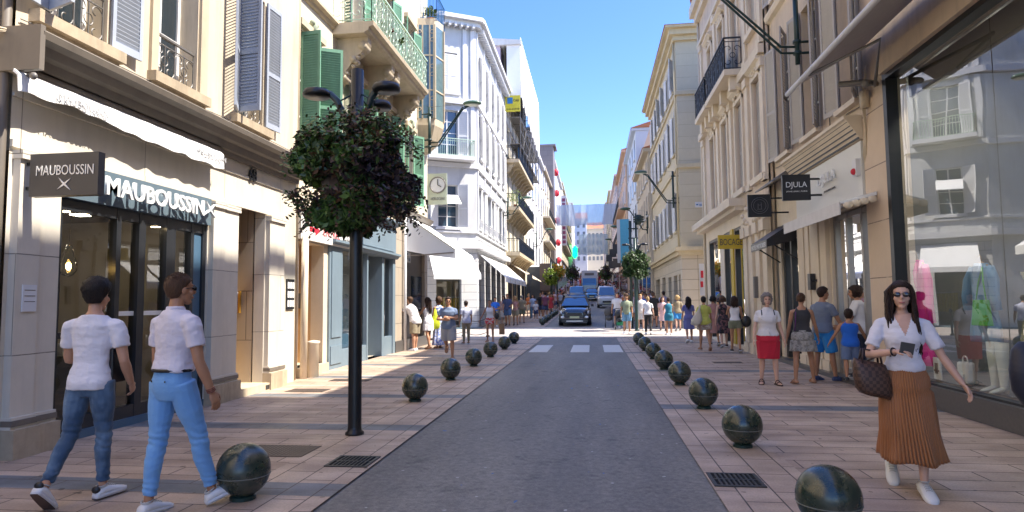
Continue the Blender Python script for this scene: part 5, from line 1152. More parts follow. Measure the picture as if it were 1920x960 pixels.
post(-2.9,96,'far dark flower ball between the orange flowers and the truck',3.4,1.3,1.3,500,purple,wt,36,False,.18,False)
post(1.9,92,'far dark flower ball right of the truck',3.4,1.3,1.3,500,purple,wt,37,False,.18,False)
# tall iron mast behind the green ball
t = thing('iron_mast','black iron street mast with round spotlights rising above the green flower ball','street lamp',(2.15,33.6,gz(33.6)))
b = MB(); b.sm=True; b.tube([(2.0,33.6,0),(2.0,33.6,5.7)],.07,8); b.tube([(2.3,33.6,0),(2.3,33.6,6.1)],.05,8); 
for z in (4.3,4.8,5.3): b.bar((1.9,33.6,z),(2.4,33.6,z),.06)
b.build('pole', M['lampgreen'], t)
b = MB(); b.sm=True; 
for x,z in ((2.45,5.75),): 
    for q in (0,.12,.24): b.torus((x,33.6,z-.1+q),.26,.035,V((0,0,1)),16,6)
    b.lathe([(.12,-.25),(.16,.25)],(x,33.6,z),12)
b.build('lamp_head', M['lampgreen'], t)
# wall lamps
def wall_lamp(fr,u,z0,z1,reach,zh,label,double=True,k=1.0):
    t = thing('wall_lamp',label,'street lamp',fr.P(u,z0,0),group='wall mounted street lamps'); P = fr.P
    b = MB(); b.sm=True; b.tube([P(u,z0,.28),P(u,z1,.28)],.055*k,10)
    for z in (z0+.25,z0+.5,z1-.25): b.tube([P(u,z,0),P(u,z,.3)],.03*k,8); b.tube([P(u,z-.03,.28),P(u,z+.03,.28)],.09*k,12)
    b.build('mount', M['lampgreen'], t)
    b = MB(); b.sm=True
    for q in ((-.07,.07) if double else (0,)): b.tube([P(u,z0+.32-q,.28),P(u,z0+.34-q,.62),P(u,zh-.12-q*.6,reach-.35),P(u,zh-.03,reach-.12)],.028*k if double else .035*k,8)
    b.build('arm', M['lampgreen'], t)
    b = MB(); b.sm=True; c = P(u,zh,reach)
    ax = fr.n; M_ = Matrix.Identity(3); b.ell(c+V((0,0,.05)),(.34*k,.2*k,.10*k),16,8); 
    o = b.build('lamp_head', mat('lamp_head_green',(.06,.12,.08),.35,var=.1), t)
    b = MB(); b.sm=True; b.ell(c+V((0,0,-.005)),(.28*k,.16*k,.05*k),16,6); b.build('lens', mat('lamp_lens',(.6,.62,.55),.3), o)
    b = MB(); b.bar(P(u,z1,.28),P(u,zh+.05,reach-.2),.008); b.build('stay', M['iron'], t)
wall_lamp(L6,22.15,6.9,8.6,1.85,8.62,'green wall street lamp on a slanted arm in front of the white corner building')
wall_lamp(D6,45.2,7.5,9.0,1.7,8.95,'wall street lamp at the end of the white corner building',False)
wall_lamp(D6,69,7.3,9.2,1.7,9.35,'far wall street lamp on the white modern facade to the left',False,1.2)
wall_lamp(R1,14.4,6.7,8.5,2.3,8.55,'dark green double armed wall lamp on the warm beige house, cut by the top edge')
wall_lamp(Y6,33.4,6.3,8.2,1.9,8.15,'green wall street lamp on the near corner of the pale yellow house')
wall_lamp(Y6,49,6.6,8.3,1.9,8.5,'green wall street lamp just beyond the pale yellow house',False,1.2)
wall_lamp(Y6,70,7.6,9.4,2.0,9.6,'far wall street lamp on the right, second beyond the pale yellow house',False,1.3)
wall_lamp(Y6,95,8.4,10.4,2.0,10.6,'farthest wall street lamp on the right side',False,1.5)
# posts with rope
def rope_post(x,y,lb):
    t = thing('rope_post',lb,'bollard',(x,y,gz(y)),group='thin black barrier posts'); b = MB(); b.sm=True
    b.lathe([(.09,0),(.09,.05),(.04,.08),(.035,.95),(.055,.98),(.055,1.04),(0,1.1)],(x,y,gz(y)),12); b.build('post', M['lampgreen'], t)
rope_post(-5.75,28.3,'thin black barrier post just right of the man in grey'); rope_post(-4.6,28.0,'thin black barrier post behind the woman in red shorts'); rope_post(-7.3,31.0,'thin black barrier post near the white corner shop step')
b = MB(); b.sm=True
for a,c in (((-5.75,28.3),(-4.6,28.0)),((-5.75,28.3),(-7.3,31.0))):
    for z in (.85,.25): b.tube([V((a[0]+(c[0]-a[0])*k/8,a[1]+(c[1]-a[1])*k/8,z-.14*math.sin(math.pi*k/8))) for k in range(9)],.015,5)
tag(b.build('rope', M['black']),'dark ropes sagging between the thin black barrier posts','rope')
b = MB(); b.rings([[V((x,y,0.02)) for x,y in ((-10,32.4),(-8.8,32.2),(-5.9,33.9),(-5.9,34.6),(-6.3,34.6),(-9.2,33.0))],[V((x,y,.22)) for x,y in ((-10,32.4),(-8.8,32.2),(-5.9,33.9),(-5.9,34.6),(-6.3,34.6),(-9.2,33.0))]]); b.build('doorstep', mat('blue_grey_step',(.12,.18,.22),.5), D)
b = MB(); g=gz(33); b.box(1.68,1.93,33.0,33.25,g,g+.55); b.box(1.66,1.95,32.98,33.27,g+.55,g+.60)
tag(b.build('white_bin', M['white_trim']),'small white box standing beside the black pushchair','bin')
t = thing('hoarding','dark slate and brown building hoarding on the left pavement beyond the cream awnings','hoarding',(-5.4,60,gz(60)))
b = MB(); b.box(-6.2,-4.95,61,67,gz(60),4.9); b.build('slate_panel', mat('slate_panel',(.06,.07,.085),.6), t); b = MB(); b.box(-4.95,-4.0,60.9,67,gz(60)+1.9,5.2); b.box(-4.9,-4.1,61.2,66.8,gz(60),gz(60)+1.9); b.build('brown_panel', mat('brown_panel',(.13,.095,.08),.6), t)
for x,y,lb in ((-4.35,45,'thin grey road sign pole beside the people on the left pavement'),):
    t = thing('sign_pole',lb,'pole',(x,y,gz(y))); b = MB(); b.bar((x,y,gz(y)),(x,y,3.6),.07); b.build('pole', M['iron_dark'], t); b = MB(); b.box(x-.18,x+.18,y-.05,y-.03,3.0,3.5); b.build('sign_plate', M['iron_dark'], t)

# ---------------------------------------------------------------- vehicles
def wheel(x,y,r,wd,par):
    b = MB(); b.sm=True; b.tube([(x-wd/2,y,r),(x+wd/2,y,r)],r,22); w_ = b.build('wheel', M['black']); w_.parent = par
    b = MB(); b.sm=True; s = 1 if x > 0 else -1; b.tube([(x+s*(wd/2-.02),y,r),(x+s*(wd/2+.006),y,r)],r*.66,18)
    for k in range(5): a=k*1.2566; b.bar((x+s*(wd/2+.01),y,r),(x+s*(wd/2+.01),y+math.cos(a)*r*.6,r+math.sin(a)*r*.6),.05)
    o = b.build('rim', M['chrome']); o.parent = w_
carglass = mat('windscreen_glass_sky_blue',(.02,.10,.25),.03,var=.1,spec=1,coat=.5)  # blue of the reflected sky is painted into the base colour
def car(label,cat,loc,rz,bodym,L=4.45,W=1.84,H=1.64,zh=1.05,kind='suv',plate=None,name='parked_car',group=None):
    t = thing(name,label,cat,loc,rz,group); w = W/2
    # lower body: (y, halfwidth, zbottom, zbelt, ztop)
    if kind == 'suv': S = [(0,.62,.30,.62,.74),(.06,.78,.24,.72,.86),(.25,.88,.22,.80,.95),(.9,.96,.24,.90,1.03),(1.25,1.0,.26,.95,1.07),(2.2,1.0,.26,.98,1.09),(3.6,1.0,.28,1.02,1.12),(4.2,.95,.32,1.02,1.15),(4.42,.84,.38,.95,1.05)]
    else: S = [(0,.80,.32,.70,.95),(.08,.90,.26,.80,1.05),(.5,.98,.26,.95,1.18),(.95,1.0,.28,1.05,1.28),(2.2,1,.28,1.1,1.3),(4.0,1,.28,1.1,1.3),(4.8,1,.3,1.1,1.3),(4.95,.96,.4,1.0,1.25)]
    k = L/S[-1][0]; b = MB(); b.sm = True; rr=[]
    for y,f,zb,zm,zt in S:
        a = w*f; rr.append([V((sx*xx,y*k,zz)) for sx,xx,zz in [(1,a*.80,zb),(1,a*.97,zb+.08),(1,a,(zb+zm)/2),(1,a*.98,zm),(1,a*.86,zt-.02),(1,a*.5,zt+.015),(-1,a*.5,zt+.015),(-1,a*.86,zt-.02),(-1,a*.98,zm),(-1,a,(zb+zm)/2),(-1,a*.97,zb+.08),(-1,a*.80,zb)]])
    b.rings(rr); o = b.build('body', bodym); o.parent = t; sb = o.modifiers.new('Subsurf','SUBSURF'); sb.levels=1; sb.render_levels=2; bod=o
    if kind == 'suv': Cc = [(1.02,.80,1.06,.02),(1.75,.70,1.05,.52),(2.4,.70,1.07,.58),(3.4,.70,1.07,.55),(4.1,.74,1.08,.30),(4.25,.78,1.08,.04)]
    else: Cc = [(.85,.86,1.26,.02),(1.45,.82,1.25,H-1.28),(2.2,.84,1.26,H-1.2),(4.5,.84,1.26,H-1.2),(4.88,.86,1.24,H-1.24)]
    b = MB(); b.sm=True; rr=[]
    for y,f,zb,dz in Cc:
        a = w*(.90 if dz < .1 else .92); c_ = w*f; zt = zb+dz; rr.append([V((x,y*k,z)) for x,z in ((a,zb-.05),(a-.02,zb),(c_,zt-.06),(c_*.9,zt),(0,zt+.02),(-c_*.9,zt),(-c_,zt-.06),(-a+.02,zb),(-a,zb-.05))])
    b.rings(rr); o = b.build('cabin', bodym if kind != 'suv' else M['black']); o.parent = t
    # windscreen
    (ya,fa,za,_),(yb,fb,zb_,dzb) = Cc[0],Cc[1]
    b = MB(); zt=zb_+dzb; b.quad((-w*.84,ya*k-.03,za+.05),(w*.84,ya*k-.03,za+.05),(w*fb*.86,yb*k-.05,zt-.02),(-w*fb*.86,yb*k-.05,zt-.02)); o = b.build('windscreen', carglass); o.parent = t
    b = MB(); b.quad((-w*.72,yb*k,zt+.004),(w*.72,yb*k,zt+.004),(w*.66,3.4*k,zt+.05),(-w*.66,3.4*k,zt+.05)) if kind=='suv' else None
    if kind=='suv': o = b.build('roof', bodym); o.parent = t
    for s in (-1,1):
        b = MB(); b.hexa([(s*w*.42,-.0,.70),(s*w*.80,.12,.66),(s*w*.82,.2,.66),(s*w*.42,.1,.70),(s*w*.42,.02,.74),(s*w*.90,.22,.84),(s*w*.90,.30,.84),(s*w*.42,.14,.76)] if kind=='suv' else [(s*w*.62,-.01,.75),(s*w*.86,.06,.75),(s*w*.86,.12,.75),(s*w*.62,.08,.75),(s*w*.62,.02,1.0),(s*w*.88,.10,1.0),(s*w*.88,.16,1.0),(s*w*.62,.1,1.0)])
        o = b.build('headlight', M['chrome']); o.parent = t
        b = MB(); b.hexa([(s*w*.98,1.30,1.05),(s*w*1.16,1.32,1.05),(s*w*1.16,1.42,1.05),(s*w*.98,1.42,1.05),(s*w*.98,1.30,1.2),(s*w*1.14,1.32,1.2),(s*w*1.14,1.42,1.2),(s*w*.98,1.42,1.2)]); o = b.build('mirror', bodym); o.parent = t
        b = MB(); b.ell((s*w*.72,-.03,.48),(.11,.04,.07),10,6); o = b.build('fog_lamp', M['chrome']); o.parent = t
        for y in (.85,L-.85): wheel(s*(w-.13),y,.34,.24,t)
    b = MB(); b.box(-w*.44,w*.44,-.055,.02,.54,.72)
    for q in range(4): b.box(-w*.42,w*.42,-.06,-.056,.555+q*.042,.565+q*.042)
    b.box(-w*.78,w*.78,-.05,.1,.20,.36); o = b.build('grille', M['blackm']); o.parent = t
    b = MB(); b.box(-w*.5,w*.5,-.07,-.05,.24,.29); o = b.build('bumper_trim', M['chrome']); o.parent = t
    b = MB(); b.box(-.26,.26,-.085,-.062,.42,.53); pl = b.build('licence_plate', mat('plate_yellowish',(.6,.6,.35),.5)); pl.parent = t
    return t
blk = mat('dark_blue_black_car_paint',(.006,.018,.045),.15,var=.02,coat=1,spec=.6)
car('dark blue black family car facing the camera at the crossing','car',(-1.0,35.6,gz(36)),0,blk)
car('second dark car close behind the dark blue family car','car',(-1.15,50,gz(51)),0,blk)
car('white van in the right lane behind the pushchair','van',(1.45,66,gz(67)),0,mat('white_car_paint',(.62,.62,.64),.25,var=.03,coat=.6),5.0,1.95,2.2,kind='van')
car('blue car queued behind the second dark car','car',(-1.6,60,gz(61)),0,mat('blue_car_paint',(.02,.12,.33),.2,coat=.8))
car('light blue car in front of the truck','car',(-.1,84,gz(85)),0,mat('bright_blue_paint',(.05,.22,.5),.2,coat=.8))
car('blue van farther back on the left of the queue','van',(-1.9,76,gz(77)),0,MATS['blue_car_paint'],5.0,1.95,2.1,kind='van')
y=103; g=gz(y); t = thing('truck','white box truck with a blue cab at the end of the queue','truck',(-.5,y,g))
b = MB(); b.box(-1.7,.8,y+1.4,y+7,g+.8,g+3.7); b.build('box_body', M['white_trim'], t, bevel=.05)
b = MB(); b.rings([[V((-1.55,y,g+.4)),V((.65,y,g+.4)),V((.65,y+1.3,g+.4)),V((-1.55,y+1.3,g+.4))],[V((-1.55,y,g+1.3)),V((.65,y,g+1.3)),V((.65,y+1.3,g+1.3)),V((-1.55,y+1.3,g+1.3))],[V((-1.5,y+.35,g+2.4)),V((.6,y+.35,g+2.4)),V((.6,y+1.3,g+2.4)),V((-1.5,y+1.3,g+2.4))]]); b.build('cab', MATS['bright_blue_paint'], t)
b = MB(); b.quad((-1.4,y+.02,g+1.35),(.5,y+.02,g+1.35),(.48,y+.3,g+2.3),(-1.38,y+.3,g+2.3)); b.build('windscreen', carglass, t)
b = MB(); b.box(-1.2,.3,y+1.36,y+1.4,g+2.9,g+3.3); b.build('vent', M['iron'], t)
for x in (-1.4,.5): o = MB(); o.sm=True; o.tube([(x-.12,y+.9,g+.45),(x+.12,y+.9,g+.45)],.45,16); o.build('wheel', M['black'], t)
y=118; g=gz(y); b = MB(); b.box(-1.3,1.0,y,y+6,g+.4,g+3.2); b.cur=1; b.box(-1.1,.8,y-.03,y,g+1.5,g+2.6); tag(b.build('van', [M['white_trim'],carglass], None, bevel=.05),'white vehicle behind the truck on the rising street','van')
# pushchair
t = thing('pushchair','black pushchair with a green basket pushed across the crossing','pushchair',(1.35,32.6,gz(32)))
z=gz(32); b = MB(); b.sm=True
for x in (1.1,1.6):
    for y in (32.3,32.9): b.tube([(x-.02,y,z+.13),(x+.02,y,z+.13)],.13,14)
b.build('wheel', M['black'], t); b = MB(); b.sm=True
for x in (1.14,1.56): b.tube([(x,32.3,z+.2),(x,32.8,z+.75),(x,33.1,z+1.05)],.018,6); b.tube([(x,32.9,z+.2),(x,32.45,z+.6)],.018,6)
b.tube([(1.14,33.1,z+1.05),(1.56,33.1,z+1.05)],.02,6); b.build('frame', M['blackm'], t)
b = MB(); b.sm=True; b.ell((1.35,32.65,z+.78),(.27,.32,.24),14,8); b.ell((1.35,32.5,z+.5),(.2,.3,.12),12,6); b.build('hood', M['black'], t)
b = MB(); b.box(1.18,1.52,32.35,32.85,z+.22,z+.38); b.build('basket', mat('green_cloth',(.02,.22,.10),.7), t)
t = thing('pushchair','second dark pushchair left of the black one','pushchair',(.85,34.4,gz(34)))
z=gz(34); b = MB(); b.sm=True
for x in (.65,1.05):
    for y in (34.1,34.7): b.tube([(x-.02,y,z+.12),(x+.02,y,z+.12)],.12,14)
b.build('wheel', M['black'], t); b = MB(); b.sm=True; b.ell((.85,34.45,z+.8),(.25,.3,.3),14,8); b.ell((.85,34.3,z+.5),(.2,.3,.15),12,6); b.build('hood', mat('grey_brown_cloth',(.10,.09,.08),.8), t)
b = MB(); b.sm=True
for x in (.66,1.04): b.tube([(x,34.1,z+.2),(x,34.6,z+.8),(x,34.9,z+1.05)],.018,6)
b.build('frame', M['blackm'], t)
# ================================================================ PEOPLE
def remesh(mb, vox, it=4, name='tmp', fac=.5):
    me = mb.mesh(name, []); ob = bpy.data.objects.new(name, me); COL.objects.link(ob)
    r = ob.modifiers.new('r','REMESH'); r.mode='VOXEL'; r.voxel_size=vox; r.use_smooth_shade=True
    if it: s_ = ob.modifiers.new('s','SMOOTH'); s_.factor=fac; s_.iterations=it
    dg = bpy.context.evaluated_depsgraph_get(); dg.update(); out = bpy.data.meshes.new_from_object(ob.evaluated_get(dg))
    bpy.data.objects.remove(ob); bpy.data.meshes.remove(me)
    for p in out.polygons: p.use_smooth = True
    return out
def displace(me, fn):
    me.update(); nn = [v.normal.copy() for v in me.vertices]
    for v, n in zip(me.vertices, nn): v.co = v.co + n*fn(v.co)
def put(me, name, m, par):
    me.materials.clear(); me.materials.append(m); o = bpy.data.objects.new(name, me); COL.objects.link(o); o.parent = par; return o
SK = [M['skin'], mat('skin_fair',(.60,.36,.26),.5,var=.09,scale=22,bstr=.12,bscale=160), mat('skin_tan',(.40,.20,.11),.5,var=.10,scale=22,bstr=.12,bscale=160)]
def hairmat(name, c):
    if name in MATS: return MATS[name]
    m, nt, b = nodes_of(name); v = mapping(nt, (60,60,6)); c1 = mix(nt, noise_n(nt, v, 2, 4), mul(c,.5), mul(c,1.6)); nt.links.new(c1, b.inputs['Base Color'])
    b.inputs['Roughness'].default_value=.55; b.inputs['Specular IOR Level'].default_value=.3; bump(nt, b, noise_n(nt, v, 2, 3), .9, .012); MATS[name]=m; return m
HB = hairmat('hair_black',(.014,.010,.009)); HD = hairmat('hair_dark_brown',(.028,.014,.009)); HBR = hairmat('hair_brown',(.075,.038,.02)); HG = hairmat('hair_grey',(.22,.19,.17)); HBL = hairmat('hair_blond',(.40,.26,.11))
def cloth(name, c, wr=.5, sc=7, rough=.85, pat=None, var=.06):
    if name in MATS: return MATS[name]
    m, nt, b = nodes_of(name); L=nt.links; v = mapping(nt); c1 = mix(nt, noise_n(nt, v, 5, 3), mul(c,1-var), mul(c,1+var))
    if pat:
        k, c2, s = pat
        if k == 'noise': c1 = mix(nt, ramp(nt, noise_n(nt, v, s, 2), .48, .56), c1, c2)
        if k == 'fade': c1 = mix(nt, ramp(nt, noise_n(nt, mapping(nt,(1,1,.5)), s, 3), .45, .65), c1, c2)
    L.new(c1, b.inputs['Base Color']); b.inputs['Roughness'].default_value=rough; b.inputs['Sheen Weight'].default_value=.15
    ad = N(nt,'ShaderNodeMath',operation='ADD'); L.new(noise_n(nt, mapping(nt,(1,1,1.7)), sc, 3, .55), ad.inputs[0])
    fn = N(nt,'ShaderNodeMath',operation='MULTIPLY'); L.new(noise_n(nt, v, 260, 2), fn.inputs[0]); fn.inputs[1].default_value=.04; L.new(fn.outputs[0], ad.inputs[1])
    bump(nt, b, ad.outputs[0], wr, .03); MATS[name]=m; return m

def rotx(v, a): c,s=math.cos(a),math.sin(a); return V((v.x, v.y*c-v.z*s, v.y*s+v.z*c))
def ik(S, W, l1, l2, pole):
    d = W-S; L = min(d.length, (l1+l2)*.999); t = d.normalized(); a = math.acos(max(-1,min(1,(l1*l1+L*L-l2*l2)/(2*l1*L))))
    p = V(pole); p = (p-t*p.dot(t)).normalized(); E_ = S + t*math.cos(a)*l1 + p*math.sin(a)*l1
    return E_, S+t*L
class Sk: pass
def skeleton(h, fem, P):
    s = h/1.75; k = Sk(); k.s = s; k.fem = fem; k.P = P
    legs = P.get('legs', ((0,0,0),(0,0,0)))   # (thigh pitch, knee flex, foot heel-up) for L, R in degrees
    k.leg = []; low = []
    for i, sd in enumerate((-1,1)):
        lg = legs[i]; th,kn,ft = [R_(a) for a in lg[:3]]; ab = R_(lg[3] if len(lg)>3 else 2); toe = R_(lg[4] if len(lg)>4 else 6)
        H = V((sd*.092*s,0,0)); K = H+V((sd*math.sin(ab),math.sin(th),-math.cos(th))).normalized()*.43*s
        A = K+V((sd*math.sin(ab)*.6,math.sin(th-kn),-math.cos(th-kn))).normalized()*.415*s
        f = V((sd*math.sin(toe),math.cos(toe),0)); fd = V((f.x*math.cos(ft),f.y*math.cos(ft),-math.sin(ft))).normalized(); fu = V((f.x*math.sin(ft),f.y*math.sin(ft),math.cos(ft))).normalized()
        heel = A - fu*.075*s - fd*.05*s; T = A - fu*.075*s + fd*.19*s
        k.leg.append((H,K,A,fd,fu,heel,T)); low.append(min(heel.z,T.z))
    dz = -min(low) + P.get('lift',0)
    k.leg = [tuple([p+V((0,0,dz)) for p in l[:3]])+(l[3],l[4])+tuple(p+V((0,0,dz)) for p in l[5:]) for l in k.leg]
    k.pel = V((0,0,dz)); lean = -R_(P.get('lean',2)); tw = R_(P.get('twist',0)); side = R_(P.get('side',0))
    def T(x,y,z):   # torso coordinates -> local, z from pelvis
        f = max(0,min(1,z/.5)); v = V((x*s,y*s,z*s)); a=tw*f; v = V((v.x*math.cos(a)-v.y*math.sin(a), v.x*math.sin(a)+v.y*math.cos(a), v.z))
        v = rotx(v, lean*min(1,.4+f*.6)); c,s2=math.cos(side*f),math.sin(side*f); v = V((v.x*c+v.z*s2, v.y, -v.x*s2+v.z*c)); return k.pel+v
    k.T = T; sw = (.168 if fem else .192)
    k.arm = []
    arms = P.get('arms', (('h',5,8,12),('h',5,8,12)))
    for i, sd in enumerate((-1,1)):
        S = T(sd*sw,-.005,.462); a = arms[i]
        if a[0] == 'ik':
            W = k.pel + V(a[1])*s if len(a) < 4 else V(a[1]); E_,W = ik(S, W, .29*s, .255*s, a[2] if len(a)>2 and a[2] else (sd*.6,-.8,-.3))
        else:
            al,be,ep = [R_(x) for x in a[1:4]]; ga = R_(a[4]) if len(a)>4 else R_(15)
            U = V((sd*math.sin(be), math.sin(al)*math.cos(be), -math.cos(al)*math.cos(be))).normalized(); E_ = S+U*.29*s
            F = V((-sd*math.sin(ga), math.cos(ga), .2)); F = (F-U*F.dot(U)).normalized(); W = E_ + (U*math.cos(ep)+F*math.sin(ep))*.255*s
        k.arm.append((S,E_,W))
    k.nb = T(0,-.01,.56); hy,hp,hr = [R_(x) for x in P.get('head',(0,0,0))]
    k.HR = Matrix.Rotation(hy,3,'Z') @ Matrix.Rotation(-hp,3,'X') @ Matrix.Rotation(hr,3,'Y'); up = T(0,.0,.60)-T(0,0,.5); up.normalize()
    k.hc = T(0,.012,.60)+ (k.HR @ V((0,.012,.112)))*s
    return k
TM = [(-.11,.12,.09,-.005),(-.05,.160,.108,-.012),(.02,.168,.115,-.014),(.09,.155,.106,-.004),(.17,.138,.096,.004),(.25,.145,.102,.008),(.34,.165,.115,.012),(.42,.175,.112,.006),(.475,.165,.095,-.002),(.515,.125,.078,-.006),(.55,.075,.066,-.008),(.585,.056,.058,-.004)]
TF = [(-.11,.125,.095,-.005),(-.05,.168,.112,-.012),(.02,.172,.118,-.014),(.09,.148,.104,-.004),(.17,.118,.088,.004),(.25,.122,.092,.010),(.33,.140,.118,.022),(.39,.145,.112,.016),(.455,.150,.088,.0),(.50,.115,.070,-.004),(.545,.062,.055,-.006),(.585,.046,.048,-.004)]
def interp(tab, z):
    if z <= tab[0][0]: return tab[0][1:]
    for a,b in zip(tab,tab[1:]):
        if z <= b[0]: f=(z-a[0])/(b[0]-a[0]); f=f*f*(3-2*f); return tuple(x+(y-x)*f for x,y in zip(a[1:],b[1:]))
    return tab[-1][1:]
def torso(mb, k, z0, z1, infl=0, n=20, step=.03, wide=1, flare=None):
    tab = TF if k.fem else TM; w_ = k.P.get('build',1.0); m = max(2,int((z1-z0)/step)); rr=[]
    for i in range(m+1):
        z = z0+(z1-z0)*i/m; a,b,yo = interp(tab,z); ex = flare(z) if flare else 0; wz = w_ if z < .45 else 1+(w_-1)*.4
        a = a*wz*wide+infl+ex; b = b*(wz**1.2)*wide+infl+ex
        rr.append([k.T(a*math.copysign(abs(math.cos(t))**.85,math.cos(t)), yo+b*math.copysign(abs(math.sin(t))**.9,math.sin(t)), z) for t in [2*math.pi*j/n for j in range(n)]])
    mb.rings(rr)
def limb(mb, pts, rads, s, n=12, infl=0, ry=1.0, sub=4):
    P=[V(p) for p in pts]; out=[]; rr=[]; m=len(P)
    for i in range(m-1):
        p0 = P[max(0,i-1)]; p1=P[i]; p2=P[i+1]; p3=P[min(m-1,i+2)]
        for j in range(sub):
            t=j/sub; q = p1*(1-t)+p2*t
            if 0 < i or t > 0: 
                cr = .5*((2*p1)+(p2-p0)*t+(2*p0-5*p1+4*p2-p3)*t*t+(3*p1-p0-3*p2+p3)*t**3); q = q*.75+cr*.25
            out.append(q); r0,r1=rads[i],rads[i+1]; f=t*t*(3-2*t); rr.append((r0+(r1-r0)*f)*s+infl)
    out.append(P[-1]); rr.append(rads[-1]*s+infl); mb.tube(out, rr, n, ry=ry)
def legpts(k,i): 
    H,K,A = k.leg[i][:3]; return [H+V((0,0,.02*k.s)), H.lerp(K,.35), H.lerp(K,.82), K, K.lerp(A,.3)+ (k.leg[i][3]*-.012*k.s), K.lerp(A,.68), A]
LR = [.088,.082,.060,.054,.057,.043,.034]; LRF = [.090,.083,.058,.050,.052,.039,.031]
def foot(mb, k, i, sc=1.0, infl=0, n=12, sole=0):
    H,K,A,fd,fu,heel,T = k.leg[i]; s=k.s*sc; sd = fu.cross(fd).normalized()
    o = A - fu*.075*k.s; rr=[]
    for y,w,h in ((-.065,.022,.028),(-.055,.032,.05),(-.01,.036,.070),(.05,.038,.062),(.11,.044,.042),(.16,.042,.030),(.19,.032,.022),(.205,.016,.014)):
        rr.append([o+fd*y*s + sd*(w*s+infl)*math.cos(t) + fu*((h*s)*.5*(1+math.sin(t)) + infl*math.sin(t)) for t in [2*math.pi*j/n for j in range(n)]])
    mb.rings(rr)
def hand(mb, k, i, curl=.5, det=True, toward=None):
    S,E_,W = k.arm[i]; d = (W-E_).normalized(); s=k.s; sd = -1 if i==0 else 1
    inn = V(toward) if toward else V((-sd,0,0)); inn = (inn-d*inn.dot(d)).normalized(); f = d.cross(inn)*sd*-1
    # palm normal = inn, thumb side = f (forward)
    if f.y < 0 and not toward: f = -f
    c = W+d*.045*s; Mx = Matrix((f,inn,d)).transposed(); mb.ell(c,(.040*s,.017*s,.052*s),12,8,Mx)
    if not det: mb.tube([c,c+d*.05*s+inn*.01*s,c+d*.10*s+inn*.035*s*curl*2],[.026*s,.024*s,.012*s],8,ry=.6); return
    for q in range(4):
        L = (.078,.088,.082,.064)[q]*s; o = f*(.030-.020*q)*s; b0 = W+d*.075*s+o; a = curl*(1+.12*q); p=[W+d*.03*s+o*.6,b0]; dd=d.copy()
        for j,fr_ in enumerate((.45,.32,.23)):
            an = a*(.7,1.0,.8)[j]; dd = (dd*math.cos(an)+inn*math.sin(an)).normalized(); nxt = p[-1]+dd*L*fr_; p.append(nxt); inn_ = inn
            # rotate inn with the finger
            inn = (inn*math.cos(an)-(dd if False else d)*0).normalized() if False else inn
        mb.tube(p,[.011*s,.0098*s,.0092*s,.0085*s,.007*s],8)
    p0 = W+d*.02*s+f*.025*s; t1 = p0+(f*.7+d*.7+inn*.25).normalized()*.038*s; t2 = t1+(f*.25+d*.9+inn*.4).normalized()*.032*s; t3=t2+(d*.9+inn*.45).normalized()*.024*s
    mb.tube([p0,t1,t2,t3],[.014*s,.0115*s,.0105*s,.008*s],8)
def headmesh(mb, k, det=True):
    s=k.s*k.P.get('hs',1.0); Rm=k.HR; c=k.hc
    def e(p,r): mb.ell(c+(Rm@V(p))*s,(r[0]*s,r[1]*s,r[2]*s),16,12,Rm)
    e((0,-.012,.035),(.075,.096,.088)); e((0,.022,-.03),(.060,.066,.078))
    if det:
        e((0,.052,-.095),(.030,.030,.022)); e((0,.070,.032),(.050,.022,.012)); e((0,.066,-.02),(.050,.020,.03))
        mb.tube([c+(Rm@V(p))*s for p in ((0,.085,.022),(0,.097,0),(0,.110,-.022),(0,.098,-.034))],[.008*s,.010*s,.014*s,.010*s],8)
        e((0,.084,-.056),(.024,.010,.006)); e((0,.083,-.067),(.021,.010,.007))
        for q in (-1,1): e((q*.077,-.005,-.008),(.009,.022,.032)); e((q*.040,.058,-.028),(.022,.022,.022))
    mb.tube([k.T(0,-.012,.50),k.T(0,-.012,.56),k.hc+(Rm@V((0,-.02,-.06)))*s],[.060*s,.052*s if not k.fem else .044*s,.050*s if not k.fem else .042*s],14)
def hairmesh(k, style, seed=0, vox=None):
    s=k.s*k.P.get('hs',1.0); Rm=k.HR; c=k.hc; mb=MB(); n,m=36,26
    thick = dict(short=.012,crop=.006,bun=.008,long=.014,curly=.030,bob=.022,tall=.020)[style]; rr=[]
    for i in range(m+1):
        a=-math.pi/2+math.pi*i/m; ring=[]
        for j in range(n):
            t=2*math.pi*j/n; d=V((math.cos(t)*max(math.cos(a),.01),math.sin(t)*max(math.cos(a),.01),math.sin(a)))
            yl = d.y; nape = dict(short=-.85,crop=-.80,bun=-.62,long=-.9,curly=-.85,bob=-1.1,tall=-.72)[style]
            zl = nape + (max(0,(yl+.25))/1.25)**.7*(.52-nape) if yl > -.25 else nape
            if style in ('long','bob','curly') and yl < .55: zl = nape
            f = max(0,min(1,(d.z-zl)/.16+.5)); f = f*f*(3-2*f)
            nz = noise.noise(d*(3 if style!='curly' else 5)+V((seed,0,0)))+(.9*noise.noise(V((d.x*7,d.y*7,d.z*11+seed))) if style in ('tall','short') else 0); th = thick*(1+.5*nz+(.9 if style=='curly' else .15)*noise.noise(d*9+V((seed,3,0))))
            if style in ('tall','short'):
                th += (.026 if style=='tall' else .008)*max(0,d.z+.15)**1.2*(1+.3*max(0,d.y)); th *= .45+.55*max(0,min(1,(d.z+.5)/.8))
            r = V((.077,.099,.091)); off = th*f - .016*(1-f); p = V((d.x*(r.x+off),d.y*(r.y+off)-.012,d.z*((r.z if d.z>0 else .125)+off)+.033)); ring.append(c+(Rm@p)*s)
        rr.append(ring)
    mb.sm=True; mb.rings(rr)
    if style=='bun': mb.ell(c+(Rm@V((0,-.085,.075)))*s,(.045*s,.042*s,.042*s),14,10)
    return mb
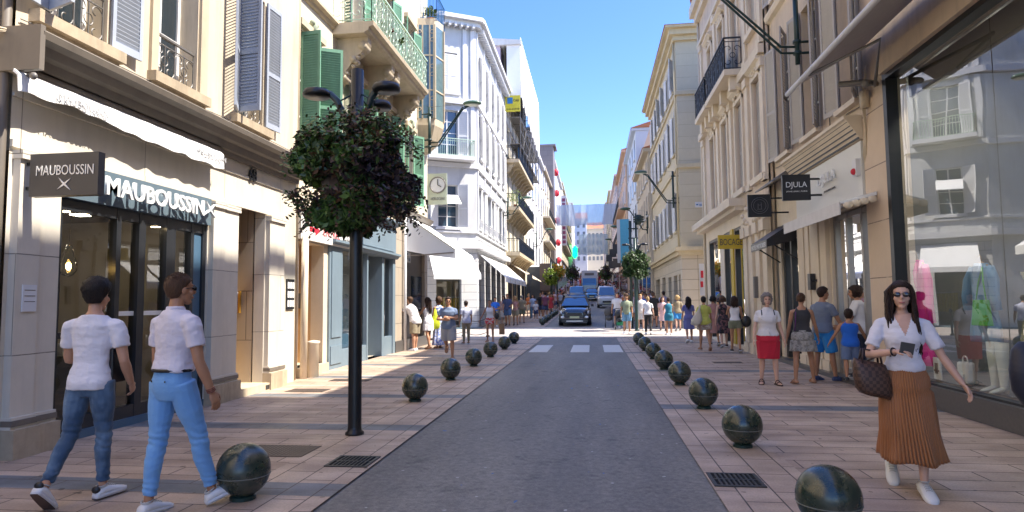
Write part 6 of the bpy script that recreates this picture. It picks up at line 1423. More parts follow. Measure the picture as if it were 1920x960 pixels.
def strands(mb, k, L, n, seed, back=True, spread=1.0, rad=.012, front=False):
    q=random.Random(seed); s=k.s; Rm=k.HR; c=k.hc
    for i in range(n):
        t = q.uniform(0,1); 
        ang = q.uniform(math.pi*1.02,math.pi*1.98) if not front else (q.uniform(-.25,.55) if i%2 else math.pi-q.uniform(-.25,.55))
        if front and q.random()<.45: ang = q.uniform(math.pi,2*math.pi)
        d=V((math.cos(ang),math.sin(ang),0)); ln = L*q.uniform(.75,1.08); pts=[]; st=V((d.x*.02,-.02,.128))
        ph=q.uniform(0,6); 
        for j in range(11):
            f=j/10
            if f<.3: g=f/.3*math.pi/2; p = V((d.x*.09*math.sin(g)*1.05,d.y*.11*math.sin(g)-.012+(.02 if front and d.y>0 else 0)*math.sin(g),.035+.095*math.cos(g)))
            else: g=(f-.3)/.7; w=1+.12*math.sin(g*5+ph)+g*.22*spread; p = V((d.x*.094*w, d.y*(.112 if d.y<0 else .10)*w-.012+(.015*g if d.y>0 else -.01*g), .035-ln*g))
            if f<.3: pts.append(c+(Rm@p)*s)
            else: pr=c+(Rm@V((p.x,p.y,.035)))*s; pts.append(pr+V((0,0,(p.z-.035)*s))+V((.013*math.sin(g*8+ph),.010*math.cos(g*6+ph*1.7),0)))
        mb.tube(pts,[rad*s*.7]*3+[rad*s]*5+[rad*s*.9,rad*s*.7,rad*s*.25],6)

def person(label, loc, rz, h, fem, pose, outfit, hair=('short',HD), skin=0, lod='far', group=None, seed=1):
    t = thing('person', label, 'person', (loc[0],loc[1],loc[2] if len(loc)>2 else gz(loc[1])+.004), R_(rz), group)
    k = skeleton(h, fem, pose); s=k.s; near = lod=='near'; mid = lod=='mid'
    vox = {'near':.0075,'mid':.013}.get(lod); rad = LRF if fem else LR; bw = pose.get('build',1.0); q=random.Random(seed)
    nl = 14 if near else (12 if mid else 8)
    b = MB(); b.sm=True; torso(b,k,-.11,.585,n=24 if near else 14,step=.03 if near else .07)
    for i in (0,1):
        limb(b, legpts(k,i), [r*(1+(bw-1)*.6) for r in rad], s, nl, sub=3 if vox else 1); foot(b,k,i,n=10)
        S,E_,W = k.arm[i]; ib = k.T((-.10 if i==0 else .10),-.005,.466); f = .86 if fem else 1.0
        limb(b,[ib,S,S.lerp(E_,.35),S.lerp(E_,.8),E_,E_.lerp(W,.3),E_.lerp(W,.7),W],[.062*f,.058*f,.050*f,.041*f,.038*f,.041*f,.033*f,.026*f],s,nl,sub=3 if vox else 1)
        hd = pose.get('hands',({},{}))[i]; hand(b,k,i,hd.get('curl',.35),near or mid,hd.get('toward'))
    headmesh(b,k,bool(vox))
    if vox:
        me = remesh(b,vox*.8,3,fac=.4)
    else: me = b.mesh('body',[])
    bo = put(me,'body',SK[skin],t)
    # face
    if vox:
        Rm=k.HR; hs=k.s*k.P.get('hs',1.0)
        if not pose.get('glasses'):
            for q_ in (-1,1):
                e = MB(); e.sm=True; e.ell(k.hc+(Rm@V((q_*.030,.083,.008)))*hs,(.014*hs,.007*hs,.007*hs),10,6,Rm); put(e.mesh('eye',[]),'eye',mat('eye_dark',(.03,.02,.018),.25),t)
                e = MB(); e.sm=True; e.tube([k.hc+(Rm@V((q_*x,y,z)))*hs for x,y,z in ((.014,.094,.026),(.03,.094,.031),(.047,.083,.027))],.0035*hs,5); put(e.mesh('eyebrow',[]),'eyebrow',hair[1],t)
        e = MB(); e.sm=True; e.ell(k.hc+(Rm@V((0,.0885,-.062)))*hs,(.022*hs,.008*hs,.0075*hs),12,6,Rm); put(e.mesh('mouth',[]),'mouth',mat('lips',(.42,.13,.11),.45),t)
    if pose.get('glasses'):
        e = MB(); e.sm=True; Rm=k.HR; hs=k.s
        for q_ in (-1,1): 
            e.ell(k.hc+(Rm@V((q_*.032,.096,.006)))*hs,(.027*hs,.008*hs,.021*hs),16,8,Rm); e.tube([k.hc+(Rm@V(p))*hs for p in ((q_*.056,.092,.012),(q_*.078,.05,.012),(q_*.080,-.01,.004))],.003*hs,5)
        e.tube([k.hc+(Rm@V(p))*hs for p in ((-.01,.101,.01),(.01,.101,.01))],.003*hs,5); put(e.mesh('sunglasses',[]),'sunglasses',mat('sunglass_lens',(.012,.006,.008),.08,spec=.9),t)
    # hair
    st,hm = hair[:2]
    if st:
        hb = hairmesh(k, st if st in ('short','crop','bun','long','curly','bob','tall') else 'short', seed)
        if st=='long': strands(hb,k,hair[2] if len(hair)>2 else .36, (230 if near else 60) if vox else 16, seed, rad=.009 if near else .012 if vox else .03, front=len(hair)>3)
        if st=='bob' : strands(hb,k,.13,30 if vox else 10,seed,rad=.014 if vox else .03)
        if st=='curly':
            for j in range(60 if vox else 14):
                d=V((q.gauss(0,1),q.gauss(-.35,.8),q.gauss(.25,1))).normalized(); 
                if d.y>.45 and d.z<.5: continue
                hb.ell(k.hc+(k.HR@V((d.x*.095,d.y*.112-.012,d.z*.108+.03)))*s,(q.uniform(.018,.032)*s,)*3,8,6)
        if near and st in ('tall','short','crop'):
            hb.sm=False
            for j in range(1500 if st=='tall' else 1300):
                d=V((q.gauss(0,1),q.gauss(0,1),q.gauss(.3,1))).normalized()
                nape={'tall':-.72,'short':-.85,'crop':-.8}[st]; zl=nape+(max(0,(d.y+.25))/1.25)**.7*(.52-nape) if d.y>-.25 else nape
                if d.z < zl+q.uniform(-.02,.08): continue
                up=max(0,d.z); th={'tall':.012+.022*max(0,d.z+.15),'short':.012,'crop':.004+.004*up}[st]*(.5+.5*min(1,max(0,(d.z+.5)/.8)))
                p0=V((d.x*(.077+th*.6),d.y*(.099+th*.6)-.012,d.z*(.091+th*.6)+.033)); L={'tall':.014+.022*up,'short':.014,'crop':.007+.006*up}[st]*q.uniform(.7,1.3)
                tn=(V((q.gauss(0,.35),.25+q.gauss(0,.35),-.35 if d.z<.3 else q.gauss(0,.3)))); tn=tn-d*tn.dot(d); dr=(d*(.75 if st!='crop' else .5)+tn).normalized()
                a=d.orthogonal().normalized(); a.rotate(Quaternion(d,q.uniform(0,6.28))); w_=.0045
                c0=k.hc+(k.HR@p0)*s; c1=k.hc+(k.HR@(p0+dr*L))*s; aa=(k.HR@a)*w_; bb=(k.HR@(d.cross(a)))*w_
                hb.add([c0+aa,c0-aa*.5+bb*.8,c0-aa*.5-bb*.8,c1],[(0,1,3),(1,2,3),(2,0,3)])
        put(hb.mesh('hair',[]),'hair',hm,t)
    # clothes
    def fin(mb,name,m,vx=1.0,it=4,wr=.005,fr=14.0):
        if vox:
            me = remesh(mb,vox*vx,it)
            displace(me, lambda p: .0015+max(-.003,(1.6 if near else 1)*wr*(1.6*(abs(noise.noise(V((p.x*7+p.z*5,p.y*7,p.z*9-p.x*4))+V((seed*2,0,0))))-.25)+noise.noise(V((p.x*fr*.5,p.y*fr*.5,p.z*fr)) + V((seed,0,0))) + .5*noise.noise(V((p.x*fr*1.7,p.y*fr*1.7,p.z*fr*2.2))))))
        else: me = mb.mesh(name,[])
        return put(me,name,m,t)
    for it_ in outfit:
        kind,m = it_[0],it_[1]; op = it_[2] if len(it_)>2 else {}
        mb=MB(); mb.sm=True; inf=op.get('inf',.014)
        if kind in ('tee','tank','shirt','dress'):
            z0 = op.get('hem',-.06); top = .555 if kind!='tank' else .50; 
            fl = (lambda z: .012*max(0,(.15-z)/.2)) if kind!='dress' else (lambda z: .0)
            if op.get('tuck'): fl=lambda z: .012*math.exp(-((z-.14)/.05)**2)
            torso(mb,k,max(z0,-.11),top,inf*s if s<1 else inf,n=24,step=.03 if vox else .08,wide=op.get('wide',1),flare=fl)
            if kind in ('tee','shirt'):
                for i in (0,1):
                    S,E_,W=k.arm[i]; ib=k.T((-.10 if i==0 else .10),-.005,.468); L=op.get('sleeve',.62); e2=S.lerp(E_,min(1,L)); f=.88 if fem else 1
                    limb(mb,[ib,S+V((0,0,-.004)),S.lerp(E_,L*.5),e2]+([S.lerp(E_,1),E_.lerp(W,L-1)] if L>1 else []),[.064*f,.062*f,.062*f,.062*f]+([.05,.045] if L>1 else []),s,14,infl=.002,sub=3)
                if kind=='shirt': mb.tube([k.T(.058*math.cos(a),.055*math.sin(a)-.012,.572) for a in [j/12*6.283 for j in range(13)]],.014*s,6)
            if kind=='tank' or kind=='dress':
                if kind=='tank' or op.get('straps',1):
                    for q_ in (-1,1): mb.tube([k.T(q_*.085,-.085,.44),k.T(q_*.09,-.05,.52),k.T(q_*.092,.0,.545),k.T(q_*.09,.05,.51),k.T(q_*.08,.10,.43)],.016*s,6)
            if kind=='dress' or op.get('skirt'):
                pass
            o=fin(mb,'dress_top' if kind=='dress' else {'tee':'t_shirt','tank':'tank_top','shirt':'shirt'}[kind],m,1.0,4,op.get('wr',.004))
        if kind=='trousers' or kind=='shorts':
            torso(mb,k,-.11,op.get('waist',.10),.006,n=24,step=.03 if vox else .1); L=op.get('len',1.9)
            for i in (0,1):
                H,K,A=k.leg[i][:3]
                if kind=='trousers':
                    pr=op.get('r',[.100,.095,.072,.067,.064,.056,.050]); p=legpts(k,i); p[-1]=K.lerp(A,op.get('cut',.93)); limb(mb,p,pr,s,14,sub=4)
                else: limb(mb,[H+V((0,0,.02*s)),H.lerp(K,L*.5),H.lerp(K,L)],[.098*bw,.097*bw,.094*bw],s,14,infl=op.get('loose',.006),sub=3)
            if op.get('crease') and vox:
                me=remesh(mb,vox,3); 
                def fn(p):
                    v=.003*noise.noise(p*12+V((seed,0,0)))
                    for i in (0,1):
                        K=k.leg[i][1]; A=k.leg[i][2]
                        v+= .0045*math.exp(-((p-K).length/(.13))**2)*math.sin(p.z*95+p.x*30+4*noise.noise(p*9)) + .006*math.exp(-((p-A).length/.14)**2)*math.sin(p.z*110+p.x*25+4*noise.noise(p*9))
                    return v
                displace(me,fn); put(me,kind,m,t)
            else: fin(mb,kind,m,1.0,3,.004)
        if kind=='skirt' or kind=='dress':
            z1=op.get('top',.12 if kind=='skirt' else .16); hemz=op['hemz']*s; n=op.get('n',120 if vox else 24); pl=op.get('pleats',0); fl=op.get('flare',.02); amp=op.get('amp',.006); rr=[]; m_=26 if vox else 8
            ph=[q.uniform(-.4,.4) for _ in range(n)]
            for i in range(m_+1):
                f=i/m_; zt=(k.T(0,0,z1)).z; z=zt+(hemz-zt)*f
                zl=(z-k.pel.z)/s
                if zl>-.08:
                    a,b_,yo=interp(TF if fem else TM,zl); c0=k.T(0,yo,zl); a=(a*bw+.014)*s; b_=(b_*bw+.014)*s; cx,cy=c0.x,c0.y
                    if zl<.06: 
                        f2=(.06-zl)/.14; dy=[ (lg[1].y-lg[0].y)/(lg[0].z-lg[1].z)*max(0,(lg[0].z-z)) for lg in k.leg]; a=a+.016*s*f2; b_=b_+(abs(dy[0]-dy[1])/2+.022*s)*f2; cy=cy*(1-f2)+(sum(dy)/2)*f2
                else:
                    ps=[]
                    for lg in k.leg:
                        H,K,A=lg[:3]; g=H.lerp(K,min(1,max(0,(H.z-z)/(H.z-K.z)))) if z>K.z else K.lerp(A,min(1,(K.z-z)/max(.01,(K.z-A.z)))); ps.append(g)
                    cx=(ps[0].x+ps[1].x)/2*.8; cy=(ps[0].y+ps[1].y)/2; g=min(1,(-.08-zl)/.15); lr=(.112-.045*min(1,(-.08-zl)/.38))*bw
                    a0,b0,_=interp(TF if fem else TM,-.05); ex=fl*(-.08-zl)
                    a=max((a0*bw+.008)*s*(1-.1*g),abs(ps[0].x-ps[1].x)/2+lr*s)+ex; b_=max((b0*bw+.01)*s*(1-.05*g),abs(ps[0].y-ps[1].y)/2+(lr+.01)*s)+ex
                    if op.get('tight'): a=max((a0*bw)*s*(1-.10*g),abs(ps[0].x-ps[1].x)/2+lr*s*.95)+.006; b_=max(b0*bw*s*(1-.15*g),abs(ps[0].y-ps[1].y)/2+lr*s*.97)+.010
                ring=[]
                for j in range(n):
                    th=2*math.pi*j/n; w=1
                    if pl: 
                        sw_=op.get('sway',0)*f*f; w=amp*(.25+f*1.1)*(1+.7*noise.noise(V((math.cos(th)*3.1,math.sin(th)*3.1,f*2.5+4))))*math.sin(th*pl+ph[0]+1.2*noise.noise(V((math.cos(th)*2,math.sin(th)*2,f*1.5)))) + (.050*f*f)*noise.noise(V((math.cos(th)*2.3+seed,math.sin(th)*2.3,f*1.2)))
                    else: w=.010*f*noise.noise(V((math.cos(th)*3,math.sin(th)*3,f+seed)))+(amp*f*math.sin(th*9+3*f))*(.5 if not vox else 1)
                    hz_=0
                    if pl and i==m_: hz_=.012*math.sin(th*5+1)
                    ring.append(V((cx+op.get('dx',0)*f*f+(a+w)*math.cos(th),cy+op.get('dy',0)*f*f+(b_+w)*math.sin(th),z+hz_)))
                rr.append(ring)
            mb2=MB(); mb2.sm=True; mb2.rings(rr,cap=False)
            o=put(mb2.mesh('skirt',[]),'skirt' if kind=='skirt' else 'dress_skirt',op.get('m2',m),t)
            if vox: sf_=o.modifiers.new('Solid','SOLIDIFY'); sf_.thickness=.004
        if kind=='shoes':
            for i in (0,1):
                mb3=MB(); mb3.sm=True; foot(mb3,k,i,1.06,.007,14)
                H,K,A,fd,fu,heel,T=k.leg[i]
                if op.get('open'): 
                    mb3=MB(); 
                me=mb3
                if not op.get('open'):
                    mm=me.mesh('shoe',[]); o=put(mm,'shoe',m,t)
                if near:
                    sd_=fu.cross(fd).normalized(); o0=A-fu*.075*s; lb=MB(); lb.sm=True
                    for yy,hh in ((.045,.069),(.065,.062),(.085,.055),(.105,.048)): lb.tube([o0+fd*yy*s+sd_*(.022*math.cos(a))*s+fu*((hh+.004)+.010*math.sin(a))*s for a in [j/6*math.pi for j in range(7)]],.0035,5)
                    put(lb.mesh('x',[]),'laces',mat('lace_grey',(.45,.45,.44),.8),t).parent=t
                    cb_=MB(); cb_.sm=True; cb_.tube([o0+fd*(-.012+.040*math.cos(a))*s+sd_*(.036*math.sin(a))*s+fu*(.083+.010*math.cos(a))*s for a in [j/14*6.283 for j in range(15)]],.006,6); put(cb_.mesh('x',[]),'shoe_collar',mat('lace_grey',(.45,.45,.44),.8),t)
                else:
                    sd_=fu.cross(fd).normalized(); z_=MB(); z_.sm=True
                    o0=A-fu*.072*s
                    for y in (.115,.04): z_.tube([o0+fd*y*s+sd_*(.05*math.cos(a))*s+fu*(.005+(.05 if y>.1 else .075)*math.sin(a))*s for a in [j/8*math.pi for j in range(9)]],.008*s,5)
                    o=put(z_.mesh('sandal',[]),'sandal',m,t)
                # sole
                sl2=MB(); sl2.sm=True; sd_=fu.cross(fd).normalized(); o0=A-fu*.075*s; rr=[]
                prof2=[(-.072,.024),(-.05,.036),(0,.040),(.06,.042),(.12,.049),(.17,.046),(.20,.034),(.218,.014)]
                th_=op.get('sole',.016)
                rr=[[o0+fd*y*s*1.04+sd_*w*s*1.06*q_ + fu*z_ for q_,z_ in ((-1,-th_*.4),(1,-th_*.4),(1.03,th_*.7),(-1.03,th_*.7))] for y,w in prof2]
                sl2.rings(rr); put(sl2.mesh('sole',[]),'sole',op.get('sm',M['white_trim']),t).parent=t
    return t,k
def Lp(t,k,p): # local point to world
    return Matrix.Translation(t.location) @ Matrix.Rotation(t.rotation_euler.z,4,'Z') @ V(p)

WT = cloth('white_cotton',(.70,.68,.72),.55,6); PW = cloth('pale_lilac_pique',(.66,.62,.68),.5,7); JN = cloth('faded_blue_denim',(.035,.075,.14),.6,9,pat=('fade',(.13,.21,.31),5)); LB = cloth('sky_blue_chino',(.16,.36,.66),.5,6)
WSH = mat('white_leather_shoe',(.68,.68,.67),.4,var=.04)
print('near people')
t1,k1 = person('dark haired man in white t-shirt and blue jeans walking away at far left',(-4.06,4.80),5,1.72,False,
    dict(legs=((-10,26,42,2,4),(5,5,0,1,12)),lean=2,twist=4,head=(-4,-2,0),arms=(('h',14,11,78,25),('h',2,12,38,30)),hands=({'curl':.7},{'curl':.6}),build=.87),
    [('tee',WT,dict(hem=-.05,inf=.020,sleeve=.6)),('trousers',JN,dict(r=[.096,.092,.068,.062,.060,.050,.046],crease=1,cut=.9)),('shoes',WSH,dict(sole=.028))],('tall',HB),0,'near',seed=3)
for q_ in (0,1):
    H,K,A,fd,fu,heel,T=k1.leg[q_]; b=MB(); b.sm=True; b.ell(A-fu*.018-fd*.062,(.036,.022,.03)); put(b.mesh('x',[]),'heel_tab',M['black'],t1)
    b=MB(); sd_=fu.cross(fd).normalized(); o0=A-fu*.082-fu*.004
    b.rings([[o0+fd*y+sd_*w*x-fu*z for x,z in ((-1,.006),(1,.006),(1,0),(-1,0))] for y,w in ((-.07,.026),(0,.038),(.1,.045),(.17,.044),(.215,.02))]); put(b.mesh('x',[]),'outsole',mat('brown_rubber',(.09,.055,.045),.7),t1)
S,E_,W=k1.arm[1]; c=Lp(t1,k1,E_.lerp(W,.35)+V((-.075,.03,.02)))
b=MB(); b.box(c.x-.02,c.x+.02,c.y-.11,c.y+.05,c.z-.13,c.z+.15); tag(b.build('laptop_case',M['black'],None,bevel=.01),'thin black case held under the right arm of the man in jeans','case')
t2,k2 = person('man in a pale polo and sky blue trousers, seen from behind',(-3.19,4.58),-16,1.78,False,
    dict(legs=((-5,4,4,0,6),(17,3,-20,7,30)),lean=2,twist=-6,head=(-15,-2,0),arms=(('h',4,9,14),('h',4,12,16,10)),hands=({'curl':.35},{'curl':.4}),build=.91),
    [('shirt',PW,dict(hem=.10,inf=.020,sleeve=.62,tuck=1)),('trousers',LB,dict(r=[.099,.094,.071,.065,.063,.054,.048],crease=1,cut=.9,waist=.125)),('shoes',WSH,dict(sole=.026))],('crop',HBR),2,'near',seed=5)
b=MB(); b.sm=True
pts=[k2.T(.158*math.cos(a),-.002+.118*math.sin(a),.112) for a in [j/24*6.283 for j in range(25)]]; b.tube(pts,.014,6); put(b.mesh('x',[]),'belt',M['black'],t2)
b=MB(); b.sm=True; S,E_,W=k2.arm[1]
for q_ in (0,.012,.024): b.torus(W-(W-E_).normalized()*(.01+q_),.031,.004,(W-E_).normalized(),16,6)
put(b.mesh('x',[]),'bracelet',mat('bead_bracelet',(.20,.06,.04),.5,var=.6,scale=90),t2)
b=MB(); b.sm=True; 
for q_ in (-1,): b.tube([k2.hc+k2.HR@V(p) for p in ((.058,.09,.012),(.080,.05,.012),(.083,-.01,.006))],.0035,5)
for q_ in (-1,1): b.ell(k2.hc+k2.HR@V((q_*.032,.1,.006)),(.026,.006,.018),12,6,k2.HR)
put(b.mesh('x',[]),'sunglasses',MATS['sunglass_lens'] if 'sunglass_lens' in MATS else M['black'],t2)
b=MB()
for x in (-.07,.07): b.ell(k2.T(x,-.124,.035),(.008,.004,.008),8,5)
put(b.mesh('x',[]),'pocket_button',M['iron_dark'],t2)
b=MB(); H,K,A,fd,fu,heel,T=k2.leg[1]; sd_=fu.cross(fd).normalized()
for o_,m_i in ((.02,0),(.035,1),(.05,0)): 
    p=A-fu*.045+fd*(o_+.01)+sd_*.047; b.bar(p-fu*.02,p+fu*.025,.008,.003)
put(b.mesh('x',[]),'shoe_stripe',mat('shoe_stripe_red',(.25,.02,.04),.5),t2)

# woman in the pleated skirt
RU = cloth('rust_pleated_satin',(.31,.118,.036),.12,3,rough=.55)
t3,k3 = person('woman in sunglasses, white v-neck and rust pleated skirt walking towards the camera',(2.50,5.60),167,1.65,True,
    dict(legs=((10,5,12,-1,6),(-13,20,36,-1,4)),lean=1,twist=-4,head=(-8,-3,0),glasses=True,arms=(('h',6,22,12,-30),('ik',(.10,.25,.25),(.9,-.5,-.7))),hands=({'curl':.45},{'curl':.8,'toward':(-.3,.2,-1)}),build=.93),
    [('tee',cloth('white_jersey',(.72,.70,.74),.6,6),dict(hem=.07,inf=.016,sleeve=.72,tuck=1,wr=.005)),('skirt',RU,dict(top=.145,hemz=.27,pleats=58,amp=.0065,flare=.17,n=420,dx=-.035,dy=-.03)),('shoes',WSH,dict(sole=.012))],('long',HD,.52,1),1,'near',seed=7)
for o_ in kids(t3):
    if o_.name.startswith('t_shirt'):
        me=o_.data; me.materials.append(SK[1]); vt=k3.T(0,.12,.375); tp=k3.T(0,.05,.56)
        for p in me.polygons:
            c=p.center; f=(c.z-vt.z)/(tp.z-vt.z)
            if c.y>.0 and f>0 and abs(c.x-vt.x*(1-f)-tp.x*f) < .072*f: p.material_index=1
            if c.z>tp.z-.012: p.material_index=1
b=MB(); b.sm=True; b.tube([k3.T(.05*math.cos(a),.0+.062*math.sin(a)+.01,.535-.05*max(0,math.sin(a))) for a in [j/20*6.283 for j in range(21)]],.0035,5); put(b.mesh('x',[]),'necklace',M['black'],t3)
S,E_,W=k3.arm[1]
b=MB(); b.sm=True; b.torus(W-(W-E_).normalized()*.025,.030,.007,(W-E_).normalized(),16,6); put(b.mesh('x',[]),'wristwatch',M['black'],t3)
# phone and tote bag
hp = Lp(t3,k3,W+(W-E_).normalized()*.075+V((0,.015,.015)))
b=MB(); b.hexa([hp+V(p) for p in ((-.055,-.012,-.03),(.05,-.005,-.05),(.05,.004,-.05),(-.055,-.003,-.03),(-.035,-.012,.055),(.07,-.005,.035),(.07,.004,.035),(-.035,-.003,.055))]); tag(b.build('phone',M['signgrey'],None,bevel=.004),'dark phone held by the woman in the rust skirt','phone')
def check_mat():
    m,nt,b=nodes_of('brown_check_canvas'); v=mapping(nt); ch=N(nt,'ShaderNodeTexChecker'); ch.inputs['Scale'].default_value=38; ch.inputs['Color1'].default_value=(.10,.050,.032,1); ch.inputs['Color2'].default_value=(.045,.022,.015,1); nt.links.new(v,ch.inputs[0]); nt.links.new(ch.outputs[0],b.inputs['Base Color']); b.inputs['Roughness'].default_value=.5; return m
ew = Lp(t3,k3,E_)
t = thing('tote_bag','brown checked tote bag hanging from the forearm of the woman in the rust skirt','handbag',(ew.x-.02,ew.y,ew.z-.5))
b=MB(); b.sm=True; cx,cy,zt=ew.x-.01,ew.y-.03,ew.z-.05; rr=[]
for i,(z,a,bb) in enumerate(((-.27,.08,.04),(-.28,.11,.06),(-.24,.135,.07),(-.14,.14,.07),(-.05,.13,.055),(0,.12,.035),(.0,.115,.028),(-.03,.11,.028))): rr.append([V((cx+a*math.copysign(abs(math.cos(u))**.6,math.cos(u))+.03*(z/-.3), cy+bb*math.copysign(abs(math.sin(u))**.7,math.sin(u)), zt+z-.03*math.cos(u))) for u in [j/24*6.283 for j in range(24)]])
b.rings(rr); b.build('bag_body',check_mat(),t)
b=MB(); b.sm=True
for q_ in (-.035,.035): b.tube([V((cx-.07,cy+q_,zt-.02)),V((cx-.05,cy+q_*.6,zt+.10)),V((ew.x+.02,ew.y+q_*.3,ew.z+.035)),V((cx+.07,cy+q_*.6,zt+.09)),V((cx+.08,cy+q_,zt-.02))],.009,6)
sh_=Lp(t3,k3,k3.arm[1][0]); b.tube([V((cx-.02,cy,zt)),V((sh_.x+.045,sh_.y-.08,sh_.z-.2)),sh_+V((.05,-.04,.02)),sh_+V((.05,.05,-.05))],.008,6)
b.build('handle',mat('dark_leather',(.04,.02,.018),.45),t)

# ---------------------------------------------------------------- middle distance
cl = cloth
WS=cl('white_shirt_cotton',(.70,.67,.66),.6,8); RED=cl('crimson_skirt',(.50,.012,.035),.3,6); BLKT=cl('charcoal_vest',(.035,.034,.038),.4,6); TWD=cl('grey_ruffled_cloth',(.34,.33,.30),.9,18,pat=('noise',(.22,.21,.19),14))
GRT=cl('slate_blue_tee',(.15,.18,.24),.5,6); BSH=cl('bright_blue_shorts',(.02,.22,.55),.4,6); BVST=cl('royal_blue_vest',(.01,.12,.55),.5,7); NVY=cl('navy_cloth',(.04,.06,.14),.5,7)
SAND=mat('dark_sandal',(.05,.025,.018),.5); TANS=mat('tan_sandal',(.30,.15,.08),.5)
def tie(t,k,m):
    b=MB(); b.sm=True; b.tube([k.T(.02,.125,.16),k.T(.0,.14,.11),k.T(-.03,.135,.02)],[.012,.02,.012],6); put(b.mesh('x',[]),'shirt_knot',m,t)
t4,k4=person('grey curly haired woman in white shirt and red skirt walking towards the camera',(3.19,12.35),176,1.64,True,
    dict(legs=((5,4,0,3,10),(-4,6,4,3,12)),head=(0,-4,0),arms=(('h',3,13,12),('h',2,14,18)),build=1.12),
    [('shirt',WS,dict(hem=.02,inf=.022,sleeve=.62,wr=.006)),('skirt',RED,dict(hemz=.50,top=.11,tight=1)),('shoes',SAND,dict(open=1,sm=SAND))],('curly',HG),1,'mid',seed=9)
tie(t4,k4,WS)
b=MB(); b.sm=True
for q_ in (-1,1): b.tube([k4.T(q_*.10,-.06,.50),k4.T(q_*.11,.03,.52),k4.T(q_*.115,.10,.44),k4.T(q_*.12,.125,.34)],.013,6)
put(b.mesh('x',[]),'backpack_strap',M['black'],t4)
t5,k5=person('woman with a bun in a dark vest and grey ruffled skirt, seen from behind',(3.86,12.55),-8,1.66,True,
    dict(legs=((-8,5,6,7,14),(9,4,0,8,-4)),arms=(('h',6,12,14),('h',12,16,8)),head=(-20,0,0),build=1.06),
    [('tank',BLKT,dict(hem=.07,inf=.012)),('skirt',TWD,dict(hemz=.62,top=.11,flare=.10,amp=.012)),('shoes',TANS,dict(open=1,sm=TANS))],('bun',HBR),2,'mid',seed=10)
b=MB(); b.sm=True; b.tube([k5.T(-.10,-.02,.50),k5.T(-.12,-.09,.44),k5.T(-.13,-.11,.3),k5.T(-.15,-.09,.1)],.010,6); put(b.mesh('x',[]),'bag_strap',mat('violet_strap',(.10,.02,.12),.6),t5)
t6,k6=person('man in a slate blue tee and bright blue shorts beside the woman with a bun',(4.36,12.95),-58,1.76,False,
    dict(legs=((-4,4,4,3,4),(9,4,0,5,8)),arms=(('h',8,8,16),('h',20,16,14)),head=(-20,0,0),build=1.02),
    [('tee',GRT,dict(hem=-.03,inf=.022)),('shorts',BSH,dict(len=.92,loose=.016)),('shoes',NVY,dict(sm=NVY))],('short',HD),2,'mid',seed=11)
t7,k7=person('small boy in a royal blue vest and cap holding the hand of a man',(4.58,12.25,.09),-10,1.24,False,
    dict(legs=((-6,10,10,4,4),(12,24,10,3,4)),arms=(('h',10,30,10),('h',30,30,20)),head=(-25,0,0),build=1.08,hs=1.22),
    [('tank',BVST,dict(hem=-.08,inf=.026,wide=1.05)),('shorts',cl('chambray_shorts',(.12,.17,.28),.5,7),dict(len=.95,loose=.014)),('shoes',M['black'],dict(sm=M['black']))],('short',HD),2,'mid',seed=12)
b=MB(); b.sm=True; s_=k7.s*1.22; b.ell(k7.hc+k7.HR@V((0,-.012,.055))*s_,(.088*s_,.108*s_,.082*s_),18,10,k7.HR); b.tube([k7.hc+(k7.HR@V((x,.10,.05)))*s_ for x in (-.06,0,.06)],.02*s_,6,ry=.4); put(b.mesh('x',[]),'cap',mat('olive_cap',(.06,.075,.035),.8),t7)
t8,k8=person('short haired woman in a loose white v-neck top standing in the shop doorway',(4.98,12.85,.09),62,1.70,True,
    dict(legs=((0,2,0,3,4),(6,4,0,3,8)),arms=(('h',20,12,40),('h',10,16,30)),head=(10,8,0)),
    [('tee',cl('ivory_blouse',(.74,.72,.68),.5,6),dict(hem=-.10,inf=.034,sleeve=.75)),('trousers',cl('dark_trousers',(.03,.035,.05),.4,6),{}),('shoes',M['black'],{})],('bob',HD),2,'mid',seed=13)
t9,k9=person('dark haired person in navy just outside the right edge holding a dark bag',(3.78,5.25),170,1.68,True,dict(arms=(('h',4,14,20),('h',10,26,60)),legs=((4,4,0),(-4,4,4))),[('tee',NVY,{}),('trousers',NVY,{}),('shoes',M['black'],{})],('long',HD,.3),0,'mid',seed=14)
b=MB(); b.sm=True; rr=[]
for z,a,bb in ((.93,.03,.02),(.95,.12,.07),(1.05,.18,.10),(1.2,.19,.10),(1.34,.17,.08),(1.40,.12,.05)): rr.append([V((3.15+a*math.cos(u)+.02,5.08+bb*math.sin(u),z-.17)) for u in [j/24*6.283 for j in range(24)]])
b.rings(rr); tag(b.build('shoulder_bag',cl('navy_nylon',(.012,.014,.028),.4,5,rough=.5)),'large dark navy bag cut by the right edge of the photo','handbag')

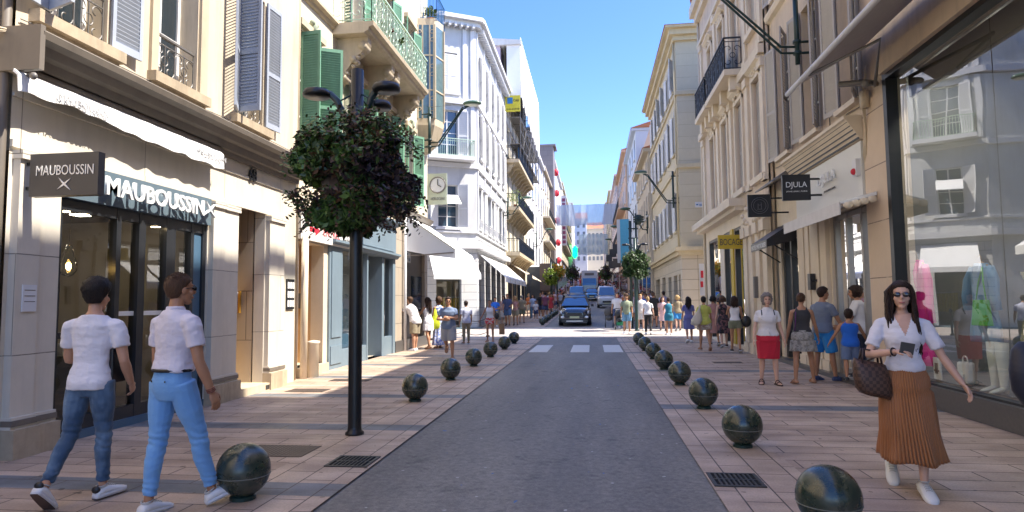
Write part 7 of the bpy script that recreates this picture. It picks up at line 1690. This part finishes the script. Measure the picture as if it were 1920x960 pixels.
# queue and the man in grey on the left
KH=cl('khaki_cloth',(.27,.22,.14),.4,7); GSH=cl('light_grey_cloth',(.30,.31,.34),.5,7); BLT=cl('steel_blue_tee',(.14,.19,.29),.5,7); FLO=cl('blue_white_floral',(.55,.58,.70),.4,7,pat=('noise',(.12,.18,.50),16)); WDR=cl('white_dress_cloth',(.72,.70,.70),.4,7)
person('man in a white shirt and khaki shorts leaning at the cash machine',(-5.80,20.6),72,1.80,False,dict(lean=22,legs=((0,3,0),(6,4,0)),arms=(('h',60,5,40),('h',50,8,50)),head=(0,-14,0),build=1.1),[('shirt',WS,dict(hem=-.10,inf=.03)),('shorts',KH,dict(len=.9,loose=.02)),('shoes',WSH,{})],('short',HBR),0,'mid',seed=20)
person('long haired woman in a short white dress in the cash machine queue',(-5.52,21.2),60,1.74,True,dict(lean=6,legs=((-10,10,10,4),(8,4,0)),arms=(('h',40,4,70),('h',30,8,80)),head=(0,-18,0)),[('dress',WDR,dict(hemz=.62,hem=.10,flare=.05)),('shoes',TANS,dict(open=1,sm=TANS))],('long',HD,.42),2,'mid',seed=21)
ty,ky=person('woman in a long blue and white floral dress with a yellow bag in the queue',(-5.27,21.7),48,1.74,True,dict(legs=((-4,4,0,3),(6,4,0)),arms=(('h',12,10,40),('h',10,10,50)),head=(0,-10,0)),[('dress',FLO,dict(hemz=.10,hem=.10,flare=.07,amp=.02)),('shoes',TANS,dict(sm=TANS,open=1))],('curly',HBR),2,'mid',seed=22)
b=MB(); b.sm=True; rr=[]
for z,a,bb in ((.66,.10,.05),(.70,.15,.07),(.85,.17,.07),(1.02,.14,.05),(1.12,.07,.03),(1.35,.02,.02)): rr.append([V((-5.33+a*math.cos(u),21.42+bb*math.sin(u),z)) for u in [j/14*6.283 for j in range(14)]])
b.rings(rr); tag(b.build('shoulder_bag',cl('acid_yellow_canvas',(.55,.62,.02),.4,5)),'acid yellow shoulder bag carried by the woman in the floral dress','handbag')
person('person in a pale blue shirt half hidden behind the man in grey',(-4.75,23.9),30,1.60,False,dict(legs=((0,3,0),(5,4,0))),[('shirt',cl('pale_blue_shirt',(.50,.52,.66),.4,7),dict(hem=-.08,inf=.02)),('trousers',KH,{}),('shoes',TANS,{})],('short',HD),2,'mid',seed=23)
person('man in a steel blue tee and grey shorts hurrying along the left pavement',(-4.0,17.6),186,1.70,False,dict(lean=6,legs=((6,4,0,2,8),(-18,46,40,2,0)),arms=(('h',30,16,105,75),('h',18,22,100,70)),head=(10,-4,0),glasses=True,build=1.12),[('tee',BLT,dict(hem=-.08,inf=.026)),('shorts',GSH,dict(len=.95,loose=.022)),('shoes',TANS,dict(sm=TANS))],('short',HD),2,'mid',seed=24)
tr,kr=person('woman in a white vest and red shorts walking towards the camera on the left',(-4.0,24.9),176,1.64,True,dict(legs=((6,3,0,4,8),(-5,6,6,4,8)),arms=(('h',8,8,20),('h',4,28,20)),head=(0,0,0)),[('tank',WDR,dict(hem=.08,inf=.012)),('shorts',cl('scarlet_shorts',(.60,.02,.03),.4,7,pat=('noise',(.62,.5,.45),12)),dict(len=.42,waist=.15,loose=.02)),('shoes',TANS,dict(sm=TANS))],('bun',HBR),2,'mid',seed=25)
b=MB(); b.box(-3.62,-3.42,24.75,24.87,.30,.72); o=b.build('paper_bag',cl('brown_paper',(.30,.18,.09),.3,4)); tag(o,'brown paper carrier bag held by the woman in red shorts','bag')
b=MB(); b.sm=True; b.ell((-3.72,24.8,1.02),(.10,.06,.13)); b.tube([(-3.76,24.85,1.1),(-3.86,24.85,1.38),(-3.74,24.9,1.1)],.012,5); tag(b.build('handbag',M['black']),'small black shoulder bag of the woman in red shorts','handbag')

# right pavement walkers
OLV=cl('olive_cloth',(.17,.18,.11),.4,7); YEL=cl('acid_yellow_top',(.50,.50,.10),.4,7); PRP=cl('violet_blue_dress',(.13,.14,.34),.4,7); FLB=cl('black_floral_cloth',(.016,.014,.018),.4,7,pat=('noise',(.20,.09,.09),9)); PKC=cl('dusty_pink_cloth',(.42,.22,.20),.4,7); TEA=cl('teal_dress',(.02,.20,.30),.4,7); SAGE=cl('sage_green_tee',(.26,.30,.20),.4,7); DEN=cl('light_denim',(.14,.30,.46),.4,7); CRM=cl('cream_cloth',(.60,.54,.44),.4,7); TAUPE=cl('taupe_print',(.30,.22,.18),.4,7,pat=('noise',(.42,.36,.30),15)); BLKC=cl('black_cloth',(.012,.012,.014),.4,7)
person('long haired woman in a violet blue dress on the right, seen from behind',(3.5,24.3),4,1.66,True,dict(legs=((-12,14,24),(8,4,0)),arms=(('h',4,10,12),('h',6,8,14))),[('tee',PRP,dict(hem=-.05,inf=.016)),('skirt',PRP,dict(hemz=.52,top=.10,flare=.05)),('shoes',WSH,{})],('long',HB,.42),0,'mid',seed=30)
person('short haired woman in an acid yellow top carrying a cream shoulder bag',(3.42,20.5),2,1.62,True,dict(legs=((6,4,0,3),(-10,12,24,3)),arms=(('h',6,20,30),('h',6,12,14)),build=1.12),[('tee',YEL,dict(hem=-.10,inf=.03)),('shorts',TAUPE,dict(len=.62,loose=.03)),('shoes',TANS,dict(sm=TANS))],('short',HB),2,'mid',seed=31)
b=MB(); b.sm=True; rr=[]
for z,a,bb in ((.78,.06,.04),(.82,.15,.07),(.95,.17,.07),(1.08,.12,.05),(1.25,.04,.03),(1.42,.015,.015)): rr.append([V((3.17+a*math.cos(u)+.25*(z-.95),20.33+bb*math.sin(u),z)) for u in [j/14*6.283 for j in range(14)]])
b.rings(rr); tag(b.build('shoulder_bag',CRM),'cream cloth shoulder bag on the back of the woman in yellow','handbag')
person('dark haired woman in dusty pink behind the woman in yellow',(4.1,22.7),2,1.66,True,dict(legs=((4,4,0),(-8,10,20))),[('tee',PKC,dict(hem=-.05)),('skirt',PKC,dict(hemz=.45,top=.10,flare=.06)),('shoes',SAND,{})],('bob',HB),2,'mid',seed=32)
person('brown haired woman in a black dress with a pink floral hem',(4.2,21.6),3,1.64,True,dict(legs=((-10,12,26),(7,4,0)),arms=(('h',5,8,12),('h',6,8,12)),build=1.08),[('dress',FLB,dict(hemz=.50,hem=.08,flare=.10,amp=.014,straps=1)),('shoes',SAND,{})],('bob',HBR),1,'mid',seed=33)
person('woman in olive shorts and a white strappy top with a black bag',(4.15,19.6),-4,1.62,True,dict(legs=((6,4,0,1),(-6,10,20,1)),arms=(('h',45,10,80),('h',8,12,14))),[('tank',WDR,dict(hem=.06,inf=.01)),('shorts',OLV,dict(len=.45,waist=.14,loose=.018)),('shoes',SAND,{})],('long',HD,.28),2,'mid',seed=34)
b=MB(); b.sm=True; b.ell((4.45,19.5,.92),(.14,.07,.17),12,8); b.tube([(4.40,19.5,1.05),(4.34,19.52,1.36),(4.48,19.52,1.05)],.012,5); tag(b.build('shoulder_bag',M['black']),'black shoulder bag beside the olive shorts','handbag')
# sunlit crossing walkers
person('woman in a bright teal dress standing on the sunlit crossing, seen from behind',(3.3,28.8),0,1.62,True,dict(legs=((0,3,0,1),(3,3,0,1)),arms=(('h',40,10,80),('h',40,10,80)),build=1.1),[('dress',TEA,dict(hemz=.66,hem=.08,flare=.06,straps=1)),('shoes',WSH,{})],('bun',HD),2,'far',seed=40)
person('woman in a white top and black trousers walking over the crossing',(2.42,28.9),-6,1.64,True,dict(legs=((8,5,0),(-10,16,26)),arms=(('h',6,8,14),('h',-4,12,14))),[('tee',WDR,dict(hem=-.02,inf=.03)),('trousers',BLKC,{}),('shoes',WSH,{})],('bun',HBL),1,'far',seed=41)
person('young man in a sage green tee and light denim shorts by the lamp post',(1.52,29.5),180,1.76,False,dict(legs=((4,3,0),(-5,6,6)),arms=(('h',4,8,14),('h',4,8,14))),[('tee',SAGE,dict(hem=-.06,inf=.024)),('shorts',DEN,dict(len=.85,loose=.02)),('shoes',WSH,{})],('tall',HBR),2,'far',seed=42)
person('fair man in a white tee and white shorts right of the lamp post',(2.3,31.6),178,1.74,False,dict(legs=((5,3,0),(-6,6,6)),arms=(('h',6,8,20),('h',-4,8,14))),[('tee',WDR,dict(hem=-.08,inf=.026)),('shorts',WDR,dict(len=.9,loose=.02)),('shoes',WSH,{})],('crop',HBL),1,'far',seed=43)
rows = [ # label, x, y, heading, h, fem, top, topm, bottom, botm, hair, hairm, skin
 ('man in a black vest with a strap across his back near the teal dress',3.1,33.4,-5,1.78,0,'tee',BLKC,'shorts',BLKC,'short',HBR,2),
 ('woman in pale pink seen between the black vest and the teal dress',3.35,31.6,175,1.62,1,'tee',cl('pale_pink_cloth',(.62,.42,.44),.4),'skirt',cl('pale_pink_cloth',(.62,.42,.44),.4),'long',HBR,1),
 ('man in a pale lilac shirt far behind the teal dress',3.9,36.2,0,1.80,0,'tee',cl('lilac_cloth',(.55,.50,.68),.4),'trousers',NVY,'short',HD,0),
 ('blond woman in a khaki top and blue shorts right of the teal dress',4.0,31.2,3,1.66,1,'tee',KH,'shorts',BSH,'bob',HBL,1),
 ('person in a royal blue top behind the woman with black trousers',2.75,34.6,180,1.72,0,'tee',BVST,'shorts',NVY,'short',HBR,2),
 ('man in a pinkish shirt left of the person in royal blue',2.55,36.5,180,1.74,0,'tee',PKC,'trousers',KH,'short',HBR,0),
 ('father in a white shirt with a dark rucksack pushing the black pushchair',1.25,33.5,182,1.80,0,'tee',WDR,'shorts',NVY,'crop',HBR,0),
 ('mother in a black top beside the black pushchair',1.65,34.0,178,1.64,1,'tee',BLKC,'trousers',BLKC,'bun',HBL,1),
 ('boy in a bright blue tee behind the woman in red shorts',-5.35,35.0,185,1.60,0,'tee',BVST,'shorts',KH,'short',HB,2),
 ('man in a navy tee and denim shorts in the group on the left pavement',-4.75,35.8,178,1.80,0,'tee',NVY,'shorts',cl('mid_denim',(.06,.12,.24),.4),'crop',HBR,2),
 ('bare shouldered woman in tan beside the man in the navy tee',-4.35,36.2,182,1.66,1,'tank',PKC,'shorts',KH,'long',HBL,2),
 ('woman in pale pink left of the man in the navy tee',-5.1,36.8,175,1.64,1,'tee',MATS['pale_pink_cloth'],'skirt',WDR,'long',HBR,1),
 ('older person in khaki walking away alone on the left pavement',-4.2,38.2,0,1.66,0,'tee',KH,'shorts',OLV,'crop',HG,0),
 ('woman in an orange top walking on the left pavement far away',-4.7,47.5,180,1.68,1,'tee',cl('orange_cloth',(.55,.18,.06),.4),'skirt',CRM,'bob',HBL,1),
 ('woman in pale blue with jeans near the thin grey pole',-3.95,42.8,180,1.66,1,'tee',cl('pale_blue_cloth',(.42,.48,.62),.4),'trousers',DEN,'long',HD,0),
 ('man in a black tee near the thin grey pole',-3.65,45.4,180,1.78,0,'tee',BLKC,'shorts',NVY,'short',HD,2),
 ('man in a maroon tee and dark shorts right of the thin grey pole',-3.25,44.3,2,1.78,0,'tee',cl('maroon_cloth',(.20,.06,.10),.4),'shorts',NVY,'short',HB,2),
 ('child in white at the foot of the thin grey pole',-3.7,42.0,178,1.25,0,'tee',WDR,'shorts',NVY,'short',HD,0),
 ('woman in a red dress farther along the left pavement',-3.35,52,180,1.66,1,'tee',cl('red_dress_cloth',(.45,.04,.05),.4),'skirt',cl('red_dress_cloth',(.45,.04,.05),.4),'long',HD,1),
]
def quick(lb,x,y,hd,h,fem,tk,tm,bk,bm2,hs,hm,sk,seed,group=None):
    q=random.Random(seed); a=q.choice((5,9,12)); sg=q.choice((1,-1))
    o2={'skirt':dict(hemz=.5,top=.10,flare=.06),'shorts':dict(len=.8,loose=.02),'trousers':{}}[bk]
    return person(lb,(x,y),hd,h,bool(fem),dict(legs=((sg*a,4,0 if sg>0 else 14),(-sg*a,6+a,16 if sg>0 else 0)),arms=(('h',-sg*a,q.choice((6,9,16)),q.choice((10,14,70,95)),q.choice((15,50))),('h',sg*a,q.choice((6,8,14)),q.choice((10,14,20,85)),q.choice((10,40)))),lean=q.uniform(-1,6),side=q.uniform(-3,3),head=(q.uniform(-30,30),q.uniform(-10,4),0),build=q.uniform(.94,1.14)),[(tk,tm,dict(hem=-.06,inf=.022) if tk=='tee' else {}),(bk,bm2,o2),('shoes',q.choice((WSH,SAND,M['black'])),{})],(hs,hm,.3) if hs=='long' else (hs,hm),sk,'far',group=group,seed=seed)
for i,r_ in enumerate(rows): quick(*r_,100+i)
b=MB(); b.sm=True
for x in (1.13,1.37): b.tube([(x,33.42,1.42+gz(33.5)),(x,33.36,1.2+gz(33.5))],.025,5)
# the far crowd, one person each while they can be told apart
tops=[(WDR,'white'),(BLKC,'black'),(NVY,'navy'),(MATS['pale_pink_cloth'],'pale pink'),(MATS['lilac_cloth'],'lilac'),(KH,'khaki'),(MATS['red_dress_cloth'],'red'),(GSH,'grey'),(MATS['orange_cloth'],'orange'),(MATS['pale_blue_cloth'],'pale blue'),(MATS['maroon_cloth'],'maroon'),(CRM,'cream')]
q=random.Random(42); n_=0
place=[]
for k_ in range(34): place.append((q.uniform(2.2,3.9),q.uniform(38,72)))
for k_ in range(14): place.append((q.uniform(-4.4,-2.9),q.uniform(54,80)))
for i,(x,y) in enumerate(place):
    tm,cn=tops[q.randrange(len(tops))]; fem=q.random()<.5; bk=q.choice(('shorts','trousers','skirt') if fem else ('shorts','trousers')); bm2,bn=q.choice(((NVY,'navy'),(BLKC,'black'),(DEN,'denim'),(KH,'khaki'),(WDR,'white')))
    hs,hm,hn=q.choice((('short',HD,'dark'),('bob',HBR,'brown'),('short',HG,'grey'),('bob',HBL,'blond'),('bun',HD,'dark')))
    side='right' if x>0 else 'left'
    dist='just beyond the pushchair' if y<50 and x>0 else ('level with the white van' if y<62 and x>0 else ('past the white van' if x>0 else ('beside the yellow green flower ball' if y<68 else 'below the orange flowers')))
    quick('%s haired walker, %s top, %s %s, %s pavement %s'%(hn,cn,bn,bk,side,dist),x,y,q.choice((0,180))+q.uniform(-15,15),q.uniform(1.58,1.82),fem,'tee',tm,bk,bm2,hs,hm,q.randrange(3),300+i,group='far walkers')
# beyond that the crowd reads as one mass
cb=MB(); cb.sm=True; q=random.Random(77)
for i in range(240):
    y=q.uniform(80,190); x=(q.uniform(1.2,3.6) if q.random()<.6 else q.uniform(-4.4,-2.2)); 
    if y>125: x=q.uniform(-4,3.2)
    z=gz(y); h=q.uniform(1.55,1.82); w_=q.uniform(.19,.25); cb.cur=q.randrange(6)
    cb.rings([[V((x+w_*a*math.cos(u),y+.13*a*math.sin(u),z+h*f)) for u in [j/8*6.283 for j in range(8)]] for f,a in ((.47,.7),(.55,.75),(.7,.8),(.82,1.0),(.86,.5))])
    cb.cur=6+q.randrange(2)
    for sx in (-.09,.09): cb.tube([(x+sx,y,z),(x+sx,y+.03,z+h*.28),(x+sx*.9,y,z+h*.5)],[.05,.07,.09],6)
    cb.ell((x,y,z+h*.935),(.085,.10,.12),8,6)
tag(cb.build('crowd',[WDR,BLKC,NVY,PKC,MATS['lilac_cloth'],MATS['red_dress_cloth'],SK[2],HD]),'dense far crowd of shoppers filling the rising street',cat='crowd',kind='stuff')
# hand held extras
b=MB(); b.sm=True; b.ell((3.05,28.7,1.32),(.01,.01,.01))
# ================================================================ FAR STREET
def far_bldg(side, X, y0, y1, zt, m, label, floors, n, shut=None, roof=None, balc=(), zb=4.2, tile=False, group=None, name='townhouse'):
    fr = left_fr(X) if side < 0 else right_fr(X); g = gz((y0+y1)/2); t = thing(name, label, 'building', (X, (y0+y1)/2, g))
    b = MB(); b.fbox(fr,y0,y1,gz(y0)-.3,zt,-12,0); b.build('wall', m, t)
    b = MB(); b.fbox(fr,y0-.1,y1+.1,zt,zt+.25,-12,.4); b.build('cornice', m, t); b = MB(); b.fbox(fr,y0,y1,g+zb-.25,g+zb,0,.2); b.build('string_course', m, t)
    if tile: 
        b = MB(); b.rings([[fr.P(y0-.2,zt+.25,.45),fr.P(y0-.2,zt+.25,-12),fr.P(y0-.2,zt+2.2,-6)],[fr.P(y1+.2,zt+.25,.45),fr.P(y1+.2,zt+.25,-12),fr.P(y1+.2,zt+2.2,-6)]]); b.build('roof', M['tile'], t)
    hh = (zt-g-zb)/floors
    for f in range(floors):
        for k in range(n):
            c = y0+(y1-y0)*(k+.5)/n; z0 = g+zb+hh*f+hh*.22; z1 = g+zb+hh*(f+1)-hh*.18
            b = MB(); b.fbox(fr,c-.5,c+.5,z0,z1,.005,.03); w_ = b.build('window', M['glass'], t)
            b = MB(); b.fbox(fr,c-.02,c+.02,z0,z1,.03,.045); b.fbox(fr,c-.58,c+.58,z0-.12,z0,.004,.14); b.build('frame', M['white_trim'], w_)
            if shut:
                for a_ in (c-1.0,c+.52): b = MB(); b.fbox(fr,a_,a_+.48,z0,z1,.03,.09); b.build('shutter', shut, w_)
        if f in balc:
            z = g+zb+hh*f+.1; b = MB(); b.fbox(fr,y0+.6,y1-.6,z-.2,z,0,.9); bl = b.build('balcony', m, t)
            b = MB(); n_ = int((y1-y0)/.5)
            for k in range(n_): u = y0+.7+(y1-y0-1.4)*k/(n_-1); b.bar(fr.P(u,z,.86),fr.P(u,z+1,.86),.04)
            b.bar(fr.P(y0+.65,z+1,.86),fr.P(y1-.65,z+1,.86),.07); b.build('railing', M['iron_dark'], bl)
    b = MB()
    k = max(1,int((y1-y0)/4))
    for i in range(k): a = y0+(y1-y0)*i/k+.5; b.fbox(fr,a,a+(y1-y0)/k-1.0,gz(a)-.1,g+zb-.7,.005,.03)
    b.build('shop_window', M['glass'], t)
    return t, fr
W2 = mat('white_render_far',(.66,.66,.68),.8,var=.04); CR = mat('cream_render_far',(.56,.50,.40),.8,var=.06); GRY = block_mat('grey_stone_far',(.20,.18,.19),1.2,.8,(.12,.11,.12),bstr=.2)
PCH = mat('peach_render_far',(.60,.42,.30),.8,var=.06); PNK = mat('pinkish_render_far',(.58,.48,.46),.8,var=.06); BLW = mat('bluish_white_render',(.55,.60,.66),.8,var=.04)
far_bldg(-1,-6.2,62.05,82,18.5,W2,'white modern block with flush windows beyond the scaffolded building',4,5)
t,fr = far_bldg(-1,-6.2,82.1,97,19.0,CR,'pale block with bracketed balconies after the white modern block',4,4,balc=(0,1,2))
t,fr = far_bldg(-1,-5.6,97.1,101,25.5,GRY,'tall grey stone tower like end wall beside the red blinds',1,1,name='stone_tower')
t,fr = far_bldg(-1,-5.9,101.1,128,24.0,W2,'hotel block with red round blinds and a vertical sign',5,5)
for i,(u,z) in enumerate(((102,22.3),(103.5,19.2),(104.5,14.8),(105.5,11.3),(106.5,8.4))):
    b = MB(); b.sm=True; b.ell(fr.P(u,z,.45),(.42,.5,.6),12,8)
    tag(b.build('red_blind', M['red']),'round red window blind, '+['topmost','second','middle','fourth','lowest'][i]+' of the column on the far hotel','awning','red blinds')
t = thing('vertical_sign','tall narrow vertical sign with dark lettering between the red blinds','sign',(-4.8,104,14))
b = MB(); b.box(-4.7,-3.9,101.9,102.1,10.5,18.5); sp = b.build('sign_panel', M['white_trim'], t)
b = MB()
for k in range(10): b.box(-4.55,-4.05,101.86,101.9,10.8+k*.75,11.3+k*.75)
b.build('sign_marks', mat('dark_red_marks',(.22,.05,.12),.6), sp)
far_bldg(-1,-5.9,128.1,165,25.5,CR,'cream block with balconies beyond the hotel',5,7,balc=(1,2,3))
far_bldg(-1,-5.0,165.1,195,27,W2,'white block with dark windows and a green cross sign',5,5)
b = MB(); b.box(-4.9,-3.6,164,164.2,13.0,15.3); b.box(-4.6,-3.9,163.9,164.3,12.6,15.7); tag(b.build('pharmacy_sign', mat('green_light',(0,.5,.1),.4,emit=((0,1,.15),2.0))),'glowing green pharmacy cross far up the street','sign')
# closing buildings where the street bends
def closer(x0,x1,y,zt,m,label,nx,nz,tile=True):
    fr = Fr((x0,y,0),(1,0,0),(0,-1,0)); W_=x1-x0; t = thing('townhouse',label,'building',((x0+x1)/2,y,gz(y))); g=gz(y)
    b = MB(); b.fbox(fr,0,W_,g-1,zt,-14,0); b.build('wall', m, t); b = MB(); b.fbox(fr,-.2,W_+.2,zt,zt+.35,-14,.5); b.build('cornice', m, t)
    if tile: b = MB(); b.rings([[fr.P(-.3,zt+.35,.6),fr.P(-.3,zt+.35,-14),fr.P(-.3,zt+3.2,-6)],[fr.P(W_+.3,zt+.35,.6),fr.P(W_+.3,zt+.35,-14),fr.P(W_+.3,zt+3.2,-6)]]); b.build('roof', M['tile'], t)
    for j in range(nz):
        for i in range(nx):
            c=(i+.5)*W_/nx; z=g+4.5+(zt-g-5)*(j+.2)/nz; h=(zt-g-5)/nz*.6; b = MB(); b.fbox(fr,c-.4,c+.4,z,z+h*.85,.005,.05); b.build('window', mat('far_pane',(.16,.17,.18),.3), t)
closer(-9,-1.5,215,29,W2,'tall white house with a tiled roof closing the far end of the street',4,5)
closer(-1.4,4.2,228,27.0,CR,'cream house beside the tall white one at the far end',4,4)
closer(4.3,14,240,26.5,PCH,'low terracotta roofed house at the far right end of the street',5,4)
closer(-30,30,300,30,PNK,'hazy row of houses on the rise behind the street end',14,3)
# right side
far_bldg(1,4.3,47.7,60,12.6,mat('tan_render_far',(.56,.48,.36),.8,var=.06),'low tan house with dark eaves next to the pale yellow house',3,5,shut=M['pinktrim'],tile=True)
t = thing('townhouse','peach gabled house with a chimney rising behind the low tan house','building',(9,55,1))
b = MB(); b.rings([[V((4.9,52.5,0)),V((14,52.5,0)),V((14,52.5,19)),V((9,52.5,19.5)),V((4.9,52.5,15.6))],[V((4.9,59.8,0)),V((14,59.8,0)),V((14,59.8,19)),V((9,59.8,19.5)),V((4.9,59.8,15.6))]]); b.build('wall', PCH, t); b = MB(); b.box(6.0,6.5,53,53.6,15,18.2); b.box(5.9,6.6,52.9,53.7,18.2,18.5); b.build('chimney', PCH, t)
far_bldg(1,4.3,60.1,75,17.5,BLW,'bluish white house with a tiled eave on the right',4,4,tile=True)
far_bldg(1,4.1,75.1,97,19.0,PCH,'peach house with dark iron balconies on the right',4,6,balc=(1,2),tile=True)
far_bldg(1,4.0,97.1,125,20.5,PNK,'pinkish grey block on the right side of the rise',5,7)
far_bldg(1,3.8,125.1,160,23,CR,'beige block higher up on the right side',5,8)
far_bldg(1,3.9,160.1,205,26,PNK,'farthest pinkish block on the right before the bend',5,8)
t = thing('vertical_sign','tall turquoise and white vertical shop banner on the right side far away','banner',(3.6,62,7))
b = MB(); b.box(2.75,3.6,62,62.1,5.2,9.4); o = b.build('banner_cloth', mat('turquoise_panel',(.10,.42,.62),.5), t); b = MB(); b.box(2.45,2.75,62,62.1,5.2,9.4); b.build('white_edge', M['white_trim'], o)
for i,(x,y,z) in enumerate(((3.0,80,8.0),(3.2,86,6.6),(3.0,95,8.6),(3.1,104,7.4),(2.9,112,9.0))):
    b = MB(); b.box(x-.4,x+.6,y,y+.1,z-.6,z+.6); tag(b.build('hanging_sign', M['iron_dark'] if i%2==0 else M['signgrey']),['nearest','second','third','fourth','farthest'][i]+' of the small dark projecting signs far up the right side','sign','far dark shop signs')
# cloth canopies hung across
def canopy(y,x0,x1,z0,z1,label):
    b = MB(); n=24; q=random.Random(int(y)); rr=[]
    for i in range(n+1):
        x=x0+(x1-x0)*i/n; s=.12*math.sin(i*1.1)+q.uniform(-.05,.05); rr.append([V((x,y+s,z1)),V((x,y+s*1.5,(z0+z1)/2)),V((x,y+s,z0+.1*math.sin(i*.7))),V((x,y+s+.03,z0+.1*math.sin(i*.7))),V((x,y+s*1.5+.03,(z0+z1)/2)),V((x,y+s+.03,z1))])
    b.rings(rr); m = bpy.data.materials.get('sheer_blue_cloth')
    if not m:
        m = bpy.data.materials.new('sheer_blue_cloth'); m.use_nodes=True; nt=m.node_tree; bb=nt.nodes['Principled BSDF']; bb.inputs['Base Color'].default_value=(.50,.58,.68,1); bb.inputs['Roughness'].default_value=.9
        tr=nt.nodes.new('ShaderNodeBsdfTransparent'); mx=nt.nodes.new('ShaderNodeMixShader'); mx.inputs[0].default_value=.55; tl=nt.nodes.new('ShaderNodeBsdfTranslucent'); tl.inputs[0].default_value=(.45,.6,.8,1); m2=nt.nodes.new('ShaderNodeMixShader'); m2.inputs[0].default_value=.5
        nt.links.new(bb.outputs[0],m2.inputs[1]); nt.links.new(tl.outputs[0],m2.inputs[2]); nt.links.new(tr.outputs[0],mx.inputs[1]); nt.links.new(m2.outputs[0],mx.inputs[2]); nt.links.new(mx.outputs[0],nt.nodes['Material Output'].inputs[0])
    b.cur=0; tag(b.build('cloth_canopy', m),label,'canopy','sheer cloths over the street')
canopy(100,-5.4,4.0,13.4,16.7,'wide sheer blue cloth strung across the far street')
canopy(150,-3.0,3.8,12.4,17.2,'smaller sheer cloth below the wide one, higher up the street')
